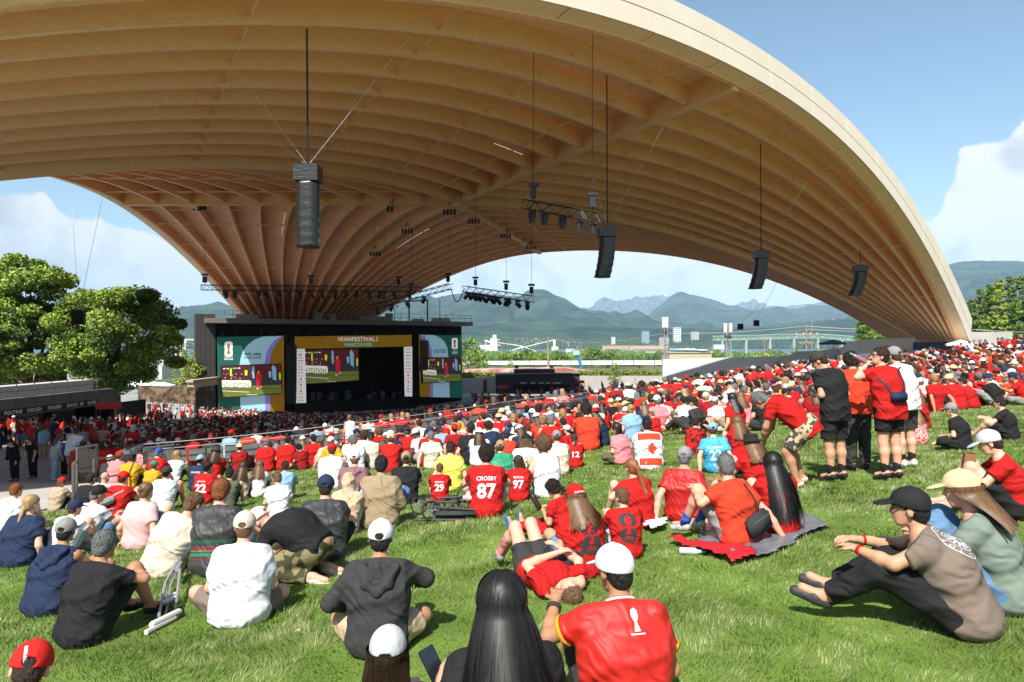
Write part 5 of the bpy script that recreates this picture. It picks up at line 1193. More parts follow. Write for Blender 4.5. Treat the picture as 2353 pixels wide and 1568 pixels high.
def g_shirt(J,f=1,h=.014,sleeve=.62,stand=False,wr=.0035,hem=None,ph=0,loose=.016,drape=True,neck=.012):
    T_=torso(J,f);P=list(T_)
    if drape and not stand: P.append(('e',J['pel']+V3(0,-.01,-.03),(.19*f,.135*f,.12),None,.06))
    if stand: P.append(('c',J['pel']+J['side']*.075,J['pel']-J['side']*.075,.108*f,.108*f,.05))
    if stand: P.append(('c',J['pel']+J['side']*.08-J['d1']*.12,J['pel']-J['side']*.08-J['d1']*.12,.105*f,.105*f,.06))
    Al=[]
    for n in 'LR':
        s,e,w=J['sh'+n],J['el'+n],J['wr'+n]
        if sleeve<=0: continue
        if sleeve<=1: Al.append((('c',s,lerp(s,e,min(1,sleeve+.1)),.056,.060,.05),lerp(s,e,sleeve),e-s,None))
        else: Al.append((('c',s,e,.058,.050,.05),lerp(e,w,sleeve-1),w-e,('c',e,lerp(e,w,min(1,sleeve-1+.06)),.050,.038,.03)))
    lo,hi=bounds(P+[a[0] for a in Al]+[a[3] for a in Al if a[3]],.06);G=Fld(lo,hi,h);F=G.put(G.new(),P,loose)
    if sleeve<=0:
        pass
    for a in Al:
        S=G.put(G.new(),[a[0]]+([a[3]] if a[3] else []),loose*.9);S=np.maximum(S,G.plane(a[1],a[2]));hh=np.maximum(.05-np.abs(F-S),0)/.05;F=np.minimum(F,S)-hh*hh*.0125
    if sleeve<=0: # tank top: open the arms
        for n in 'LR': 
            A=G.put(G.new(),[('c',J['sh'+n]+(J['sh'+n]-J['neck'])*.1,J['el'+n],.066,.07,0)],.0);F=np.maximum(F,-A)
    if wr: F=F+G.wr(wr,ph)
    F=np.maximum(F,G.plane(J['neck']+J['d2']*neck,J['d2']+V3(0,.35,0)))
    if hem is None: hem=(V3(0,0,.012),V3(0,0,-1)) if not stand else (J['pel']-J['d1']*.13,-J['d1'])
    F=np.maximum(F,G.plane(hem[0],hem[1]));return nets(F,G.o,h)
def g_pants(J,f=1,h=.014,length=.8,loose=.014,stand=False,ph=1,wr=.003):
    P=[('c',J['hipL']+V3(0,-.02,.0),J['hipR']+V3(0,-.02,.0),.112*f,.112*f,.04)];
    if stand:P.append(('c',J['pel']+V3(-.07,0,.06),J['pel']+V3(.07,0,.06),.105*f,.105*f,.04))
    L=[]
    for n in 'LR':
        hp_,k,a=J['hip'+n],J['kn'+n],J['an'+n]
        if length<=1: L.append(([('c',hp_,lerp(hp_,k,min(1,length+.08)),.098*f,.083,.05)],lerp(hp_,k,length),k-hp_))
        else: L.append(([('c',hp_,k,.098*f,.072,.05),('c',k,lerp(k,a,length-1+.05),.072,.058,.04)],lerp(k,a,length-1),a-k))
    lo,hi=bounds(P+[q for l in L for q in l[0]],.06);G=Fld(lo,hi,h);F=G.put(G.new(),P,loose)
    for l in L:
        S=G.put(G.new(),l[0],loose);S=np.maximum(S,G.plane(l[1],l[2]));hh=np.maximum(.05-np.abs(F-S),0)/.05;F=np.minimum(F,S)-hh*hh*.0125
    if wr:F=F+G.wr(wr,ph,20,20)
    if not stand:F=np.maximum(F,G.plane(V3(0,0,.008),V3(0,0,-1)))
    return nets(F,G.o,h)
def g_hair(J,style='short',h=.012,length=.3,side=0,capped=False,sleek=False):
    H=J['head'];R_=J['R'];q=lambda *a:H+R_@V3(*a);t={'buzz':.001,'short':.008,'curly':.026,'afro':.05}.get(style,.010)
    if sleek: t=.001
    if capped:t0=t;t=min(t,.004)
    else:t0=t
    P=[('e',q(0,-.016,.032),(.078+t,.097+t,.093+t),R_,.02),('e',q(0,-.058,-.035),(.062+t0*.6,.052+t0*.6,.062),R_,.03)];D=[]
    bk=-V3(0,math.cos(J['d2'][1]),0)
    n=J['neck'];d2=J['d2'];bd=np.cross(d2,V3(-1,0,0));bd=bd/np.linalg.norm(bd);bd=bd if bd[1]<0 else -bd
    back=lambda u,o:(n-d2*u if u<.2 else n-d2*.2-J['d1']*(u-.2))+bd*o
    if style=='long':
        w=.055;
        for s in(-1,-.5,0,.5,1):
            D+=[('c',q(s*.045,-.05,.0),back(.02,.080)+V3(s*.060,0,0),.062,.052,.06),('c',back(.02,.080)+V3(s*.060,0,0),back(length*.55,.13)+V3(s*.066+side,0,0),.050,.040,.06),('c',back(length*.55,.13)+V3(s*.066+side,0,0),back(length*(1-.06*abs(s)),.14)+V3(s*.050+side,0,0),.040,.014,.05)]
    elif style=='bob':
        for s in(-1,0,1): D+=[('c',q(s*.05,-.045,.01),q(s*.065,-.05,-.12),.052,.045,.04)]
    elif style=='pony': D+=[('c',q(0,-.105,.045),q(0,-.15,.0),.026,.035,.02),('c',q(0,-.15,.0),back(length*.6,.13)+V3(side*.6,0,0),.036,.034,.02),('c',back(length*.6,.13)+V3(side*.6,0,0),back(length,.14)+V3(side,0,0),.034,.014,.02)]
    elif style=='bun': D+=[('e',q(0,-.115,.035),(.042,.04,.04),None,.015)]
    elif style=='lowpony': D+=[('c',q(0,-.10,-.04),back(length,.12),.03,.018,.02)]
    lo,hi=bounds(P+D,.03);G=Fld(lo,hi,h);F=G.put(G.new(),P)
    F=np.maximum(F,G.plane(q(0,.078,.062),R_@V3(0,.79,-.61)));F=np.maximum(F,G.plane(q(0,0,-.088),R_@V3(0,0,-1)))
    if capped: F=np.maximum(F,G.plane(q(0,.1,.075),R_@V3(0,-.14,1)))
    if D and not (sleek and style in('long','bob')): F=np.minimum(F,G.put(G.new(),D,-.020 if sleek and style in('long','bob') else 0))
    amp={'curly':.007,'afro':.008,'buzz':0,'short':.003}.get(style,.003)
    if amp and not sleek:
        if style in('curly','afro'):
            X,Y,Z=G.ax[0][:,None,None],G.ax[1][None,:,None],G.ax[2][None,None,:];F=F+(amp*(np.sin(95*X+2*np.sin(60*Z))*np.sin(88*Y+2*np.sin(70*X))*np.sin(92*Z+2*np.sin(65*Y)))*1.7).astype(np.float32)
        else: F=F+(amp*np.sin(150*G.ax[0][:,None,None]+2*np.sin(9*G.ax[2][None,None,:])+3*np.sin(20*G.ax[1][None,:,None]))).astype(np.float32)
    return nets(F,G.o,h)
def g_cap(J,h=.008,back=False,kind='cap',hole=True):
    H=J['head'];R_=J['R'].copy()
    if back: R_=R_@np.array(Matrix.Rotation(math.pi,3,'Z'))
    yo=.010 if back else 0
    q=lambda *a:H+R_@V3(*a)
    P=[('e',q(0,-.008+yo,.034),(.096,.118,.108),R_,.0)]
    B=[('e',q(0,.128+yo,.030),(.076,.082,.0115),R_@np.array(Matrix.Rotation(-.22,3,'X')),.01)]
    lo,hi=bounds(P+B,.02);G=Fld(lo,hi,h);F=G.put(G.new(),P);F=np.maximum(F,G.plane(q(0,.1,.032),R_@V3(0,.16,-1)))
    F=G.put(F,B)
    F=np.minimum(F,G.put(G.new(),[('e',q(0,-.008+yo,.143),(.010,.010,.006),R_,.0)]))
    if hole:
        A=G.put(G.new(),[('e',q(0,-.125+yo,.024),(.034,.05,.024),R_,.0)]);F=np.maximum(F,-A)
    return nets(F,G.o,h)
def g_hood(J,h=.014):
    H=J['head'];R_=J['R'];q=lambda *a:H+R_@V3(*a)
    P=[('e',q(0,-.02,.03),(.105,.125,.12),R_,.0),('c',q(0,-.05,-.05),J['neck']-V3(0,.03,.03),.09,.11,.06)]
    lo,hi=bounds(P,.03);G=Fld(lo,hi,h);F=G.put(G.new(),P)+G.wr(.005,2);F=np.maximum(F,G.plane(q(0,.07,0),R_@V3(0,1,-.1)));return nets(F,G.o,h)
def g_hooddown(J,h=.012):
    n,d2,d1=J['neck'],J['d2'],J['d1'];bd=np.cross(d2,V3(-1,0,0));bd/=np.linalg.norm(bd);bd=bd if bd[1]<0 else -bd;P=[]
    q=lambda x,o,dn:n-d2*min(dn,.16)-d1*max(0,dn-.16)+bd*o+V3(x,0,0)
    for s in(-1,1): P+=[('c',q(s*.075,.01,.0),q(s*.115,.10,.05),.030,.034,.03),('c',q(s*.115,.10,.05),q(s*.08,.150,.17),.034,.030,.03),('c',q(s*.08,.150,.17),q(0,.165,.225),.030,.030,.03)]
    P.append(('e',q(0,.125,.11),(.10,.030,.10),None,.03))
    lo,hi=bounds(P,.03);G=Fld(lo,hi,h);return nets(G.put(G.new(),P)+G.wr(.003,1),G.o,h)
def g_shoe(J,n,h=.009):
    a=J['an'+n];ft=J['ft'+n]/np.linalg.norm(J['ft'+n]);up=V3(0,0,1)-ft*ft[2];
    if np.linalg.norm(up)<.3: up=-V3(0,1,0)-ft*(-ft[1])
    up/=np.linalg.norm(up);dn=-up*.045
    P=[('c',a-ft*.03+dn*.4,a+ft*.03+dn*.5,.046,.046,.02),('c',a+ft*.03+dn*.6,a+ft*.16+dn*.9,.042,.036,.03)]
    lo,hi=bounds(P,.03);G=Fld(lo,hi,h);F=G.put(G.new(),P);F=np.maximum(F,G.plane(a+dn*1.5,dn));F=np.maximum(F,G.plane(a+up*.062,up));return nets(F,G.o,h)
M_skin=mat('skin',(.5,.3,.2),.55,objcol=True,var=.06,vscale=14,spec=.3)
def cloth(name,fold=1.0,rough=.85,scale=7,stretch=(1,1,1),spec=.15,fine=0):
    if name in MATS: return MATS[name]
    m=mat(name,(.5,.5,.5),rough,objcol=True,bump=fold,bscale=scale,var=.05,vscale=9,stretch=stretch,spec=spec)
    if fine:
        nt=m.node_tree;L=nt.links.new;b=nt.nodes['Principled BSDF'];tc=node(nt,'ShaderNodeTexCoord')
        hs=[]
        for (rot,sc_,dis) in ((.35,2.1,7.5),(-.9,1.6,9.0)):
            mp=node(nt,'ShaderNodeMapping');mp.inputs['Rotation'].default_value=(0,rot,0);L(tc.outputs['Object'],mp.inputs[0])
            w=node(nt,'ShaderNodeTexWave',i_Scale=sc_,i_Distortion=dis,i_Detail=1.5);w.inputs['Detail Scale'].default_value=1.1;w.bands_direction='Z';L(mp.outputs[0],w.inputs[0]);hs.append(mathn(nt,'POWER',w.outputs['Fac'],1.8))
        n=node(nt,'ShaderNodeTexNoise',i_Scale=3.5,i_Detail=2.0);L(tc.outputs['Object'],n.inputs['Vector'])
        k=node(nt,'ShaderNodeMix',data_type='FLOAT');L(n.outputs[0],k.inputs[0]);L(hs[0],k.inputs[2]);L(hs[1],k.inputs[3])
        h=mathn(nt,'MULTIPLY',k.outputs[0],mathn(nt,'ADD',n.outputs[0],.1))
        w3=node(nt,'ShaderNodeTexWave',i_Scale=4.6,i_Distortion=13,i_Detail=2.0);w3.inputs['Detail Scale'].default_value=.9;w3.bands_direction='Z';L(mp.outputs[0],w3.inputs[0]);h=mathn(nt,'ADD',h,mathn(nt,'MULTIPLY',mathn(nt,'MULTIPLY',w3.outputs['Fac'],n.outputs[0]),.30))
        n2=node(nt,'ShaderNodeTexNoise',i_Scale=420,i_Detail=1.0);L(tc.outputs['Object'],n2.inputs['Vector']);h=mathn(nt,'ADD',h,mathn(nt,'MULTIPLY',n2.outputs[0],.03))
        bp=node(nt,'ShaderNodeBump',i_Strength=1.0,i_Distance=.036*fine);L(h,bp.inputs['Height']);L(bp.outputs[0],b.inputs['Normal'])
    return m
M_cloth=cloth('cloth',.45,.85,5,(1,1,2.6),fine=1.0);M_shiny=cloth('sports_cloth',.45,.5,5,(1,1,2.6),.35,fine=.8);M_capm=cloth('cap_cloth',.4,.8,18)
M_hair=cloth('hair_mat',.4,.36,120,(1,1,.07),.5);M_strand=mat('hair_strands',(.1,.1,.1),.46,objcol=True,var=.30,vscale=55,stretch=(1,1,.05),spec=.32);M_shorth=cloth('short_hair',1.0,.6,85,(1,1,.45),.35);M_curl=cloth('curly_hair',1.8,.6,60,(1,1,1),.3);M_shoe=cloth('shoe_mat',.4,.6,30,(1,1,1),.3)
def pattern(name,kind,c1,c2,scale):
    if name in MATS: return MATS[name]
    m=bpy.data.materials.new(name);m.use_nodes=True;nt=m.node_tree;L=nt.links.new;b=nt.nodes['Principled BSDF'];b.inputs['Roughness'].default_value=.85;b.inputs['Specular IOR Level'].default_value=.15
    tc=node(nt,'ShaderNodeTexCoord');mx=node(nt,'ShaderNodeMix',data_type='RGBA');mx.inputs[6].default_value=(*c1,1);mx.inputs[7].default_value=(*c2,1)
    if kind=='check':
        a=[]
        for ax in('X','Z'):
            w=node(nt,'ShaderNodeTexWave',i_Scale=scale);w.bands_direction=ax;L(tc.outputs['Object'],w.inputs[0]);a.append(w.outputs['Fac'])
        L(mathn(nt,'MULTIPLY',a[0],a[1]),mx.inputs[0])
    elif kind=='stripe':
        w=node(nt,'ShaderNodeTexWave',i_Scale=scale,i_Distortion=.6);w.bands_direction='Z';L(tc.outputs['Object'],w.inputs[0]);r=node(nt,'ShaderNodeMapRange',i_1=.45,i_2=.55);L(w.outputs['Fac'],r.inputs[0]);L(r.outputs[0],mx.inputs[0])
    elif kind=='rows':
        n=node(nt,'ShaderNodeTexVoronoi',i_Scale=scale);mp=node(nt,'ShaderNodeMapping');mp.inputs['Scale'].default_value=(1,1,2.2);L(tc.outputs['Object'],mp.inputs[0]);L(mp.outputs[0],n.inputs['Vector']);r=node(nt,'ShaderNodeMapRange',i_1=.30,i_2=.22);L(n.outputs['Distance'],r.inputs[0]);L(r.outputs[0],mx.inputs[0])
    else:
        n=node(nt,'ShaderNodeTexNoise',i_Scale=scale,i_Detail=2.0);L(tc.outputs['Object'],n.inputs['Vector']);r=node(nt,'ShaderNodeMapRange',i_1=.48,i_2=.53);L(n.outputs['Fac'],r.inputs[0]);L(r.outputs[0],mx.inputs[0])
    L(mx.outputs[2],b.inputs['Base Color']);MATS[name]=m;return m
SKIN={'l':(.58,.33,.23),'m':(.47,.25,.155),'t':(.36,.18,.10),'d':(.12,.062,.04),'r':(.60,.30,.21)}
HAIRC={'black':(.010,.009,.009),'brown':(.055,.028,.014),'dkbrown':(.025,.014,.009),'blond':(.30,.18,.08),'ltbrown':(.13,.07,.035),'red':(.20,.065,.02),'grey':(.13,.13,.13),'white':(.5,.48,.45)}
CLR={'red':(.40,.012,.011),'dred':(.25,.010,.012),'orange':(.52,.045,.018),'white':(.60,.61,.63),'cream':(.52,.46,.37),'black':(.016,.016,.017),'char':(.035,.035,.036),'navy':(.018,.028,.065),'grey':(.22,.22,.22),'lgrey':(.42,.43,.44),
 'khaki':(.27,.20,.125),'tan':(.36,.27,.20),'mauve':(.20,.10,.105),'blue':(.03,.10,.36),'sky':(.20,.33,.48),'napoli':(.04,.30,.52),'yellow':(.58,.55,.09),'gold':(.55,.27,.02),'green':(.02,.22,.12),'sage':(.16,.20,.165),'pink':(.62,.20,.22),
 'brown':(.17,.13,.105),'olive':(.09,.09,.05),'denim':(.10,.19,.32),'ldenim':(.30,.42,.53),'beige':(.45,.33,.22),'hotred':(.50,.018,.014),'tcap':(.58,.44,.24),'dgreen':(.01,.09,.06),'maroon':(.10,.03,.035)}
def child(name,geo,m,par,col=None,smooth=True):
    V,Q=geo
    if len(V)==0: return None
    me=raw(name,V,Q,smooth);me.materials.append(m);o=link(name,me,par)
    if col is not None:o.color=(*col,1)
    return o
def locks(J,n,length,rg,w=.0026,capped=False,spread=1.35,wave=.004,back_off=.150,side=0,bob=False,hw=1.):
    """long hair as many fine locks: over the crown, then falling down the back"""
    H=J['head'];Rm=J['R'];nk=J['neck'];d2=J['d2'];bd=np.cross(d2,V3(-1,0,0));bd/=np.linalg.norm(bd);bd=bd if bd[1]<0 else -bd
    back=lambda u,o:(nk-d2*u if u<.2 else nk-d2*.2-J['d1']*(u-.2))+bd*o
    OV=[];OQ=[];ncl=90;cph=rg.uniform(0,6.3,ncl);cdx=rg.normal(0,.014,ncl);wv=rg.uniform(.3,2.6,ncl);cl_=rg.uniform(.8,1.08,ncl)
    for k in range(n):
        cl=int(rg.integers(ncl));phi=(cl/ncl*2-1)*2.05+rg.normal()*.03;o=rg.uniform(.004,.016);r3=np.array([.087+.012*(hw-1),.107,.103])+o*hw;c=V3(0,-.014,.030)
        part=rg.uniform(-.1,.15);pts=[]
        for t in np.linspace(.98 if capped else .10,1.18,8):
            a=t*math.pi/2;oo=o+.004*math.sin(5*t+cph[cl]);dv=V3(math.sin(phi)*math.sin(a),-math.cos(phi)*math.sin(a),math.cos(a));p=c+dv*(r3+oo-o);pts.append((H+Rm@p,Rm@dv))
        E=pts[-1][0];xo=(E-H)@V3(1,0,0);L=length*cl_[cl]*rg.uniform(.9,1.03)
        if bob: T_=H+Rm@V3(xo*1.12,-.075,-.22*cl_[cl]);Mi=H+Rm@V3(xo*1.15,-.09,-.12)
        else:
            fx=xo*spread*hw+cdx[cl]*hw*1.5+side;T_=back(L,back_off+.028+(.045 if length>.3 else .012)-.36*abs(xo)+o)+V3(fx,0,0);Mi=back(.02,.150-.30*abs(xo)+o*hw)+V3(xo*1.38*(.5+.5*hw)+side*.5,0,0)
        for u in np.linspace(.1,1,12):
            p=E*(1-u)**2+2*u*(1-u)*Mi+T_*u*u+V3(wv[cl]*wave*math.sin(8*u+cph[cl])*u,wave*.6*math.cos(8*u+cph[cl])*u,0);nv=V3((p-H)[0]*.8,-.1,.02);pts.append((p,nv/np.linalg.norm(nv)))
        b=len(OV);ww=w*rg.uniform(.7,1.5)
        for i,(p,nv) in enumerate(pts):
            tg=pts[min(i+1,len(pts)-1)][0]-pts[max(i-1,0)][0];sd=np.cross(tg,nv);sd/=max(1e-6,np.linalg.norm(sd));q=ww*(1-.75*(i/len(pts))**3);OV+=[p-sd*q,p+sd*q]
        OQ+=[(b+2*i,b+2*i+1,b+2*i+3,b+2*i+2) for i in range(len(pts)-1)]
    return np.array(OV),np.array(OQ)
def tufts(J,n,rg,kind='short',capped=False,t=.009):
    H=J['head'];Rm=J['R'];c=V3(0,-.016,.032);OV=[];OQ=[];r3=np.array([.078+t,.097+t,.093+t])
    while len(OQ)<n*2:
        v=rg.normal(size=3);v/=np.linalg.norm(v);p=c+v*r3
        if (p-V3(0,.078,.062))@V3(0,.79,-.61)>-.004 or p[2]<-.075 or (capped and p[2]>.0): continue
        if kind=='short': g=V3(rg.normal()*.25+v[0]*.3,-.35+rg.normal()*.2,-.9);L=rg.uniform(.018,.034);up=.006
        else: g=rg.normal(size=3);L=rg.uniform(.02,.035);up=.018
        g=g-v*(g@v);g/=max(1e-6,np.linalg.norm(g));s=np.cross(g,v);w=.0028 if kind=='short' else .004;b=len(OV)
        for i,(a,u) in enumerate(((0,-.003),(.5,up*.8),(1,up*.6))): q=H+Rm@(p+g*L*a+v*u);d=Rm@s*w*(1-.7*a);OV+=[q-d,q+d]
        OQ+=[(b,b+1,b+3,b+2),(b+2,b+3,b+5,b+4)]
    return np.array(OV),np.array(OQ)
def decal(name,geo,par,mesh_geo,centre,normal,up,m,off=.004,col=None,sub=True,gap=.35):
    """print laid on cloth: the flat art is dropped onto the surface"""
    V,Q=mesh_geo;bv=BVHTree.FromPolygons([Vector(v) for v in V],[tuple(map(int,q)) for q in Q]);N=Vector(normal).normalized();U=Vector(up);U=(U-N*U.dot(N)).normalized();S=U.cross(N)
    v,f=geo;import bmesh
    bm=bmesh.new();vs=[bm.verts.new((a.x,a.y,0)) for a in v]
    for q in f:
        try:bm.faces.new([vs[i] for i in q])
        except Exception:pass
    bmesh.ops.triangulate(bm,faces=bm.faces[:])
    for _ in range(3):
        le=[e for e in bm.edges if e.calc_length()>.035]
        if not le: break
        bmesh.ops.subdivide_edges(bm,edges=le,cuts=1);bmesh.ops.triangulate(bm,faces=bm.faces[:])
    C=Vector(centre);
    for a in bm.verts:
        p=C+S*a.co.x+U*a.co.y;r=bv.ray_cast(p+N*gap,-N)
        a.co=(r[0]+N*off) if r[0] is not None and (r[0]-p).length<gap*1.2 else p
    me=bpy.data.meshes.new(name);bm.to_mesh(me);bm.free();me.materials.append(m);o=link(name,me,par)
    if col is not None:o.color=(*col,1)
    return o
M_print=cloth('print_ink',.3,.7,12)
def person(label,px=None,base=None,top=None,pos=None,yaw=0,scale=None,pose='up',arms='knee',f=1.,skin='l',hair='short',hc='brown',hl=.3,hside=0,cap=None,capback=False,shirt='red',sleeve=.62,smat=None,pants='black',plen=.8,pmat=None,
           stand=False,shoes=None,h=.014,text=None,hood=False,hooddown=False,strands=0,group=None,over=None,curl=(.5,.5),pn=(None,None),hat=None,dz=0,hole=True,hw=1.25,hem=None,wr=.0055,loose=.016,drape=True,ph=0,**k):
    if hair in('long','bob') and not strands: strands=300
    J=rig(pose,arms,stand=stand,over=over,**k)
    if pos is None:
        x,y,z=hit(px,base)
        if scale is None:
            Ht=(J['head'][2]+.115)+(.02 if cap else 0);scale=(base-top)/1569*y/(Ht)*(1 if stand else 1.0);scale=min(1.22,max(.62,scale))
    else: x,y=pos;z=g1(x,y)
    scale=scale or 1
    body=child('person',g_body(J,f,h,True,curl,pn),M_skin,None,SKIN[skin]);body.location=(x,y,z+dz);body.rotation_euler.z=R(yaw);body.scale=(scale,)*3
    tag(body,label,'person',group=group)
    sg=g_shirt(J,f,h,sleeve,stand,wr=wr,hem=hem,ph=ph,loose=loose,drape=drape);sh=child('shirt' if sleeve<=1 else 'top',sg,smat or M_cloth,body,CLR[shirt])
    if pants: child('shorts' if plen<=1 else 'trousers',g_pants(J,f,h,plen,stand=stand,ph=ph),pmat or M_cloth,body,CLR[pants])
    if hood: child('hood',g_hood(J),M_cloth,body,CLR[shirt])
    elif hair!='bald':
        hg=g_hair(J,hair,.010 if strands else .012,hl*(.82 if strands else 1),hside,bool(cap or hat),bool(strands))
        ho=child('hair',hg,M_curl if hair in('curly','afro') else M_shorth if hair in('short','buzz') else M_hair,body,HAIRC[hc])
        if strands:
            V,Q=locks(J,int(strands*1.8),hl+.02,rng,.0026 if strands>350 else .0045,bool(cap or hat),side=hside,bob=(hair=='bob'),hw=hw);q2=np.concatenate([hg[1],Q+len(hg[0])]);v2=np.concatenate([hg[0],V]);me=raw('hair',v2,q2,True);me.materials.append(M_strand);ho.data=me
    if not hood and hair in('short','curly','afro') and not strands:
        kd='short' if hair=='short' else 'curly';V,Q=tufts(J,420 if h<.0145 else 260,rng,kd,bool(cap or hat),{'short':.009,'curly':.024,'afro':.047}[hair])
        me=raw('hair',np.concatenate([hg[0],V]),np.concatenate([hg[1],Q+len(hg[0])]),True);me.materials.append(M_curl if kd=='curly' else M_shorth);ho.data=me
    if hooddown: child('hood',g_hooddown(J),M_cloth,body,CLR[shirt])
    if cap: child('cap',g_cap(J,.008,capback,hole=hole),M_capm,body,CLR[cap])
    if hat:
        q=J['head'];rr_,cr,hh,col=hat;Rm=J['R'];m=MB();m.lathe((0,0,0),[(.085,.03),(rr_,.015),(rr_,.022),(.10,.045),(.098,hh*.8),(cr,hh),(.02,hh-.01)],24);V=np.array([q+Rm@V3(*v)+V3(0,0,.01) for v in m.V]);me=raw('hat',V,m.F,True);me.materials.append(M_capm);o=link('hat',me,body);o.color=(*CLR[col],1)
    if shoes:
        for n in 'LR': child('shoe',g_shoe(J,n),M_shoe,body,CLR[shoes])
    if text:
        for (s,w,hgt,dz_,col) in text:
            V,F=text_geo(s,1,'CENTER',.035 if len(s)<3 else .01);xs=[v.x for v in V];ys=[v.y for v in V];v2=[Vector(((v.x-(min(xs)+max(xs))/2)/(max(xs)-min(xs))*w,(v.y-(min(ys)+max(ys))/2)/(max(ys)-min(ys))*hgt,0)) for v in V]
            nb=np.cross(J['d1']+J['d2'],J['side']);nb=-nb if nb[1]>0 else nb
            decal('print',(v2,F),sh,sg,J['neck']-J['d2']*.12-(J['d1']*(dz_-.0)),nb,J['d1']+J['d2'],M_print,col=CLR[col])
    body['J']=0;del body['J'];return body,J,sg,sh
def put_on(body,J,P,name,label,cat,m,col=None,local=False): pass
# ---------------------------------------------------------------- the people one can tell apart, nearest first
GL='spectators on the lawn'
def pr(label,px,base,top=None,yaw=12,**k):
    k.setdefault('group',GL);return person(label,px,base,top,yaw=yaw,**k)
def standm(label,px,base,top=None,yaw=0,**k): return pr(label,px,base,top,yaw,stand=True,**k)
# foreground
b_polo=pr('man in red polo shirt and plain white cap, nearest the camera, bottom centre right',1440,1690,1278,8,hole=False,shirt='hotred',smat=M_shiny,cap='white',hair='buzz',hc='black',skin='t',pants='char',f=1.16,pose='half',arms='lap',hy=.35,h=.012,lean=.12,over=dict(elL=(-.36,.20,.42),wrL=(-.28,.42,.52)),ph=2)
b_hair=pr('woman with very long black hair and black top holding a phone, bottom centre',1170,1860,1368,10,hw=1.32,hair='long',hc='black',hl=.40,shirt='black',strands=2200,skin='m',sleeve=1.8,pants='char',plen=1.9,pose='cross',h=.012,arms='phone',over=dict(wrL=(-.26,.26,.40),elL=(-.30,.04,.30)),curl=(.9,.5),pn=((.6,.5,.2),None))
b_wcap=pr('woman with brown hair under a pale grey cap, cut by the bottom edge',880,1900,1480,2,hair='bob',hc='dkbrown',cap='lgrey',shirt='maroon',strands=900,h=.011,hp=.0,skin='l',pose='cross')
b_rcap=pr('child in a bright red cap with a white stripe, bottom left corner',38,1955,1535,30,cap='hotred',hair='buzz',hc='dkbrown',shirt='red',hp=.45,hr=.2,h=.011,lean=.3,skin='l')
b_hood=pr('man in dark grey hooded top and off white cap sitting cross-legged, bottom centre',868,1500,1213,5,pose='cross',arms='knee',shirt='char',sleeve=1.75,cap='white',hair='short',hc='black',skin='t',pants='beige',f=1.06,hooddown=True,h=.012,over=dict(elL=(-.34,.06,.34),wrL=(-.24,.30,.22),elR=(.33,.18,.46),wrR=(.26,.40,.36)),lean=.2)
b_black=pr('man with silver black hair in black t-shirt, arms over his knees, lower left',190,1478,1240,-14,pose='up',arms='hug',shirt='black',hc='grey',hair='short',skin='t',pants='black',f=1.1,h=.012,lean=.25,hy=.15,over=dict(elR=(.34,.30,.46),wrR=(.10,.50,.44)),shoes='black')
pr('man in grey flat cap and navy hooded vest, behind the man in black t-shirt',108,1410,1208,-5,pose='wide',shirt='navy',sleeve=0,cap='grey',hair='buzz',hc='black',skin='t',pants='lgrey',f=1.12,lean=.32,hooddown=True,hy=.25)
pr('woman in navy t-shirt with a red bandana tied in her blond hair, left edge',42,1300,1148,-6,pose='half',arms='side',shirt='navy',hair='lowpony',hc='blond',hl=.12,f=1.2,lean=.2,pants='navy',plen=1.9,hy=-.3)
pr('person in white t-shirt wearing a navy and white cap, left of the lower left group',138,1285,1158,-10,pose='up',cap='navy',shirt='white',hair='buzz',f=1.1,lean=.35,pants='sky',hy=-.3)
pr('man in white t-shirt and black cap with red marks, lower left',190,1262,1122,-20,pose='wide',arms='knee',cap='black',shirt='white',hair='buzz',hc='grey',skin='r',f=1.12,lean=.25,pants='denim',hy=-.3)
pr('man with short brown hair in cream t-shirt leaning left, lower left',372,1322,1146,-12,pose='up',arms='lap',shirt='cream',hair='short',hc='ltbrown',skin='r',f=1.12,roll=.28,lean=.3,pants='denim',hy=-.4,hp=.4,ph=4)
b_mex=pr('man with auburn hair in black jersey with green and red pattern at the hem',492,1318,1112,4,pose='wide',shirt='char',smat=M_shiny,hair='short',hc='red',skin='r',f=1.08,pants='sky')
b_white=pr('man in white t-shirt and off white cap, knee out beside the crutch',550,1432,1192,10,pose='cross',arms='lap',shirt='white',cap='cream',capback=False,hair='buzz',hc='ltbrown',skin='r',f=1.22,pants='brown',h=.012,lean=.22,ph=3,over=dict(knL=(-.42,.30,.17)))
pr('man kneeling bent to the left in black t-shirt, camouflage trousers and cream cap',725,1330,None,78,scale=1.0,shirt='black',pants='olive',plen=1.9,pmat=pattern('camouflage','camo',(.05,.05,.025),(.20,.17,.09),9),cap='cream',hair='bald',skin='r',f=1.14,h=.012,
   over=dict(pel=(0,0,.30),chest=(.0,.20,.46),neck=(0,.42,.50),head=(0,.56,.50),d1=(0,.78,.62),d2=(0,.93,.36),shL=(-.18,.36,.46),shR=(.18,.36,.46),hipL=(-.09,.02,.28),hipR=(.09,.02,.28),knL=(-.16,.42,.09),knR=(.16,.40,.09),anL=(-.14,-.05,.06),anR=(.14,-.06,.06),ftL=(0,-1,-.15),ftR=(0,-1,-.15),elL=(-.22,.46,.22),elR=(.22,.46,.22),wrL=(-.08,.62,.10),wrR=(.08,.62,.10)),hp=.9,hem=(V3(0,-.12,.30),V3(0,-1,.15)),shoes='cream',drape=False)
pr('man in shiny black vest jersey and navy cap, behind the kneeling man',742,1288,1100,6,pose='wide',shirt='char',smat=M_shiny,cap='navy',hair='buzz',hc='dkbrown',skin='r',f=1.2,pants='black',loose=.02,sleeve=.5)
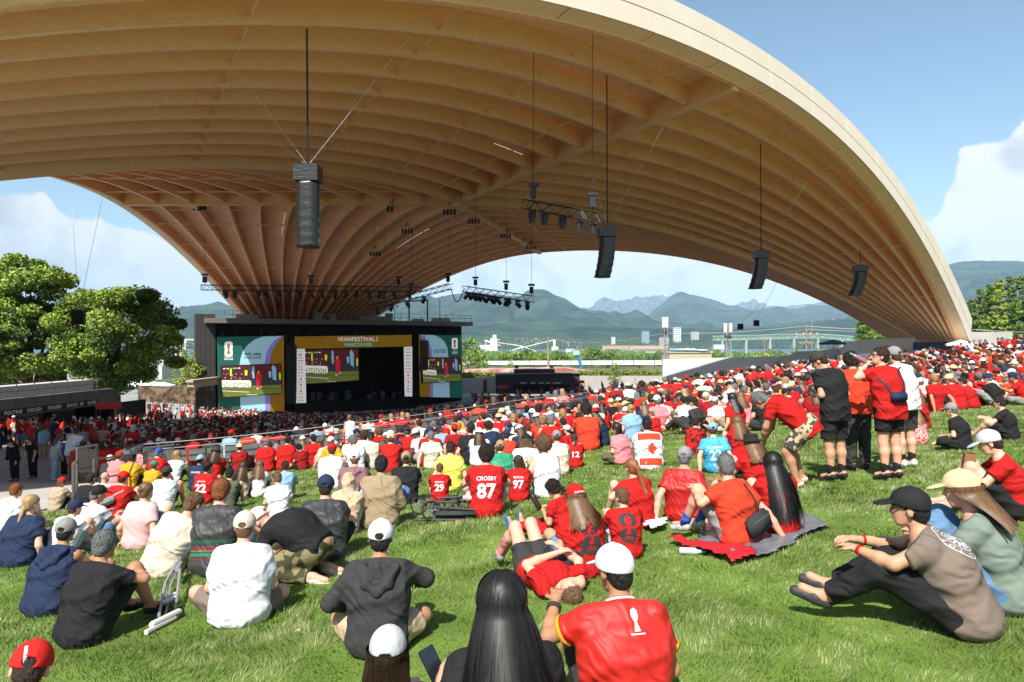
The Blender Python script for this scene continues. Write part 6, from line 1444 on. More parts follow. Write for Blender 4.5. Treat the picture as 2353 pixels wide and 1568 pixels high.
pr('person in beige hooded jacket with the hood up, centre left',790,1228,1098,-6,pose='up',shirt='beige',sleeve=1.9,hood=True,f=1.05,pants='ldenim',plen=1.9,lean=.3,hy=.4)
pr('man with black hair in khaki shirt jacket, sitting left of the open lawn',872,1212,1056,4,pose='wide',arms='lap',shirt='khaki',sleeve=1.85,hc='black',hair='short',f=1.15,loose=.03,pants='denim',plen=1.9,skin='m')
b_mauve=pr('man in mauve t-shirt, white cap and black strap across his back',812,1165,1040,6,shirt='mauve',cap='white',hair='buzz',hc='ltbrown',f=1.15,skin='r')
pr('man in black t-shirt and tan cap, left of the red shirted boy number 29',932,1158,1042,6,shirt='black',cap='khaki',hair='bun',hc='brown',f=1.08,arms='knee')
pr('man in white t-shirt and bright red cap, middle left',760,1125,1022,8,shirt='white',cap='red',hair='buzz',f=1.2,skin='r')
pr('young man with brown hair in white t-shirt holding a phone to his ear',640,1192,1092,20,shirt='white',hair='short',hc='ltbrown',f=1.0,arms='phone',hp=.35,hy=.3)
pr('man in pale blue polo shirt with short dark hair, middle left',652,1150,1064,8,shirt='sky',hair='short',hc='dkbrown',skin='m',pants='khaki')
pr('woman in green striped top with long dark hair, middle left',520,1172,1082,0,shirt='dgreen',smat=pattern('striped_knit','stripe',(.03,.05,.045),(.14,.13,.09),9),hair='short',hc='black',f=1.0)
pr('young woman with long wavy brown hair and pale top, behind the striped top',552,1148,1066,0,shirt='tan',hair='long',hc='brown',hl=.22,sleeve=.3)
pr('girl with long light brown hair in white t-shirt, left of the blue polo man',592,1142,1064,4,shirt='white',hair='long',hc='ltbrown',hl=.2)
b_22=pr('man in red number 22 jersey with black cap worn backwards',466,1160,1064,-4,shirt='red',cap='black',capback=True,hair='buzz',skin='t',f=1.05,text=[('JOHAL',.19,.04,.03,'white'),('22',.25,.18,.17,'white')])
pr('man in navy jersey lettered DAVIES, left of the red number 22 jersey',452,1128,1048,-2,shirt='navy',cap='sky',capback=True,hair='buzz',skin='t',text=[('DAVIES',.24,.05,.05,'white')],arms='knee')
pr('big man in white t-shirt and black cap worn backwards, left middle',371,1176,1076,-4,shirt='white',cap='char',capback=True,hair='buzz',hc='dkbrown',f=1.25,skin='r',arms='chin')
b_check=pr('woman in pink checked blouse with hair in a low knot, left middle',318,1260,1116,-16,shirt='pink',smat=pattern('pink_gingham','check',(.66,.45,.44),(.55,.06,.07),26),hair='bun',hc='ltbrown',f=1.12,arms='side',pants='denim',skin='l',lean=.08,hem=None)
b_rbag=pr('man in red t-shirt and red cap with a grey sling bag on his back',266,1196,1088,-10,shirt='red',cap='hotred',hair='buzz',hc='dkbrown',skin='r',f=1.1)
pr('man in black t-shirt with thinning dark hair, left middle',192,1188,1092,-12,shirt='black',hair='buzz',hc='black',skin='t',f=1.12)
pr('bald man in white t-shirt with a dark strap, behind the man with the sling bag',226,1180,1090,-12,shirt='white',hair='bald',skin='r',f=1.0)
pr('child in taupe t-shirt and red cap near the concrete promenade',128,1176,1100,-14,shirt='tan',cap='hotred',hair='bob',hc='ltbrown',f=1.0)
pr('man in white t-shirt with reddish hair cut by the left edge',12,1230,1118,-20,shirt='white',hair='short',hc='red',f=1.1,arms='lap')
pr('man in yellow t-shirt left of the big man in white, dark hair',292,1130,1044,-8,shirt='gold',hair='buzz',hc='black',skin='t',f=1.1)
pr('person in pink t-shirt and red cap beside the curved handrail',262,1112,1040,-10,shirt='pink',cap='hotred',hair='short',hc='dkbrown',f=1.05)
pr('person in white cap by the curved handrail at the left',242,1112,1048,-10,shirt='char',cap='white',hair='short')
pr('man in red floral shirt and dark cap, left middle',312,1108,1018,-6,shirt='red',smat=pattern('red_floral','noise',(.60,.30,.27),(.50,.04,.04),38),cap='char',hair='short',f=1.15,hc='dkbrown')
pr('man in red t-shirt and blue cap behind the green capped boy',352,1118,1030,-4,shirt='red',cap='blue',hair='buzz',hc='grey',f=1.2)
pr('boy in gold and green jersey with a green cap',345,1135,1062,-4,shirt='gold',cap='green',hair='buzz',skin='l')
pr('blond woman in white t-shirt, left middle, in front of the perforated panel',398,1112,1040,-2,shirt='white',hair='bob',hc='blond')
pr('woman in wide black hat with long brown hair, left middle',488,1112,1030,0,shirt='red',hair='long',hc='brown',hl=.15,hat=(.16,.07,.11,'char'))
# centre
b_87=pr('man in red jersey CROSBY 87 with dark curly hair, centre',1118,1187,1032,3,pose='wide',arms='knee',shirt='red',hair='curly',hc='dkbrown',pants='tan',skin='m',text=[('CROSBY',.26,.055,.03,'white'),('87',.25,.19,.19,'white')],f=1.05,h=.012)
pr('child in red jersey McDAVID 97 with black cap, right of number 87',1192,1152,1050,-4,shirt='red',cap='char',hair='bob',hc='brown',f=1.0,text=[('McDAVID',.20,.045,.04,'white'),('97',.22,.17,.18,'white')],hy=.5)
pr('boy in red number 29 shirt with brown hair beside the folded pushchair',1010,1155,1070,4,shirt='red',hair='short',hc='ltbrown',f=.98,text=[('McKINNON',.20,.04,.04,'white'),('29',.22,.17,.17,'white')])
pr('man in bright yellow t-shirt with dark hair behind number 29',1034,1128,1020,2,shirt='yellow',hair='short',hc='dkbrown',f=1.12,arms='side')
pr('person with dark green cape and olive cap behind number 87',1150,1118,1015,2,shirt='green',smat=M_shiny,cap='khaki',hair='short',f=1.2,sleeve=1.5,loose=.03)
pr('person in white jersey CROSBY 87 and black cap',1208,1112,1000,-4,shirt='white',cap='black',hair='bob',hc='ltbrown',text=[('CROSBY',.22,.05,.05,'black'),('87',.24,.17,.19,'red')],f=1.15)
pr('woman with big curly light brown hair in white sleeveless top, centre',1258,1142,1010,14,shirt='white',sleeve=0,hair='afro',hc='ltbrown',pants='char',f=1.0,over=dict(elL=(-.30,.02,.30),wrL=(-.22,.22,.34)))
pr('man in cream t-shirt and grey cap right of the curly haired woman',1282,1092,992,4,shirt='cream',cap='grey',hair='buzz',f=1.15)
pr('child in red number 12 shirt with black cap and long dark hair',1322,1075,1000,4,shirt='red',cap='char',hair='lowpony',hc='black',hl=.16,text=[('12',.20,.15,.16,'white')])
pr('man in red t-shirt sitting behind the woman with curly hair',1165,1075,990,4,shirt='orange',hair='short',hc='dkbrown',text=None,cap='navy')
b_curly=pr('boy with dark curly hair in red top and red trousers, legs stretched left',1300,1245,1112,50,shirt='red',hair='curly',hc='dkbrown',pose='out',arms='phone',pants='red',plen=1.8,shoes='blue',f=.95,h=.012,hp=.5,skin='m')
b_kap=pr('woman in red cap and red t-shirt with a big black emblem, black bag behind',1345,1322,1122,26,shirt='red',cap='red',hair='long',hc='ltbrown',hl=.16,pose='half',arms='lap',pants='denim',f=1.1,shoes='grey',h=.012,skin='m',strands=300)
b_boy=pr('blond boy in red t-shirt with a black trophy emblem, beside the red capped woman',1440,1284,1132,6,shirt='red',hair='short',hc='ltbrown',pants='lgrey',f=1.0,h=.012,hy=.5)
b_pony=pr('woman with long auburn ponytail in red t-shirt, arm out to the left',1470,1212,1062,22,shirt='red',hair='pony',hc='red',hl=.34,hside=.09,pants='white',f=1.05,h=.012,strands=0,over=dict(elL=(-.36,.12,.40),wrL=(-.14,.34,.42)))
b_lean=pr('man in red t-shirt and camouflage cap leaning on his hand with a watch',1572,1196,1028,-22,shirt='red',smat=M_shiny,cap='grey',hair='buzz',hc='grey',skin='r',pose='out',arms='back',lean=-.05,curve=.15,f=1.15,h=.012,pants='black')
b_or=pr('man with grey hair in orange red t-shirt sitting on the grey blanket',1700,1252,1052,34,shirt='orange',hair='short',hc='grey',pose='up',arms='knee',pants='grey',f=1.12,h=.012,skin='r',shoes='lgrey',over=dict(elR=(.30,-.10,.30),wrR=(.38,-.24,.06),elL=(-.34,.20,.42),wrL=(-.14,.46,.50)),hy=-.5)
b_lady=pr('woman with very long straight black hair in red on the grey blanket',1796,1228,1052,8,shirt='red',hair='long',hc='black',hl=.50,f=1.0,strands=700,h=.012,pants='red')
pr('woman in wide black hat with curly brown hair behind the grey haired man',1748,1150,1004,20,shirt='red',hair='long',hc='ltbrown',hl=.12,hat=(.17,.085,.12,'black'),f=1.0)
b_nap=pr('man in light blue number 22 football shirt with blue grey cap, leaning back',1648,1085,972,-14,shirt='napoli',smat=M_shiny,cap='sky',hair='buzz',pose='half',arms='back',lean=-.05,roll=-.12,text=[('DI LORENZO',.26,.04,.03,'white'),('22',.22,.19,.17,'white'),('UPS',.12,.04,.34,'white')],pants='lgrey',plen=1.7,f=1.1)
b_flag=pr('person wrapped in a red and white maple leaf flag, centre right',1492,1078,966,2,shirt='white',hair='short',hc='black',sleeve=.4,f=1.15,loose=.035)
pr('woman in dusty pink t-shirt sitting sideways left of the maple leaf flag',1432,1066,976,40,shirt='pink',hair='bob',hc='dkbrown',pose='cross',pants='olive',plen=1.3,f=1.25,arms='lap')
pr('person in red and black patterned shirt lying back, right of the maple leaf flag',1592,1044,962,-40,shirt='red',smat=pattern('red_black_print','noise',(.50,.015,.015),(.06,.01,.01),14),pose='half',arms='knee',hair='short',hc='dkbrown')
pr('man in orange t-shirt sitting tall behind the pink shirted woman',1352,1035,932,6,shirt='orange',hair='curly',hc='dkbrown',f=1.1)
pr('woman with long light brown hair in red, right of the light blue jersey',1705,1062,962,10,shirt='red',hair='long',hc='ltbrown',hl=.2)
# right
b_brown=pr('man in sunglasses, brown t-shirt with round white back print and black cap, right',2228,1452,1105,56,shirt='brown',cap='black',hair='short',hc='black',skin='m',pose='half',arms='knee',pants='black',plen=1.85,shoes='char',f=1.1,h=.012,lean=.42,curve=.3,hp=.0,hy=.1,over=dict(elL=(-.24,.38,.40),wrL=(-.10,.60,.42),elR=(.24,.40,.40),wrR=(.06,.62,.44)),scale=1.0)
b_sage=pr('woman in sage green t-shirt and tan cap with loose brown hair, right edge',2318,1400,1092,52,shirt='sage',cap='tcap',hair='long',hc='ltbrown',hl=.14,skin='r',f=1.05,h=.012,lean=.3,pants='denim',plen=1.9,strands=300)
b_kid=pr('boy in red t-shirt with grey and black cap eating from a brown box, right edge',2335,1190,992,62,shirt='red',cap='lgrey',hair='short',hc='dkbrown',f=.95,h=.012,arms='chin',hp=.4,over=dict(wrL=(-.08,.34,.50),wrR=(.08,.34,.50)))
pr('man in black t-shirt and grey cap sitting cross-legged, right',2212,1033,928,40,shirt='black',cap='grey',hair='buzz',hc='grey',pose='cross',arms='lap',pants='black',plen=1.6,f=1.15)
pr('man in black t-shirt with bowed head at the right edge',2322,1010,915,46,shirt='black',hair='short',hc='dkbrown',pose='wide',f=1.1)
b_flor=pr('woman with long blond hair in red and white floral dress, right of the standing group',2108,1022,918,20,shirt='red',smat=pattern('red_dress','noise',(.55,.03,.03),(.66,.52,.48),45),hair='long',hc='blond',hl=.25,f=1.05,pants='red')
pr('man in red t-shirt with short grey hair right of the standing men',2118,985,905,20,shirt='red',hair='short',hc='grey',f=1.15)
standm('man standing in black t-shirt, black shorts and dark cap looking down at his phone',1920,1106,808,22,hy=.6,shirt='black',pants='black',plen=.88,cap='char',hair='buzz',hc='dkbrown',skin='m',shoes='black',hp=.55,h=.012,loose=.02,over=dict(elL=(-.22,.02,1.14),wrL=(-.06,.26,1.12),elR=(.22,.02,1.14),wrR=(.08,.27,1.12)),hem=(V3(0,0,.80),V3(0,0,-1)),f=.95)
standm('man standing in orange red t-shirt and dark trousers, back to the camera',1972,1082,815,0,shirt='orange',pants='char',plen=1.95,hair='curly',hc='dkbrown',skin='m',shoes='black',hp=.3,h=.013,loose=.02,f=1.0)
standm('man standing in red t-shirt and black shorts drinking from a bottle',2046,1103,800,16,hy=1.15,shirt='red',pants='black',plen=.7,hair='short',hc='dkbrown',skin='r',shoes='black',h=.012,loose=.02,f=1.05,hp=-.12,over=dict(elL=(-.40,.14,1.34),wrL=(-.20,.20,1.50),elR=(.24,.05,1.16),wrR=(.14,.26,1.14)),hem=(V3(0,0,.80),V3(0,0,-1)),curl=(1.1,.5))
standm('man standing in white t-shirt and grey cap behind the man drinking',2082,1076,797,20,shirt='white',pants='char',plen=.85,cap='grey',hair='buzz',skin='l',shoes='white',h=.014,loose=.02,f=1.0)
standm('man bending forward in red polo shirt and flowered shorts, centre right',1832,1118,None,62,scale=1.0,shirt='red',pants='khaki',plen=.85,pmat=pattern('flower_shorts','noise',(.05,.05,.05),(.48,.36,.22),16),hair='short',hc='grey',skin='t',shoes='cream',h=.012,f=1.1,hp=.9,
   over=dict(pel=(0,-.12,.78),chest=(0,.10,.98),neck=(0,.33,1.10),head=(0,.47,1.10),d1=(0,.72,.70),d2=(0,.88,.47),shL=(-.18,.28,1.06),shR=(.18,.28,1.06),hipL=(-.10,-.10,.77),hipR=(.10,-.10,.77),knL=(-.14,.12,.46),knR=(.16,.10,.46),anL=(-.16,-.02,.08),anR=(.18,-.04,.08),elL=(-.22,.36,.78),elR=(.24,.34,.78),wrL=(-.10,.42,.56),wrR=(.12,.42,.56)),hem=(V3(0,-.22,.70),V3(0,-.6,-.8)))
# child lying on the grass in front of the polo man
b_lie=pr('child in red shirt lying on the back with knees raised, pink socks',1232,1338,None,0,scale=.86,shirt='red',pants='char',plen=.55,hair='short',hc='ltbrown',skin='l',h=.012,hp=0,
   over=dict(pel=(0,0,.11),chest=(.12,-.24,.13),neck=(.22,-.47,.13),head=(.28,-.60,.12),d1=(.42,-.90,.05),d2=(.42,-.90,.0),side=(.90,.42,0),R=[[.9,.0,.42],[.42,0,-.9],[0,1,0]],
   shL=(.06,-.52,.12),shR=(.38,-.37,.12),hipL=(-.09,.02,.10),hipR=(.09,.08,.10),knL=(-.20,.34,.44),knR=(-.04,.40,.46),anL=(-.36,.62,.07),anR=(.06,.74,.07),ftL=(-.2,1,-.1),ftR=(0,1,-.1),elL=(-.10,-.28,.26),wrL=(.20,-.18,.34),elR=(.40,-.12,.24),wrR=(.22,-.10,.36)),hem=(V3(0,.08,.1),V3(-.4,.9,0)),drape=False,shoes='grey')
# people at the promenade, left
GP='people standing on the promenade at the left'
standm('man standing in white t-shirt and beige shorts by the perforated panel, left',166,1104,984,-8,shirt='white',pants='tan',plen=.9,cap='char',hair='buzz',skin='t',shoes='tan',group=GP,f=1.1,over=dict(elR=(.28,.16,1.28),wrR=(.18,.30,1.42)),loose=.03)
standm('woman standing in grey top and light blue jeans, long light hair, left',125,1104,998,-40,shirt='lgrey',pants='ldenim',plen=1.95,hair='long',hc='ltbrown',hl=.2,shoes='white',group=GP)
standm('staff woman in black with a blue lanyard and sunglasses, facing the camera, left',76,1100,1004,165,shirt='black',pants='black',plen=1.95,hair='bun',hc='dkbrown',shoes='black',group=GP)
standm('staff woman in black jacket and dark hat facing the camera, far left',34,1106,1008,170,shirt='black',sleeve=1.9,pants='black',plen=1.95,cap='black',hair='long',hc='ltbrown',hl=.15,shoes='black',group=GP)
standm('woman standing in blue top half hidden behind the man in white, left',148,1096,1006,-20,shirt='blue',pants='black',plen=1.95,hair='short',hc='ltbrown',group=GP)
standm('man with white hair standing in red number 19 shirt, left middle',299,1098,978,2,shirt='red',pants='char',plen=1.9,hair='short',hc='white',skin='r',text=[('19',.24,.18,.17,'white')],group=GP,f=1.15)
standm('woman in red t-shirt with hand raised to her hair, left of the seat rows',466,1072,986,40,shirt='red',pants='ldenim',plen=1.9,hair='lowpony',hc='brown',group=GP,over=dict(elL=(-.26,.20,1.45),wrL=(-.12,.04,1.58)))
standm('woman in white crop top standing on the seat steps, hair in a bun',806,1058,955,30,shirt='white',sleeve=0,pants='ldenim',plen=1.9,hair='bun',hc='ltbrown',skin='m',group=GP)
# ---------------------------------------------------------------- the rest of the crowd
def merged(parts):
    V=[];F=[];rid=[];n=0
    for k,(v,q) in parts:
        V.append(v);F.append(q+n);rid.append(np.full(len(q),k));n+=len(v)
    return np.concatenate(V),np.concatenate(F),np.concatenate(rid)
VAR=[('up','knee',.20,0,.15,1.0,.62),('wide','knee',.28,.3,.2,1.1,.62),('cross','lap',.15,-.3,.1,1.15,.62),('cross','knee',.25,.2,.25,1.0,.62),('up','hug',.32,-.2,.2,1.05,.62),('half','back',-.05,.1,.05,1.0,.62),
     ('wide','lap',.22,-.4,.3,1.2,.62),('out','back',.0,.4,.1,.95,.62),('up','chin',.30,.1,.2,1.0,.5),('half','side',.12,-.2,.1,1.1,.62),('cross','phone',.2,.3,.45,.95,.62)]
def rig_v(v): return rig(v[0],v[1],lean=v[2],hy=v[3],hp=v[4])
def chair_rig(v): return rig('up',v[1] if v[1] in('knee','lap','chin','phone','hug') else 'lap',lean=v[2]*.6,hy=v[3],hp=v[4],over=dict(knL=(-.14,.42,.12),knR=(.14,.42,.12),anL=(-.14,.46,-.32),anR=(.14,.46,-.32)))
TPL=[]
for v in VAR:
    J=rig_v(v);h=.021;f=v[5];d={}
    def M_(name,g,m): me=raw(name,g[0],g[1],True);me.materials.append(m);me.materials[0];return me
    d['person']=M_('crowd_body',g_body(J,f,h,True,hh=.008),M_skin);d['shirt']=M_('crowd_shirt',g_shirt(J,f,h,v[6]),M_cloth);d['shorts']=M_('crowd_shorts',g_pants(J,f,h,.8),M_cloth);d['trousers']=M_('crowd_trousers',g_pants(J,f,h,1.85),M_cloth)
    def cat_(a,b): return (np.concatenate([a[0],b[0]]),np.concatenate([a[1],b[1]+len(a[0])]))
    for s in('short','buzz','curly','long','bun'): d['h_'+s]=M_('crowd_hair_'+s,cat_(g_hair(J,s,.016,.17,sleek=True),locks(J,260,.20,rng,.006)) if s=='long' else cat_(g_hair(J,s,.016),tufts(J,170,rng,s if s=='short' else 'curly',False,.009 if s=='short' else .024)) if s in('short','curly') else g_hair(J,s,.016,.2),M_curl if s=='curly' else M_shorth if s in('short','buzz') else M_hair)
    d['h_capped']=M_('crowd_hair_capped',g_hair(J,'short',.016,.2,0,True),M_hair);d['h_cappedlong']=M_('crowd_hair_cl',cat_(g_hair(J,'long',.016,.17,0,True,True),locks(J,240,.20,rng,.006,True)),M_hair)
    d['cap']=M_('crowd_cap',g_cap(J,.011),M_capm);d['capb']=M_('crowd_capb',g_cap(J,.011,True),M_capm);d['J']=J;TPL.append(d)
HP=[(o.location.x,o.location.y) for o in bpy.data.objects if o.name.startswith('person') and o.get('category')=='person']
BX=[-400,0,120,230,330,420,500,700,800,1000,1290,1380,1470,1560,1650,1850,2090,2200,2353,2800];BY=[1150,1140,1100,1060,1075,1086,1090,1084,1095,1078,1062,1045,1015,1000,1005,985,962,950,935,930]
def ok_px(x,y,z):
    px=1176.5+1569*x/y;py=784-1569*z/y
    return py<np.interp(px,BX,BY),px,py
rr=random.Random(77);cand=[]
def free(x,y,m): return all((x-a)**2+(y-b)**2>m*m for a,b in HP)
# lawn sitters
r=85.4
while r<104:
    a=-116+rr.random()
    while a<-22:
        a+=math.degrees((.62 if a>-62 else .66)/r)*rr.uniform(.85,1.5)
        rj=r+rr.uniform(-.25,.25);x=SX+rj*math.cos(R(a));y=SY+rj*math.sin(R(a))
        if y<5 or abs(x/y)>.84 or y>61 or not is_lawn(np.array(x),np.array(y)): continue
        z=g1(x,y);o,px,py=ok_px(x,y,z)
        if o and free(x,y,.52): cand.append((y,x,y,z,'lawn'));
    r+=.80
# right bank: lawn below the roof foot
r=84.6
while r>68:
    a=-58
    while a<-29:
        a+=math.degrees(.7/r)*rr.uniform(.85,1.5);x=SX+r*math.cos(R(a));y=SY+r*math.sin(R(a))
        if y>61 or not is_lawn(np.array(x),np.array(y)) or abs(x/y)>.82: continue
        cand.append((y,x,y,g1(x,y),'lawn'))
    r-=.85
# seats
r=83.3;k=0
while r>13:
    lo=np.interp(r,[13,30,50,70,80,83.5],[-165,-150,-128,-117,-114,-112]);hi=np.interp(r,[13,30,50,66,75,83.5],[-12,-12,-14,-40,-54,-60]);a=lo
    while a<hi:
        a+=math.degrees(.58/r)*(1 if rr.random()>.10 else rr.uniform(1.5,4));x=SX+r*math.cos(R(a))+rr.uniform(-.06,.06);y=SY+r*math.sin(R(a))+rr.uniform(-.1,.1)
        if y>np.interp(x,[-60,5,15,24,29,34.5,36.5,37.5,45],[200,200,111,107,97,90,80,71,64]): continue
        u=(Vector((x,y,0))-PL).dot(SU);dd=(Vector((x,y,0))-PL).dot(SN)
        if dd<2.2 and -6<u<SLEN+6: continue
        if x<np.interp(y,[20,34,38,52,76,100],[-13,-20,-22,-27,-34,-46])-.5: continue
        if abs(x/y)>.82: continue
        z=g1(x,y);
        if free(x,y,.5): cand.append((y,x,y,z,'seat'))
    k+=1;r-=.92 if k%5 else 1.5
cand.sort();print('candidates',len(cand))
N_IND=300-len(HP)
CN=[('red',.38,'red'),('dred',.05,'dark red'),('orange',.06,'orange red'),('white',.18,'white'),('black',.11,'black'),('navy',.04,'navy'),('char',.04,'dark grey'),('sky',.02,'pale blue'),('pink',.02,'pink'),('gold',.02,'yellow'),('lgrey',.02,'light grey'),('cream',.02,'cream')]
CCN=[('red','red'),('white','white'),('black','black'),('navy','navy'),('tcap','tan'),('lgrey','grey')]
def pick(L):
    t=rr.random()*sum(a[1] for a in L)
    for a in L:
        t-=a[1]
        if t<=0: return a
    return L[0]
LM_H=[('the red number 19 shirt',299,1098),('the red number 22 jersey',466,1160),('the red floral shirt',312,1108),('the CROSBY 87 jersey',1118,1187),('the bright yellow t-shirt',1034,1128),('the light blue jersey',1648,1085),('the maple leaf flag',1492,1078),('the tall orange shirt',1352,1035),
      ('the bending man',1832,1118),('the standing man in black',1920,1106),('the man drinking',2046,1103),('the floral dress',2108,1022),('the cross-legged man in black',2212,1033),('the green cape',1150,1118),('the wide black hat at left',488,1112),('the white crop top',806,1058),('the pink shirted woman',1432,1066),('the red capped man in white',760,1125),('the grey perforated panel',364,1070),('the bowed man in black',2322,1010),('the patterned red and black shirt',1592,1044)]
used=set();GC='seated spectators farther down the lawn'
def near_lm(x,y):
    px=1176.5+1569*x/y;best=None
    for n,hx,hy_ in LM_H:
        X,Y,Z=hit(hx,hy_) if n not in _lm else _lm[n];_lm[n]=(X,Y,Z);d=math.hypot(x-X,y-Y)
        if best is None or d<best[0]: best=(d,n,x-X,y-Y)
    d,n,dx,dy=best
    rel=('just ' if d<1.3 else '' if d<3 else 'far ')
    if abs(dy)>abs(dx)*1.2: return rel+('beyond ' if dy>0 else 'in front of ')+n
    return rel+('left of ' if dx<0 else 'right of ')+n
_lm={}
def individual(x,y,z,kind):
    ti=rr.randrange(len(TPL)) if kind=='lawn' else rr.choice([0,1,4,6,8]);T_=TPL[ti]
    for _ in range(60):
        sc=pick(CN);head=rr.random();long=rr.random()<.35;hcn=rr.choice(['black','dkbrown','dkbrown','brown','ltbrown','blond','grey'])
        if head<.46: cc=rr.choice(CCN);hd=cc[1]+' cap'+(' over long hair' if long else '')
        else: cc=None;st=rr.choice(['long','bun']) if long else rr.choice(['short','short','buzz','curly']);hd={'long':'long','bun':'tied up','short':'short','buzz':'cropped','curly':'curly'}[st]+' '+{'dkbrown':'dark brown','ltbrown':'light brown'}.get(hcn,hcn)+' hair'
        w='woman' if long else 'person';lab='%s in %s shirt and %s, %s'%(w,sc[2],hd,near_lm(x,y)) if cc else '%s in %s shirt with %s, %s'%(w,sc[2],hd,near_lm(x,y))
        if lab not in used and len(lab.split())<=16: break
    used.add(lab)
    face=math.degrees(math.atan2(-(SX-x),SY-y))+rr.gauss(0,14)
    b=link('person',T_['person']);b.location=(x,y,z+(.43 if kind=='seat' else 0));b.rotation_euler.z=R(face);s=rr.uniform(.90,1.08)*(1 if rr.random()>.1 else .78);b.scale=(s,s,s*rr.uniform(.95,1.05));b.color=(*SKIN[rr.choice('llmrrtd')],1)
    tag(b,lab,'person',GC if kind=='lawn' else 'spectators on the nearest seats')
    def c(n,key,col): o=link(n,T_[key],b);o.color=(*col,1)
    c('shirt','shirt',CLR[sc[0]]);bt=rr.choice(['black','char','denim','khaki','grey','navy','olive']);c(*(('shorts','shorts') if rr.random()<.6 else ('trousers','trousers')),CLR[bt])
    if cc: c('cap','capb' if rr.random()<.2 else 'cap',CLR[cc[0]]);c('hair','h_cappedlong' if long else 'h_capped',HAIRC[hcn])
    else: c('hair','h_'+st,HAIRC[hcn])
for (d,x,y,z,kd) in cand[:N_IND]: individual(x,y,z,kd)
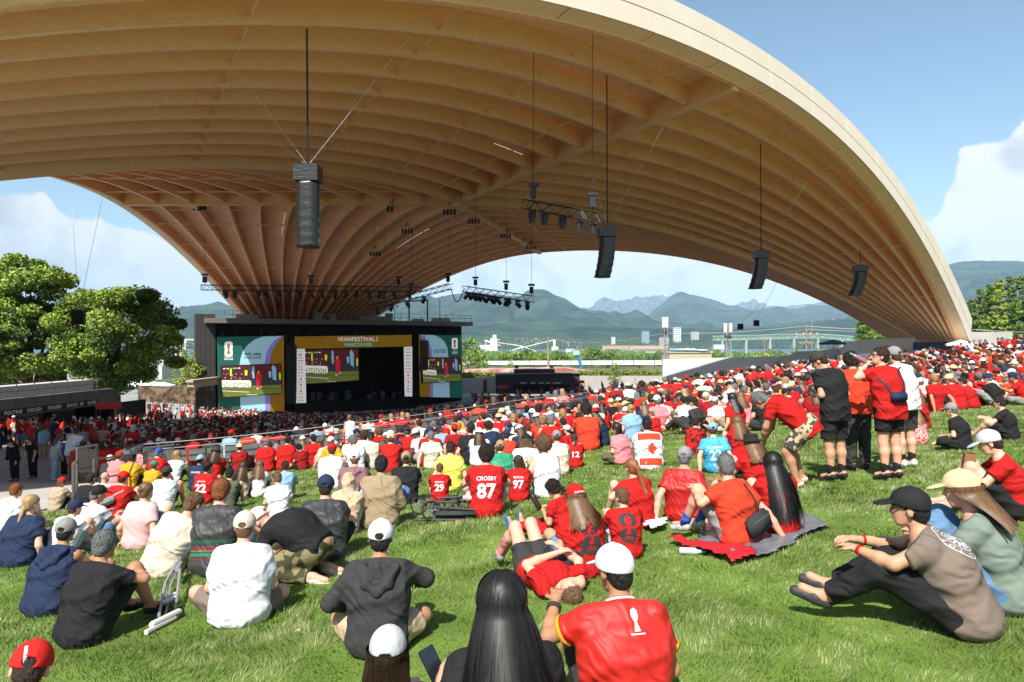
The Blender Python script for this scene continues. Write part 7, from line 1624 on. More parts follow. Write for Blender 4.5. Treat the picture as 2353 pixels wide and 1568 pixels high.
# everyone farther away: one mass
def crowd_mass():
    def tpl(v,h,chair):
        J=chair_rig(v) if chair else rig_v(v);f=v[5];a=[];P=[(0,g_body(J,f,h,False)),(1,g_shirt(J,f,h,.7,wr=0,hem=None if not chair else (V3(0,0,.012),V3(0,0,-1)))),(2,g_pants(J,f,h,.85 if h<.05 else .9,wr=0,loose=.02))]
        out=[]
        for hk in range(3):
            if hk==0: e=[(3,g_hair(J,'short',h*.8))]
            elif hk==1: e=[(3,g_hair(J,'bob',h*.7))]
            else: e=[(3,g_hair(J,'short',h*.8,0,0,True)),(4,g_cap(J,min(.025,h*.5),hole=False))]
            out.append(merged(P+e))
        return out
    def tpl_stand(h,arms):
        J=rig(stand=True,hy=.3*arms,over=dict(elL=(-.24,.05,1.16),wrL=(-.15,.28,1.15+.2*arms)) if arms else None);P=[(0,g_body(J,1,h,False)),(1,g_shirt(J,1,h,.7,True,wr=0)),(2,g_pants(J,1,h,.9 if arms else 1.9,stand=True,wr=0))]
        return [merged(P+[(3,g_hair(J,s_,h*.8,.2))]) for s_ in('short','bob')]+[merged(P+[(3,g_hair(J,'short',h*.8,0,0,True)),(4,g_cap(J,min(.025,h*.5),hole=False))])]
    LOD=[(24,.036),(38,.05),(58,.078),(999,.108)];SL=[[tpl(v,h,False) for v in VAR[:8 if h<.06 else 4]] for _,h in LOD];SCh=[[tpl(v,h,True) for v in VAR[:4]] for _,h in LOD];std=[tpl_stand(.05,a) for a in(0,1)];stdf=[tpl_stand(.075,a) for a in(0,1)]
    rg=np.random.default_rng(5);SKA=np.array([SKIN[k] for k in 'llmrrtd']);HCA=np.array([HAIRC[k] for k in('black','black','dkbrown','dkbrown','brown','ltbrown','blond','grey')])
    names=[c[0] for c in CN];pw=np.array([c[1] for c in CN]);pw/=pw.sum();SH=np.array([CLR[n] for n in names]);CA=np.array([CLR[c] for c in('red','red','white','white','black','navy','tcap','lgrey','char')]);PT=np.array([CLR[c] for c in('black','char','denim','khaki','grey','navy','olive')])
    VV=[];FF=[];CC=[];n=0
    L=[(x,y,z,kd,None) for (d,x,y,z,kd) in cand[N_IND:]]
    # standing people: aisles, queues, concourse, paths
    def st(px0,px1,d0,d1,num,yaw=None):
        for _ in range(num): d=rg.uniform(d0,d1);x=(rg.uniform(px0,px1)-1176.5)/1569*d;L.append((x,d,g1(x,d),'stand',yaw))
    st(-20,262,34,46,50);st(20,250,46,50,14);st(265,345,50,64,26);st(340,440,75,95,40);st(440,470,70,80,6);st(2000,2120,56,63,12,90);st(2120,2250,55,63,22);st(2250,2353,52,60,9);st(1960,2240,66.5,67.5,16);st(1085,1130,105,116,14);st(1130,1520,100,114,46);st(1400,1800,70,95,10);st(1180,1420,48,70,14);st(480,1050,40,80,12);st(1560,1850,87,92,0);st(1820,1930,85,88,20);st(320,420,120,140,40);st(2230,2353,58,64,8)
    for i,(x,y,z,kd,yw) in enumerate(L):
        lv=0 if y<24 else 1 if y<38 else 2 if y<58 else 3
        if kd=='stand': T_=(std if y<60 else stdf)[rg.integers(2)]
        elif kd=='lawn': T_=SL[lv][rg.integers(len(SL[lv]))]
        else: T_=SCh[lv][rg.integers(4)]
        hk=rg.choice([0,1,2],p=[.36,.22,.42]);V,F,rid=T_[hk];face=math.atan2(-(SX-x),SY-y)+rg.normal()*(.3 if kd!='stand' else 1.2) if yw is None else R(yw)+rg.normal()*.5
        s=rg.uniform(.88,1.1);c,sn=math.cos(face)*s,math.sin(face)*s
        P=np.stack([V[:,0]*c-V[:,1]*sn+x,V[:,0]*sn+V[:,1]*c+y,V[:,2]*s+z+(.43 if kd=='seat' else 0)],1)
        pal=np.array([SKA[rg.integers(7)],SH[rg.choice(len(SH),p=pw)]*rg.uniform(.8,1.1),PT[rg.integers(7)],HCA[rg.integers(8)],CA[rg.integers(9)]])
        VV.append(P.astype(np.float32));FF.append(F.astype(np.int32)+n);CC.append(pal.astype(np.float32)[rid]);n+=len(P)
    V=np.concatenate(VV);F=np.concatenate(FF);C=np.concatenate(CC);me=raw('crowd',V,F,True)
    at=me.color_attributes.new('col','FLOAT_COLOR','CORNER');C4=np.repeat(np.concatenate([C,np.ones((len(C),1))],1),4,axis=0).astype(np.float32);at.data.foreach_set('color',C4.ravel())
    m=bpy.data.materials.new('crowd_cloth');m.use_nodes=True;nt=m.node_tree;b=nt.nodes['Principled BSDF'];b.inputs['Roughness'].default_value=.8;b.inputs['Specular IOR Level'].default_value=.2;a=node(nt,'ShaderNodeVertexColor',layer_name='col');nt.links.new(a.outputs[0],b.inputs['Base Color'])
    del C4,C,V,F,VV,FF,CC;me.materials.append(m);tag(link('crowd',me),kind='stuff')
crowd_mass()
# ---------------------------------------------------------------- prints, bags and belongings
import bmesh
def rbox(c,d,bev=.02,M=None,seg=3):
    bm=bmesh.new();bmesh.ops.create_cube(bm,size=1)
    for v in bm.verts: v.co=Vector((v.co.x*d[0],v.co.y*d[1],v.co.z*d[2]))
    bmesh.ops.bevel(bm,geom=bm.edges[:],offset=bev,segments=seg,affect='EDGES')
    V=[(M@v.co if M is not None else v.co)+Vector(c) for v in bm.verts];F=[tuple(v.index for v in f.verts) for f in bm.faces];bm.free();return V,F
def backn(J):
    nb=np.cross(J['d1']+J['d2'],J['side']);return -nb if nb[1]>0 else nb
def strip(x0,y0,x1,y1,w):
    d=Vector((x1-x0,y1-y0,0)).normalized();n=Vector((-d.y,d.x,0))*w/2;a=Vector((x0,y0,0));b=Vector((x1,y1,0));return [a+n,a-n,b-n,b+n],[(0,1,2,3)]
def near_root(body,name,label,cat,group=None):
    e=link(name,None);e.location=body.location;e.rotation_euler=body.rotation_euler;e.scale=body.scale;return tag(e,label,cat,group)
def bag(hero,name,label,col,sx,size,x0,y0,x1,y1,w=.035,tilt=0,yoff=0,m=None):
    """sling bag: band over the back between two points (metres right and up from mid back), pouch at the second"""
    body,J,sg,sh=hero;t=near_root(body,name,label,'bag');N=backn(J);mid=J['chest']
    decal('strap',strip(x0,y0,x1,y1,w),t,sg,mid,N,J['d1']+J['d2'],m or M_capm,off=.008,col=CLR[col])
    if size:
        U=Vector(J['d1']).normalized();S=U.cross(Vector(N).normalized());bv=BVHTree.FromPolygons([Vector(v) for v in sg[0]],[tuple(map(int,q)) for q in sg[1]])
        p=Vector(mid)+S*sx+U*y1*1.0;r=bv.ray_cast(p+Vector(N).normalized()*.5,-Vector(N).normalized());q=r[0] if r[0] is not None else p+Vector(N).normalized()*.12
        q=q+Vector(N).normalized()*(size[1]/2+.005+yoff);Rm=Matrix((S,-Vector(N).normalized(),U)).transposed()@Matrix.Rotation(tilt,3,'Y')
        q.z=max(q.z,size[2]/2+.01)
        V,F=rbox(q,size,min(size)*.3,Rm);me=raw('pouch',V,F,True);me.materials.append(m or M_capm);o=link('pouch',me,t);o.color=(*CLR[col],1)
        V,F=rbox(q+Rm@Vector((0,-size[1]/2-.001,size[2]*.2)),(size[0]*.8,.006,.008),.002,Rm);me=raw('zip',V,F);me.materials.append(mat('zip_grey',(.25,.24,.22),.4,metal=.6));link('zip',me,t)
    return t
bag(b_rbag,'sling_bag','grey brown sling bag with orange zip on the back of a red t-shirt','grey',-.05,(.30,.09,.13),.15,.17,-.10,-.06,.035,-.45)
bag(b_mauve,'shoulder_strap','black bag strap running across the mauve t-shirt','char',0,None,.12,.18,-.12,-.05,.035)
bag(b_or,'shoulder_bag','black rectangular shoulder bag on the hip of the orange shirted man','char',.04,(.33,.11,.21),.10,.20,.12,-.20,.04,-.25,.0)
bag(b_kap,'shoulder_bag','black leather shoulder bag beside the red capped woman','char',-.22,(.22,.12,.20),.12,.18,-.16,-.22,.04,.35,.0)
# emblem of the tournament on two red shirts (black figures with a cut-out cup)
def blob(cx,cy,w,h,n=6,r=.4):
    P=[];rx=w*r;ry=h*r
    for (sx,sy,a) in((1,1,0),(-1,1,90),(-1,-1,180),(1,-1,270)):
        for k in range(n+1): P.append(Vector((cx+sx*(w/2-rx)+rx*math.cos(R(a+90*k/n)),cy+sy*(h/2-ry)+ry*math.sin(R(a+90*k/n)),0)))
    return P
def emblem(hero,s,y,dark='char',back='red'):
    body,J,sg,sh=hero;N=backn(J);C=J['chest']+J['d1']*y;U=J['d1']+J['d2'];q=lambda P:(P,[tuple(range(len(P)))])
    for P in (blob(0,.085*s,.20*s,.15*s),blob(0,-.085*s,.20*s,.16*s)): decal('emblem_print',q(P),sh,sg,C,N,U,M_print,.004,CLR[dark])
    cup=[(-.035,.115),(0,.135),(.035,.115),(.04,.07),(.02,.0),(.028,-.075),(-.028,-.075),(-.02,0),(-.04,.07)]
    decal('emblem_print',q([Vector((a*s,b*s,0)) for a,b in cup]),sh,sg,C,N,U,M_print,.0065,CLR[back])
    V,F=text_geo('FIFA',.05*s,'CENTER',.02);decal('emblem_print',([v+Vector((0,-.115*s,0)) for v in V],F),sh,sg,C,N,U,M_print,.0065,CLR[back])
emblem(b_kap,1.15,.0);emblem(b_boy,1.15,.0)
def whitecup(hero,s,x,y):
    body,J,sg,sh=hero;N=backn(J);C=J['chest']+J['d1']*y+J['side']*x
    cup=[(-.022,.07),(0,.085),(.022,.07),(.024,.035),(.008,.0),(.022,-.05),(-.022,-.05),(-.008,0),(-.024,.035)]
    P=[Vector((a*s,b*s,0)) for a,b in cup];decal('emblem_print',(P,[tuple(range(9))]),sh,sg,C,N,J['d1']+J['d2'],M_print,.004,CLR['white'])
    decal('emblem_print',strip(-.05*s,-.065*s,.05*s,-.065*s,.006),sh,sg,C,N,J['d1']+J['d2'],M_print,.004,CLR['white'])
whitecup(b_polo,.75,.035,.165)
def ring(hero,pt,n,rad,w=.012,col='white',N=None,name='print',seg=28):
    body,J,sg,sh=hero;P=[];F=[]
    for k in range(seg): a=2*math.pi*k/seg;P+=[Vector((rad*math.cos(a),rad*math.sin(a),0)),Vector(((rad-w)*math.cos(a),(rad-w)*math.sin(a),0))]
    F=[(2*k,2*k+1,(2*k+3)%(2*seg),(2*k+2)%(2*seg)) for k in range(seg)];decal(name,(P,F),sh,sg,pt,N,J['d1']+J['d2'],M_print,.004,CLR[col])
body,J,sg,sh=b_brown;N=backn(J)+V3(-.25,0,0);C=J['chest']+J['d1']*.12+V3(.0,0,0)
ring(b_brown,C,None,.125,.006,N=N);ring(b_brown,C,None,.075,.005,N=N)
for k in range(12):
    a=2*math.pi*k/12;decal('print',strip(.02*math.cos(a),.02*math.sin(a),.062*math.cos(a+.35),.062*math.sin(a+.35),.011),sh,sg,C,N,J['d1']+J['d2'],M_print,.004,CLR['white'])
for k,ch in enumerate('TOFINO SURF CO'):
    if ch==' ':continue
    a=math.pi*(1.12)-k*2*math.pi/14.5;V,F=text_geo(ch,.036,'CENTER',.01);c_,s_=math.cos(a-math.pi/2),math.sin(a-math.pi/2);decal('print',([Vector((v.x*c_-v.y*s_+.099*math.cos(a),v.x*s_+v.y*c_+.099*math.sin(a),0)) for v in V],F),sh,sg,C,N,J['d1']+J['d2'],M_print,.004,CLR['white'])
# maple leaf flag worn as a cape
body,J,sg,sh=b_flag;N=backn(J);C=J['chest']-J['d1']*.02;U=J['d1']+J['d2']
for (y,h) in((.19,.13),(-.26,.12)): decal('flag_bar',([Vector((-.26,y-h/2,0)),Vector((.26,y-h/2,0)),Vector((.26,y+h/2,0)),Vector((-.26,y+h/2,0))],[(0,1,2,3)]),sh,sg,C,N,U,M_print,.005,CLR['orange'])
leaf=[(0,1),(.18,.66),(.38,.76),(.30,.32),(.52,.55),(.60,.42),(.88,.46),(.76,.22),(.88,.12),(.42,-.28),(.48,-.46),(.05,-.38),(.04,-.85)]
leaf=leaf+[(-a,b) for a,b in leaf[::-1][:-1]]
decal('maple_leaf',([Vector((b*.12,-a*.12,0)) for a,b in leaf],[tuple(range(len(leaf)))]),sh,sg,C-J['d1']*.03,N,U,M_print,.005,CLR['orange'])
# hem pattern on the black jersey, collar and cuffs on the polo shirt
body,J,sg,sh=b_mex;N=backn(J);C=J['pel']+J['d1']*.08
for j,(cl,y) in enumerate((('green',.10),('red',.045),('gold',.015),('green',-.02),('red',-.06))):
    for k in range(17):
        x=-.19+k*.0235;h=.032 if cl=='green' else .012;decal('hem_pattern',strip(x-.006,y-h/2,x+.006,y+h/2,.007) if j%2==0 else strip(x-.008,y,x+.008,y,h),sh,sg,C,N,J['d1'],M_print,.005,CLR[cl])
def loop(hero,c,axis,rad,th,name,col,m=None,par=None,flat=1.,wide=None):
    body=hero[0];A=Vector(axis).normalized();u=A.orthogonal().normalized();w=A.cross(u);mb=MB();n=18;wide=wide or th;V=[];
    for k in range(n):
        a=2*math.pi*k/n;d=u*math.cos(a)+w*math.sin(a);p=Vector(c)+d*rad;V+=[p-A*wide,p-A*wide+d*th,p+A*wide+d*th,p+A*wide]
    F=[]
    for k in range(n):
        for q in range(4): F.append((4*k+q,4*k+(q+1)%4,4*((k+1)%n)+(q+1)%4,4*((k+1)%n)+q))
    me=raw(name,V,F,True);me.materials.append(m or M_capm);o=link(name,me,par or body);o.color=(*CLR[col],1);return o
J=b_polo[1]
for n in 'LR': loop(b_polo,lerp(J['sh'+n],J['el'+n],.60),J['el'+n]-J['sh'+n],.078,.004,'cuff','gold',par=b_polo[3],wide=.012)
loop(b_polo,J['neck']+J['d2']*.012,J['d2']+V3(0,.3,0),.068,.010,'collar','hotred',par=b_polo[3],wide=.018);loop(b_polo,J['neck']+J['d2']*.020,J['d2']+V3(0,.3,0),.0785,.002,'collar_stripe','white',par=b_polo[3],wide=.006)
loop(b_polo,lerp(J['elL'],J['wrL'],.80),J['wrL']-J['elL'],.034,.006,'wristband','char',wide=.014)
J=b_lean[1];loop(b_lean,lerp(J['elL'],J['wrL'],.92),J['wrL']-J['elL'],.028,.006,'watch','white',wide=.012)
J=b_brown[1];loop(b_brown,lerp(J['elL'],J['wrL'],.90),J['wrL']-J['elL'],.029,.005,'wristband','red',wide=.010);loop(b_brown,lerp(J['elR'],J['wrR'],.86),J['wrR']-J['elR'],.030,.005,'wristband','red',wide=.008)
J=b_lie[1];loop(b_lie,lerp(J['elR'],J['wrR'],.86),J['wrR']-J['elR'],.029,.005,'wristband','red',wide=.008)
for n in 'LR':
    k,a=J['kn'+n],J['an'+n];P=[('c',lerp(k,a,.28),a,.060,.042,.01)];lo,hi=bounds(P,.03);G=Fld(lo,hi,.01);F=np.maximum(G.put(G.new(),P,.008),G.plane(lerp(k,a,.28),k-a));child('sock',nets(F,G.o,.01),M_cloth,b_lie[0],CLR['pink'])
J=b_or[1]
for n in 'LR':
    k,a=J['kn'+n],J['an'+n];P=[('c',lerp(k,a,.62),a,.046,.042,.01)];lo,hi=bounds(P,.03);G=Fld(lo,hi,.01);F=np.maximum(G.put(G.new(),P,.006),G.plane(lerp(k,a,.66),k-a));child('sock',nets(F,G.o,.01),M_cloth,b_or[0],CLR['blue'])
# sock bands of the standing men and staff badges
hs={o['label'][:34]:o for o in bpy.data.objects if o.get('category')=='person'}
# things held in hands
def local(hero,p): 
    b=hero[0];return Matrix.Rotation(b.rotation_euler.z,3,'Z')@(Vector(p)*b.scale[0])+b.location
M_phone=mat('phone_glass',(.01,.012,.016),.12,spec=.8)
q=local(b_hair,b_hair[1]['wrL']+V3(-.03,.07,.06));t=thing('phone','dark phone held by the woman with very long black hair','phone',q,.3);V,F=rbox((0,0,0),(.075,.009,.155),.004,Matrix.Rotation(-.5,3,'X')@Matrix.Rotation(-.4,3,'Y'));me=raw('phone_body',V,F);me.materials.append(M_phone);link('phone_body',me,t)
def bottle(p,label,cap,body_m,h=.22,r=.032,tilt=(0,0,0)):
    t=thing('drink_bottle',label,'bottle',p);t.rotation_euler=tilt;m=MB();m.lathe((0,0,0),[(r*.9,0),(r,.01),(r,h*.62),(r*.9,h*.7),(r*.42,h*.88),(r*.42,h*.95)],14);m.build('bottle_body',body_m,t,smooth=True);m=MB();m.lathe((0,0,h*.93),[(r*.48,0),(r*.48,.022)],12);m.build('bottle_cap',cap,t)
M_clear=mat('clear_plastic',(.45,.5,.5),.12,spec=.6);M_cola=mat('cola_drink',(.03,.012,.01),.12,spec=.6);M_capg=mat('green_cap',(.02,.35,.18),.5);M_capk=mat('black_cap_plastic',(.02,.02,.02),.5)
x,y,z=hit(1562,1276);bottle((x,y,z+.035),'clear bottle with green cap lying on the grass left of the red cloth',M_capg,M_clear,tilt=(1.5,0,1.2))
q=local(b_curly,b_curly[1]['wrL']+V3(0,.06,.0));bottle(q,'cola bottle raised by the curly haired boy in red',M_capk,M_cola,tilt=(-.25,-.5,0))
st_d=[o for o in bpy.data.objects if o.get('label','').startswith('man standing in red t-shirt and black shorts')][0]
q=Matrix.Rotation(st_d.rotation_euler.z,3,'Z')@(Vector((-.20,.20,1.60))*st_d.scale[0])+st_d.location;bottle(q-Vector((0,0,.06)),'purple label drink bottle held to the mouth of the standing man',M_capg,mat('purple_drink',(.25,.12,.16),.2),tilt=(-1.0,.3,R(80)))
ph=[o for o in bpy.data.objects if o.get('label','').startswith('man standing in black t-shirt')][0]
q=Matrix.Rotation(ph.rotation_euler.z,3,'Z')@(Vector((0,.36,1.15))*ph.scale[0])+ph.location;t=thing('phone','phone held by the standing man in black','phone',q,R(32));V,F=rbox((0,0,0),(.075,.009,.15),.004,Matrix.Rotation(-.9,3,'X'));me=raw('phone_body',V,F);me.materials.append(M_phone);link('phone_body',me,t)
# waist bag on the drinking man
t=link('waist_bag',None);t.location=st_d.location;t.rotation_euler=st_d.rotation_euler;t.scale=st_d.scale;tag(t,'navy zip bag worn across the back of the standing man drinking','bag')
V,F=rbox((-.02,-.165,1.10),(.24,.08,.13),.025);me=raw('pouch',V,F,True);me.materials.append(M_capm);o=link('pouch',me,t);o.color=(*CLR['navy'],1)
g_=[c for c in st_d.children if c.name.startswith('shirt')][0].data;gg=(np.array([v.co[:] for v in g_.vertices]),np.array([list(p.vertices) for p in g_.polygons]))
decal('strap',strip(.17,.24,.08,-.10,.03),t,gg,(0,0,1.24),(0,-1,0),(0,0,1),M_capm,.008,CLR['navy']);decal('strap',strip(-.20,.10,-.10,-.10,.03),t,gg,(0,0,1.24),(0,-1,0),(0,0,1),M_capm,.008,CLR['char'])
# box of food at the right edge
q=local(b_kid,V3(0,.40,.55));t=thing('food_box','brown cardboard food box held by the boy at the right edge','box',q,b_kid[0].rotation_euler.z);V,F=rbox((0,0,0),(.16,.10,.13),.004,Matrix.Rotation(.15,3,'X'));me=raw('box_shell',V,F);me.materials.append(mat('brown_card',(.22,.10,.045),.8));link('box_shell',me,t)
# blanket and red cloth
def cloth_sheet(name,label,cat,P,m,amp=.02,seed=0,lift=.035):
    W_=[hit(*p)[:2] for p in P];xs=[w[0] for w in W_];ys=[w[1] for w in W_];st_=.035;X=np.arange(min(xs),max(xs)+st_,st_);Y=np.arange(min(ys),max(ys)+st_,st_);gx,gy=np.meshgrid(X,Y)
    Z=gz(gx,gy)+lift+amp*(ridge_fbm(gx*3.2+seed,gy*3.2,3)*.6+.4);V=np.stack([gx.ravel(),gy.ravel(),Z.ravel()],1);nx,ny=len(X),len(Y);i=(np.arange(ny-1)[:,None]*nx+np.arange(nx-1)[None]).ravel();F=np.stack([i,i+1,i+1+nx,i+nx],1);c=V[F].mean(1);ins=np.zeros(len(c),bool);n=len(P)
    for a in range(n):
        x1,y1=W_[a];x2,y2=W_[(a+1)%n]
        if y1==y2: continue
        t=(c[:,1]-y1)/(y2-y1);ins^=((y1>c[:,1])!=(y2>c[:,1]))&(c[:,0]<x1+t*(x2-x1))
    F=F[ins];me=raw(name,V,F,True);me.materials.append(m);o=link(name,me);md=o.modifiers.new('thickness','SOLIDIFY');md.thickness=.006;return tag(o,label,cat)
M_blan=mat('grey_nylon',(.13,.135,.15),.35,bump=.6,bscale=9,var=.15,spec=.5)
cloth_sheet('blanket','crumpled grey nylon picnic blanket under the couple in red and orange','blanket',[(1600,1262),(1735,1292),(1800,1270),(1850,1236),(1908,1216),(1870,1200),(1838,1184),(1800,1175),(1700,1185),(1620,1215)],M_blan,.025)
cloth_sheet('red_cloth','red cloth lying on the near edge of the grey blanket','cloth',[(1536,1252),(1560,1246),(1590,1262),(1640,1258),(1690,1268),(1735,1280),(1735,1292),(1685,1306),(1655,1290),(1600,1278)],mat('red_fabric',(.42,.012,.02),.6,bump=.4,bscale=8),.03,5,.05)
cloth_sheet('white_cloth','crumpled white cloth on the grass beside the redheaded woman','cloth',[(1478,1222),(1500,1232),(1530,1222),(1532,1204),(1505,1198)],mat('white_fabric',(.55,.56,.6),.8),.04,9,.05)
cloth_sheet('denim_cloth','white and maroon bundle beside the curly haired boy','cloth',[(1215,1222),(1245,1245),(1275,1240),(1290,1215),(1240,1205)],mat('bundle_fabric',(.5,.5,.55),.8,col2=(.3,.02,.05),vscale=3),.05,3,.05)
# paper carrier bag
def paper_bag(px,pb,w,h,label,txt):
    x,y,z=hit(px,pb);t=thing('paper_bag',label,'bag',(x,y,z),.15);m=MB();d=w*.45;e=.012
    m.add([(-w/2,-d/2,0),(w/2,-d/2,0),(w/2,d/2,0),(-w/2,d/2,0),(-w/2-e,-d/2+e,h),(w/2,-d/2-e,h),(w/2+e,d/2,h),(-w/2,d/2+e,h)],[(0,1,5,4),(1,2,6,5),(2,3,7,6),(3,0,4,7),(3,2,1,0),(5,1,0,4)]);m.build('bag_body',mat('kraft_paper',(.36,.22,.11),.8,bump=.3,bscale=6),t)
    for s in(-1,1):
        m=MB();m.path([Vector((w*.16*math.cos(R(180*k/8)),s*d/2,h+.09*math.sin(R(180*k/8)))) for k in range(9)],.005,n=4);m.build('handle',mat('kraft_cord',(.3,.18,.09),.8),t)
    V,F=text_geo(txt,.075,'LEFT',.03);m=MB();m.add([(-w*.42+v.x,-d/2-.006,h*.42+v.y) for v in V],F);m.build('print',mat('dark_print',(.03,.025,.02),.7),t)
paper_bag(1657,1140,.36,.22,'brown paper carrier bag printed VISA beyond the grey haired man','VISA + GO')
# folded pushchair
def pushchair():
    x,y,z=hit(1010,1198);t=thing('folded_pushchair','folded black pushchair with four wheels lying on the grass','pushchair',(x,y,z),.05);fr=mat('pushchair_frame',(.045,.047,.05),.45,metal=.3);ty=mat('tyre_rubber',(.02,.02,.02),.8)
    for (cx,cy,cz,r,tl) in((-.10,-.10,.16,.12,.25),(-.27,.12,.17,.105,.15),(-.13,.22,.19,.09,.2),(-.02,.12,.15,.085,.1)):
        w=link('wheel',None,t,(cx,cy,cz));w.rotation_euler=(R(90)-.25,0,tl);M_=MB();n=20
        V=[];
        for k in range(n):
            a=2*math.pi*k/n
            for rr_,zz in((r,-.014),(r+.004,0),(r,.014),(r*.84,.014),(r*.84,-.014)): V.append((rr_*math.cos(a),rr_*math.sin(a),zz))
        F=[(5*k+q,5*k+(q+1)%5,5*((k+1)%n)+(q+1)%5,5*((k+1)%n)+q) for k in range(n) for q in range(5)];me=raw('tyre',V,F,True);me.materials.append(ty);link('tyre',me,w)
        m=MB();m.tube((0,0,-.02),(0,0,.02),r*.22,n=10)
        for k in range(5): a=2*math.pi*k/5;m.tube((0,0,0),(r*.85*math.cos(a),r*.85*math.sin(a),0),.008,n=4)
        m.build('rim',mat('rim_grey',(.16,.16,.165),.4,metal=.4),w)
    m=MB()
    for a,b in (((-.12,-.06,.20),(.48,-.10,.16)),((-.24,.10,.22),(.42,.08,.22)),((-.10,.0,.10),(.55,-.02,.07)),((-.30,-.12,.05),(.40,-.14,.05)),((.0,.14,.26),(.45,.05,.30)),((.1,-.1,.17),(.3,.1,.30)),((.35,-.12,.06),(.2,.12,.24))): m.tube(a,b,.016,n=8)
    m.build('frame_tube',fr,t)
    V,F=rbox((.2,0,.11),(.55,.28,.07),.03);me=raw('seat_fabric',V,F,True);me.materials.append(mat('pushchair_fabric',(.03,.03,.032),.8));link('seat_fabric',me,t)
    m=MB();m.path([Vector((.42+.20*math.cos(R(a)),.0,.26+.22*math.sin(R(a)))) for a in range(-30,211,20)],.009,n=5);m.path([Vector((.40+.20*math.cos(R(a)),.14,.24+.18*math.sin(R(a)))) for a in range(-30,211,20)],.009,n=5);m.build('handle_loop',fr,t)
    V,F=rbox((.40,.06,.28),(.22,.16,.16),.05);me=raw('basket_bag',V,F,True);me.materials.append(mat('basket_print',(.45,.43,.42),.6,col2=(.4,.12,.08),vscale=7));link('basket_bag',me,t)
    V,F=rbox((.25,-.16,.03),(.10,.05,.03),.008);me=raw('orange_tag',V,F);me.materials.append(mat('orange_tag',(.6,.12,.03),.6));link('orange_tag',me,t)
pushchair()
def crutch():
    x,y,z=hit(380,1440);t=thing('crutches','pair of grey folded crutches lying on the grass beside the man in white','crutches',(x,y,z));g=mat('crutch_grey',(.30,.30,.31),.45,metal=.2);f=mat('crutch_foam',(.52,.50,.50),.8)
    def L(px,py,h=.03): X,Y,Z=hit(px,py);return Vector((X-x,Y-y,Z-z+h))
    V=[L(350,1452,.05),L(411,1422,.05)];m=MB();m.tube(V[0],V[1],.026,.026,10);m.lathe(V[0],[(.001,-.026),(.022,-.012),(.026,0),(.022,.012),(.001,.026)],10);m.lathe(V[1],[(.001,-.026),(.022,-.012),(.026,0),(.022,.012),(.001,.026)],10);m.build('underarm_pad',f,t)
    m=MB();m.tube(V[0]-Vector((0,.09,.02)),V[1]-Vector((0,.07,.02)),.02,n=8);m.build('underarm_pad',f,t)
    a,b=L(365,1437,.07),L(403,1418,.07);c,d=L(380,1370,.12),L(410,1375,.12);e=L(397,1350,.16);top=L(406,1332,.16)
    m=MB();m.path([a,c,e,top],.012,n=6);m.path([b,d,L(413,1352,.15),top+Vector((.03,0,0))],.012,n=6);m.path([a+Vector((.03,.03,-.04)),c+Vector((.03,.03,-.04)),e+Vector((.02,.02,-.04))],.011,n=6);m.build('side_tube',g,t)
    for k,(p,q) in enumerate(((L(376,1402,.09),L(404,1390,.09)),(L(373,1412,.09),L(402,1400,.09)))): m=MB();m.tube(p,q,.019,n=10);m.build('hand_grip',f,t)
    m=MB();m.tube(e,top,.026,.022,8);m.tube(e+Vector((.04,0,0)),top+Vector((.04,0,0)),.022,.02,8);m.lathe(top,[(.02,0),(.03,.015),(.02,.035)],8);m.build('lower_tube',g,t)
crutch()
for k,(px,py) in enumerate(((683,1465),(1120,2372*.6128),(2270,1180))):
    x,y,z=hit(px,py);m=MB();m.add([(-.02,0,0),(0,-.025,.012),(.025,.0,.004),(.005,.022,.016)],[(0,1,2),(0,2,3)]);o=m.build('fallen_leaf',mat('dry_leaf',(.35,.22,.09),.8),loc=(x,y,z+.035));tag(o,['dry leaf on the grass right of the crutches','dry leaf in the grass near the bottom centre','dry leaf on the grass above the brown shirted man'][k],'leaf','dry leaves on the lawn')
for lab,px in (('staff woman in black with',76),('staff woman in black jacket',34)):
    o=[o for o in bpy.data.objects if o.get('label','').startswith(lab)][0];m=MB()
    m.box((0,.155,1.08),(.085,.006,.12));c=m.build('badge',M_sign,o);m=MB();m.path([Vector((-.07,.06,1.44)),Vector((-.05,.14,1.36)),Vector((0,.165,1.14)),Vector((.05,.14,1.36)),Vector((.07,.06,1.44))],.007,n=4);m.build('lanyard',mat('lanyard_blue',(.05,.2,.55),.6),o)
# black socks on the standing men
for lab in ('man standing in black t-shirt','man standing in red t-shirt and black shorts','man standing in white t-shirt and grey cap'):
    o=[o for o in bpy.data.objects if o.get('label','').startswith(lab)][0];J=rig(stand=True)
    for n in 'LR':
        k,a=J['kn'+n],J['an'+n];P=[('c',lerp(k,a,.62),a,.050,.040,.01)];lo,hi=bounds(P,.03);G=Fld(lo,hi,.01);F=np.maximum(G.put(G.new(),P,.004),G.plane(lerp(k,a,.66),k-a));child('sock',nets(F,G.o,.01),M_cloth,o,CLR['black'])

cp=[c for c in b_rcap[0].children if c.name.startswith('cap')][0];gg=(np.array([v.co[:] for v in cp.data.vertices]),np.array([list(p.vertices) for p in cp.data.polygons]));J=b_rcap[1]
decal('cap_stripe',strip(0,-.045,0,.035,.014),cp,gg,J['head']+V3(-.02,-.02,.05),(.1,-.6,.8),(0,.8,.6),M_print,.003,CLR['white'])

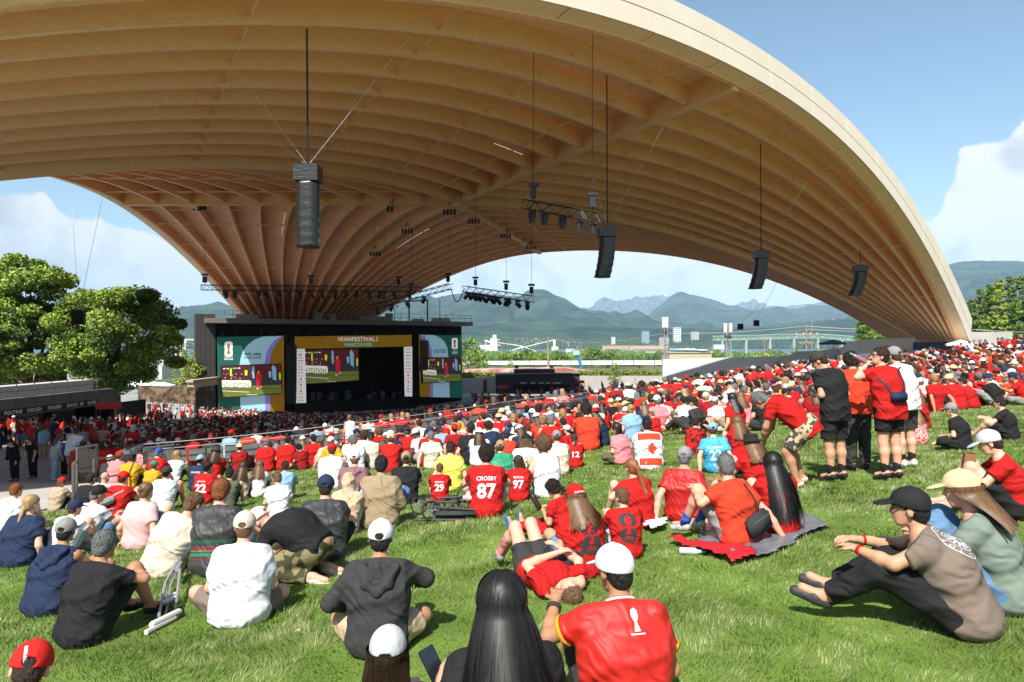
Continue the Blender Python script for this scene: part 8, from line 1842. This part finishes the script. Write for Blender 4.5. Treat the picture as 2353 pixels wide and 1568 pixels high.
cp=[c for c in b_kap[0].children if c.name.startswith('cap')][0];gg=(np.array([v.co[:] for v in cp.data.vertices]),np.array([list(p.vertices) for p in cp.data.polygons]));J=b_kap[1]
V,F=text_geo('CANADA',.030,'CENTER',.02);decal('cap_lettering',(V,F),cp,gg,J['head']+J['R']@V3(0,-.10,.055),J['R']@V3(0,-1,.2),J['R']@V3(0,0,1),M_print,.003,CLR['white'])

def beard(hero,col):
    J=hero[1];H=J['head'];Rm=J['R'];q=lambda *a:H+Rm@V3(*a)
    P=[('e',q(0,.030,-.036),(.060,.064,.080),Rm,.02),('c',q(-.02,.05,-.088),q(.02,.05,-.088),.028,.028,.02)];lo,hi=bounds(P,.02);G=Fld(lo,hi,.007);F=G.put(G.new(),P,.0035);F=F;F=np.maximum(F,G.plane(q(0,-.02,0),Rm@V3(0,-1,-.2)));child('beard',nets(F,G.o,.007),M_shorth,hero[0],HAIRC[col])
def shades(body,J):
    H=J['head'];Rm=J['R'];m=MB();M3=Matrix(Rm.tolist())
    for s in(-1,1):
        m.box(H+Rm@V3(s*.031,.093,.012),(.046,.010,.032),M=M3);m.box(H+Rm@V3(s*.069,.045,.016),(.004,.10,.012),M=M3)
    m.build('sunglasses',M_phone,body)
shades(b_brown[0],b_brown[1])
shades(st_d,rig(stand=True,hy=1.15,hp=-.12))
# ---------------------------------------------------------------- lawn blades
def grass_mat():
    m=bpy.data.materials.new('grass_blade');m.use_nodes=True;nt=m.node_tree;L=nt.links.new;b=nt.nodes['Principled BSDF'];b.inputs['Roughness'].default_value=.5;b.inputs['Specular IOR Level'].default_value=.35
    g=node(nt,'ShaderNodeNewGeometry');n=node(nt,'ShaderNodeTexNoise',i_Scale=3.2,i_Detail=6.0,i_Roughness=.72);L(g.outputs['Position'],n.inputs['Vector'])
    r=node(nt,'ShaderNodeValToRGB');e=r.color_ramp.elements;e[0].position=.42;e[0].color=(.075,.130,.016,1);e[1].position=.62;e[1].color=(.36,.38,.17,1)
    k=mathn(nt,'ADD',mathn(nt,'MULTIPLY',n.outputs[0],.85),mathn(nt,'MULTIPLY',g.outputs['Random Per Island'],.16));L(k,r.inputs[0]);L(r.outputs[0],b.inputs['Base Color'])
    t=node(nt,'ShaderNodeBsdfTranslucent');L(r.outputs[0],t.inputs[0]);mx=node(nt,'ShaderNodeMixShader',i_0=.3);L(b.outputs[0],mx.inputs[1]);L(t.outputs[0],mx.inputs[2]);L(mx.outputs[0],nt.nodes['Material Output'].inputs[0]);return m
def grass():
    rg=np.random.default_rng(21);VV=[];GM=grass_mat()
    for (d0,d1,den,w,hh) in ((1.9,3.2,3400,.0030,.048),(3.2,5,3000,.0036,.05),(5,8,1700,.0052,.052),(8,12,900,.008,.055),(12,18,420,.012,.058),(18,34,90,.022,.06)):
        xm=.84*d1+.6;n=int((d1-d0)*2*xm*den);y=rg.uniform(d0,d1,n);x=rg.uniform(-xm,xm,n);ok=(np.abs(x)<.82*y+.6)&is_lawn(x,y);x,y=x[ok],y[ok];n=len(x)
        z=gz(x,y);an=rg.uniform(0,6.283,n);h=hh*rg.uniform(.55,1.25,n)*(.8+.5*(vn(x*1.3+40,y*1.3)))
        # tufts lean together
        la=4*vn(x*2.6,y*2.6)+2*vn(x*.5,y*.5)+rg.normal(0,.5,n);le=h*rg.uniform(.25,1.0,n)
        bx=np.cos(an)*w;by=np.sin(an)*w
        VV.append(np.stack([np.stack([x-bx,y-by,z-.004],1),np.stack([x+bx,y+by,z-.004],1),np.stack([x+np.cos(la)*le,y+np.sin(la)*le,z+h*.9],1)],1).reshape(-1,3))
    V=np.concatenate(VV);me=raw('grass',V,np.arange(len(V)).reshape(-1,3));me.materials.append(GM);tag(link('grass',me),kind='stuff')
grass()
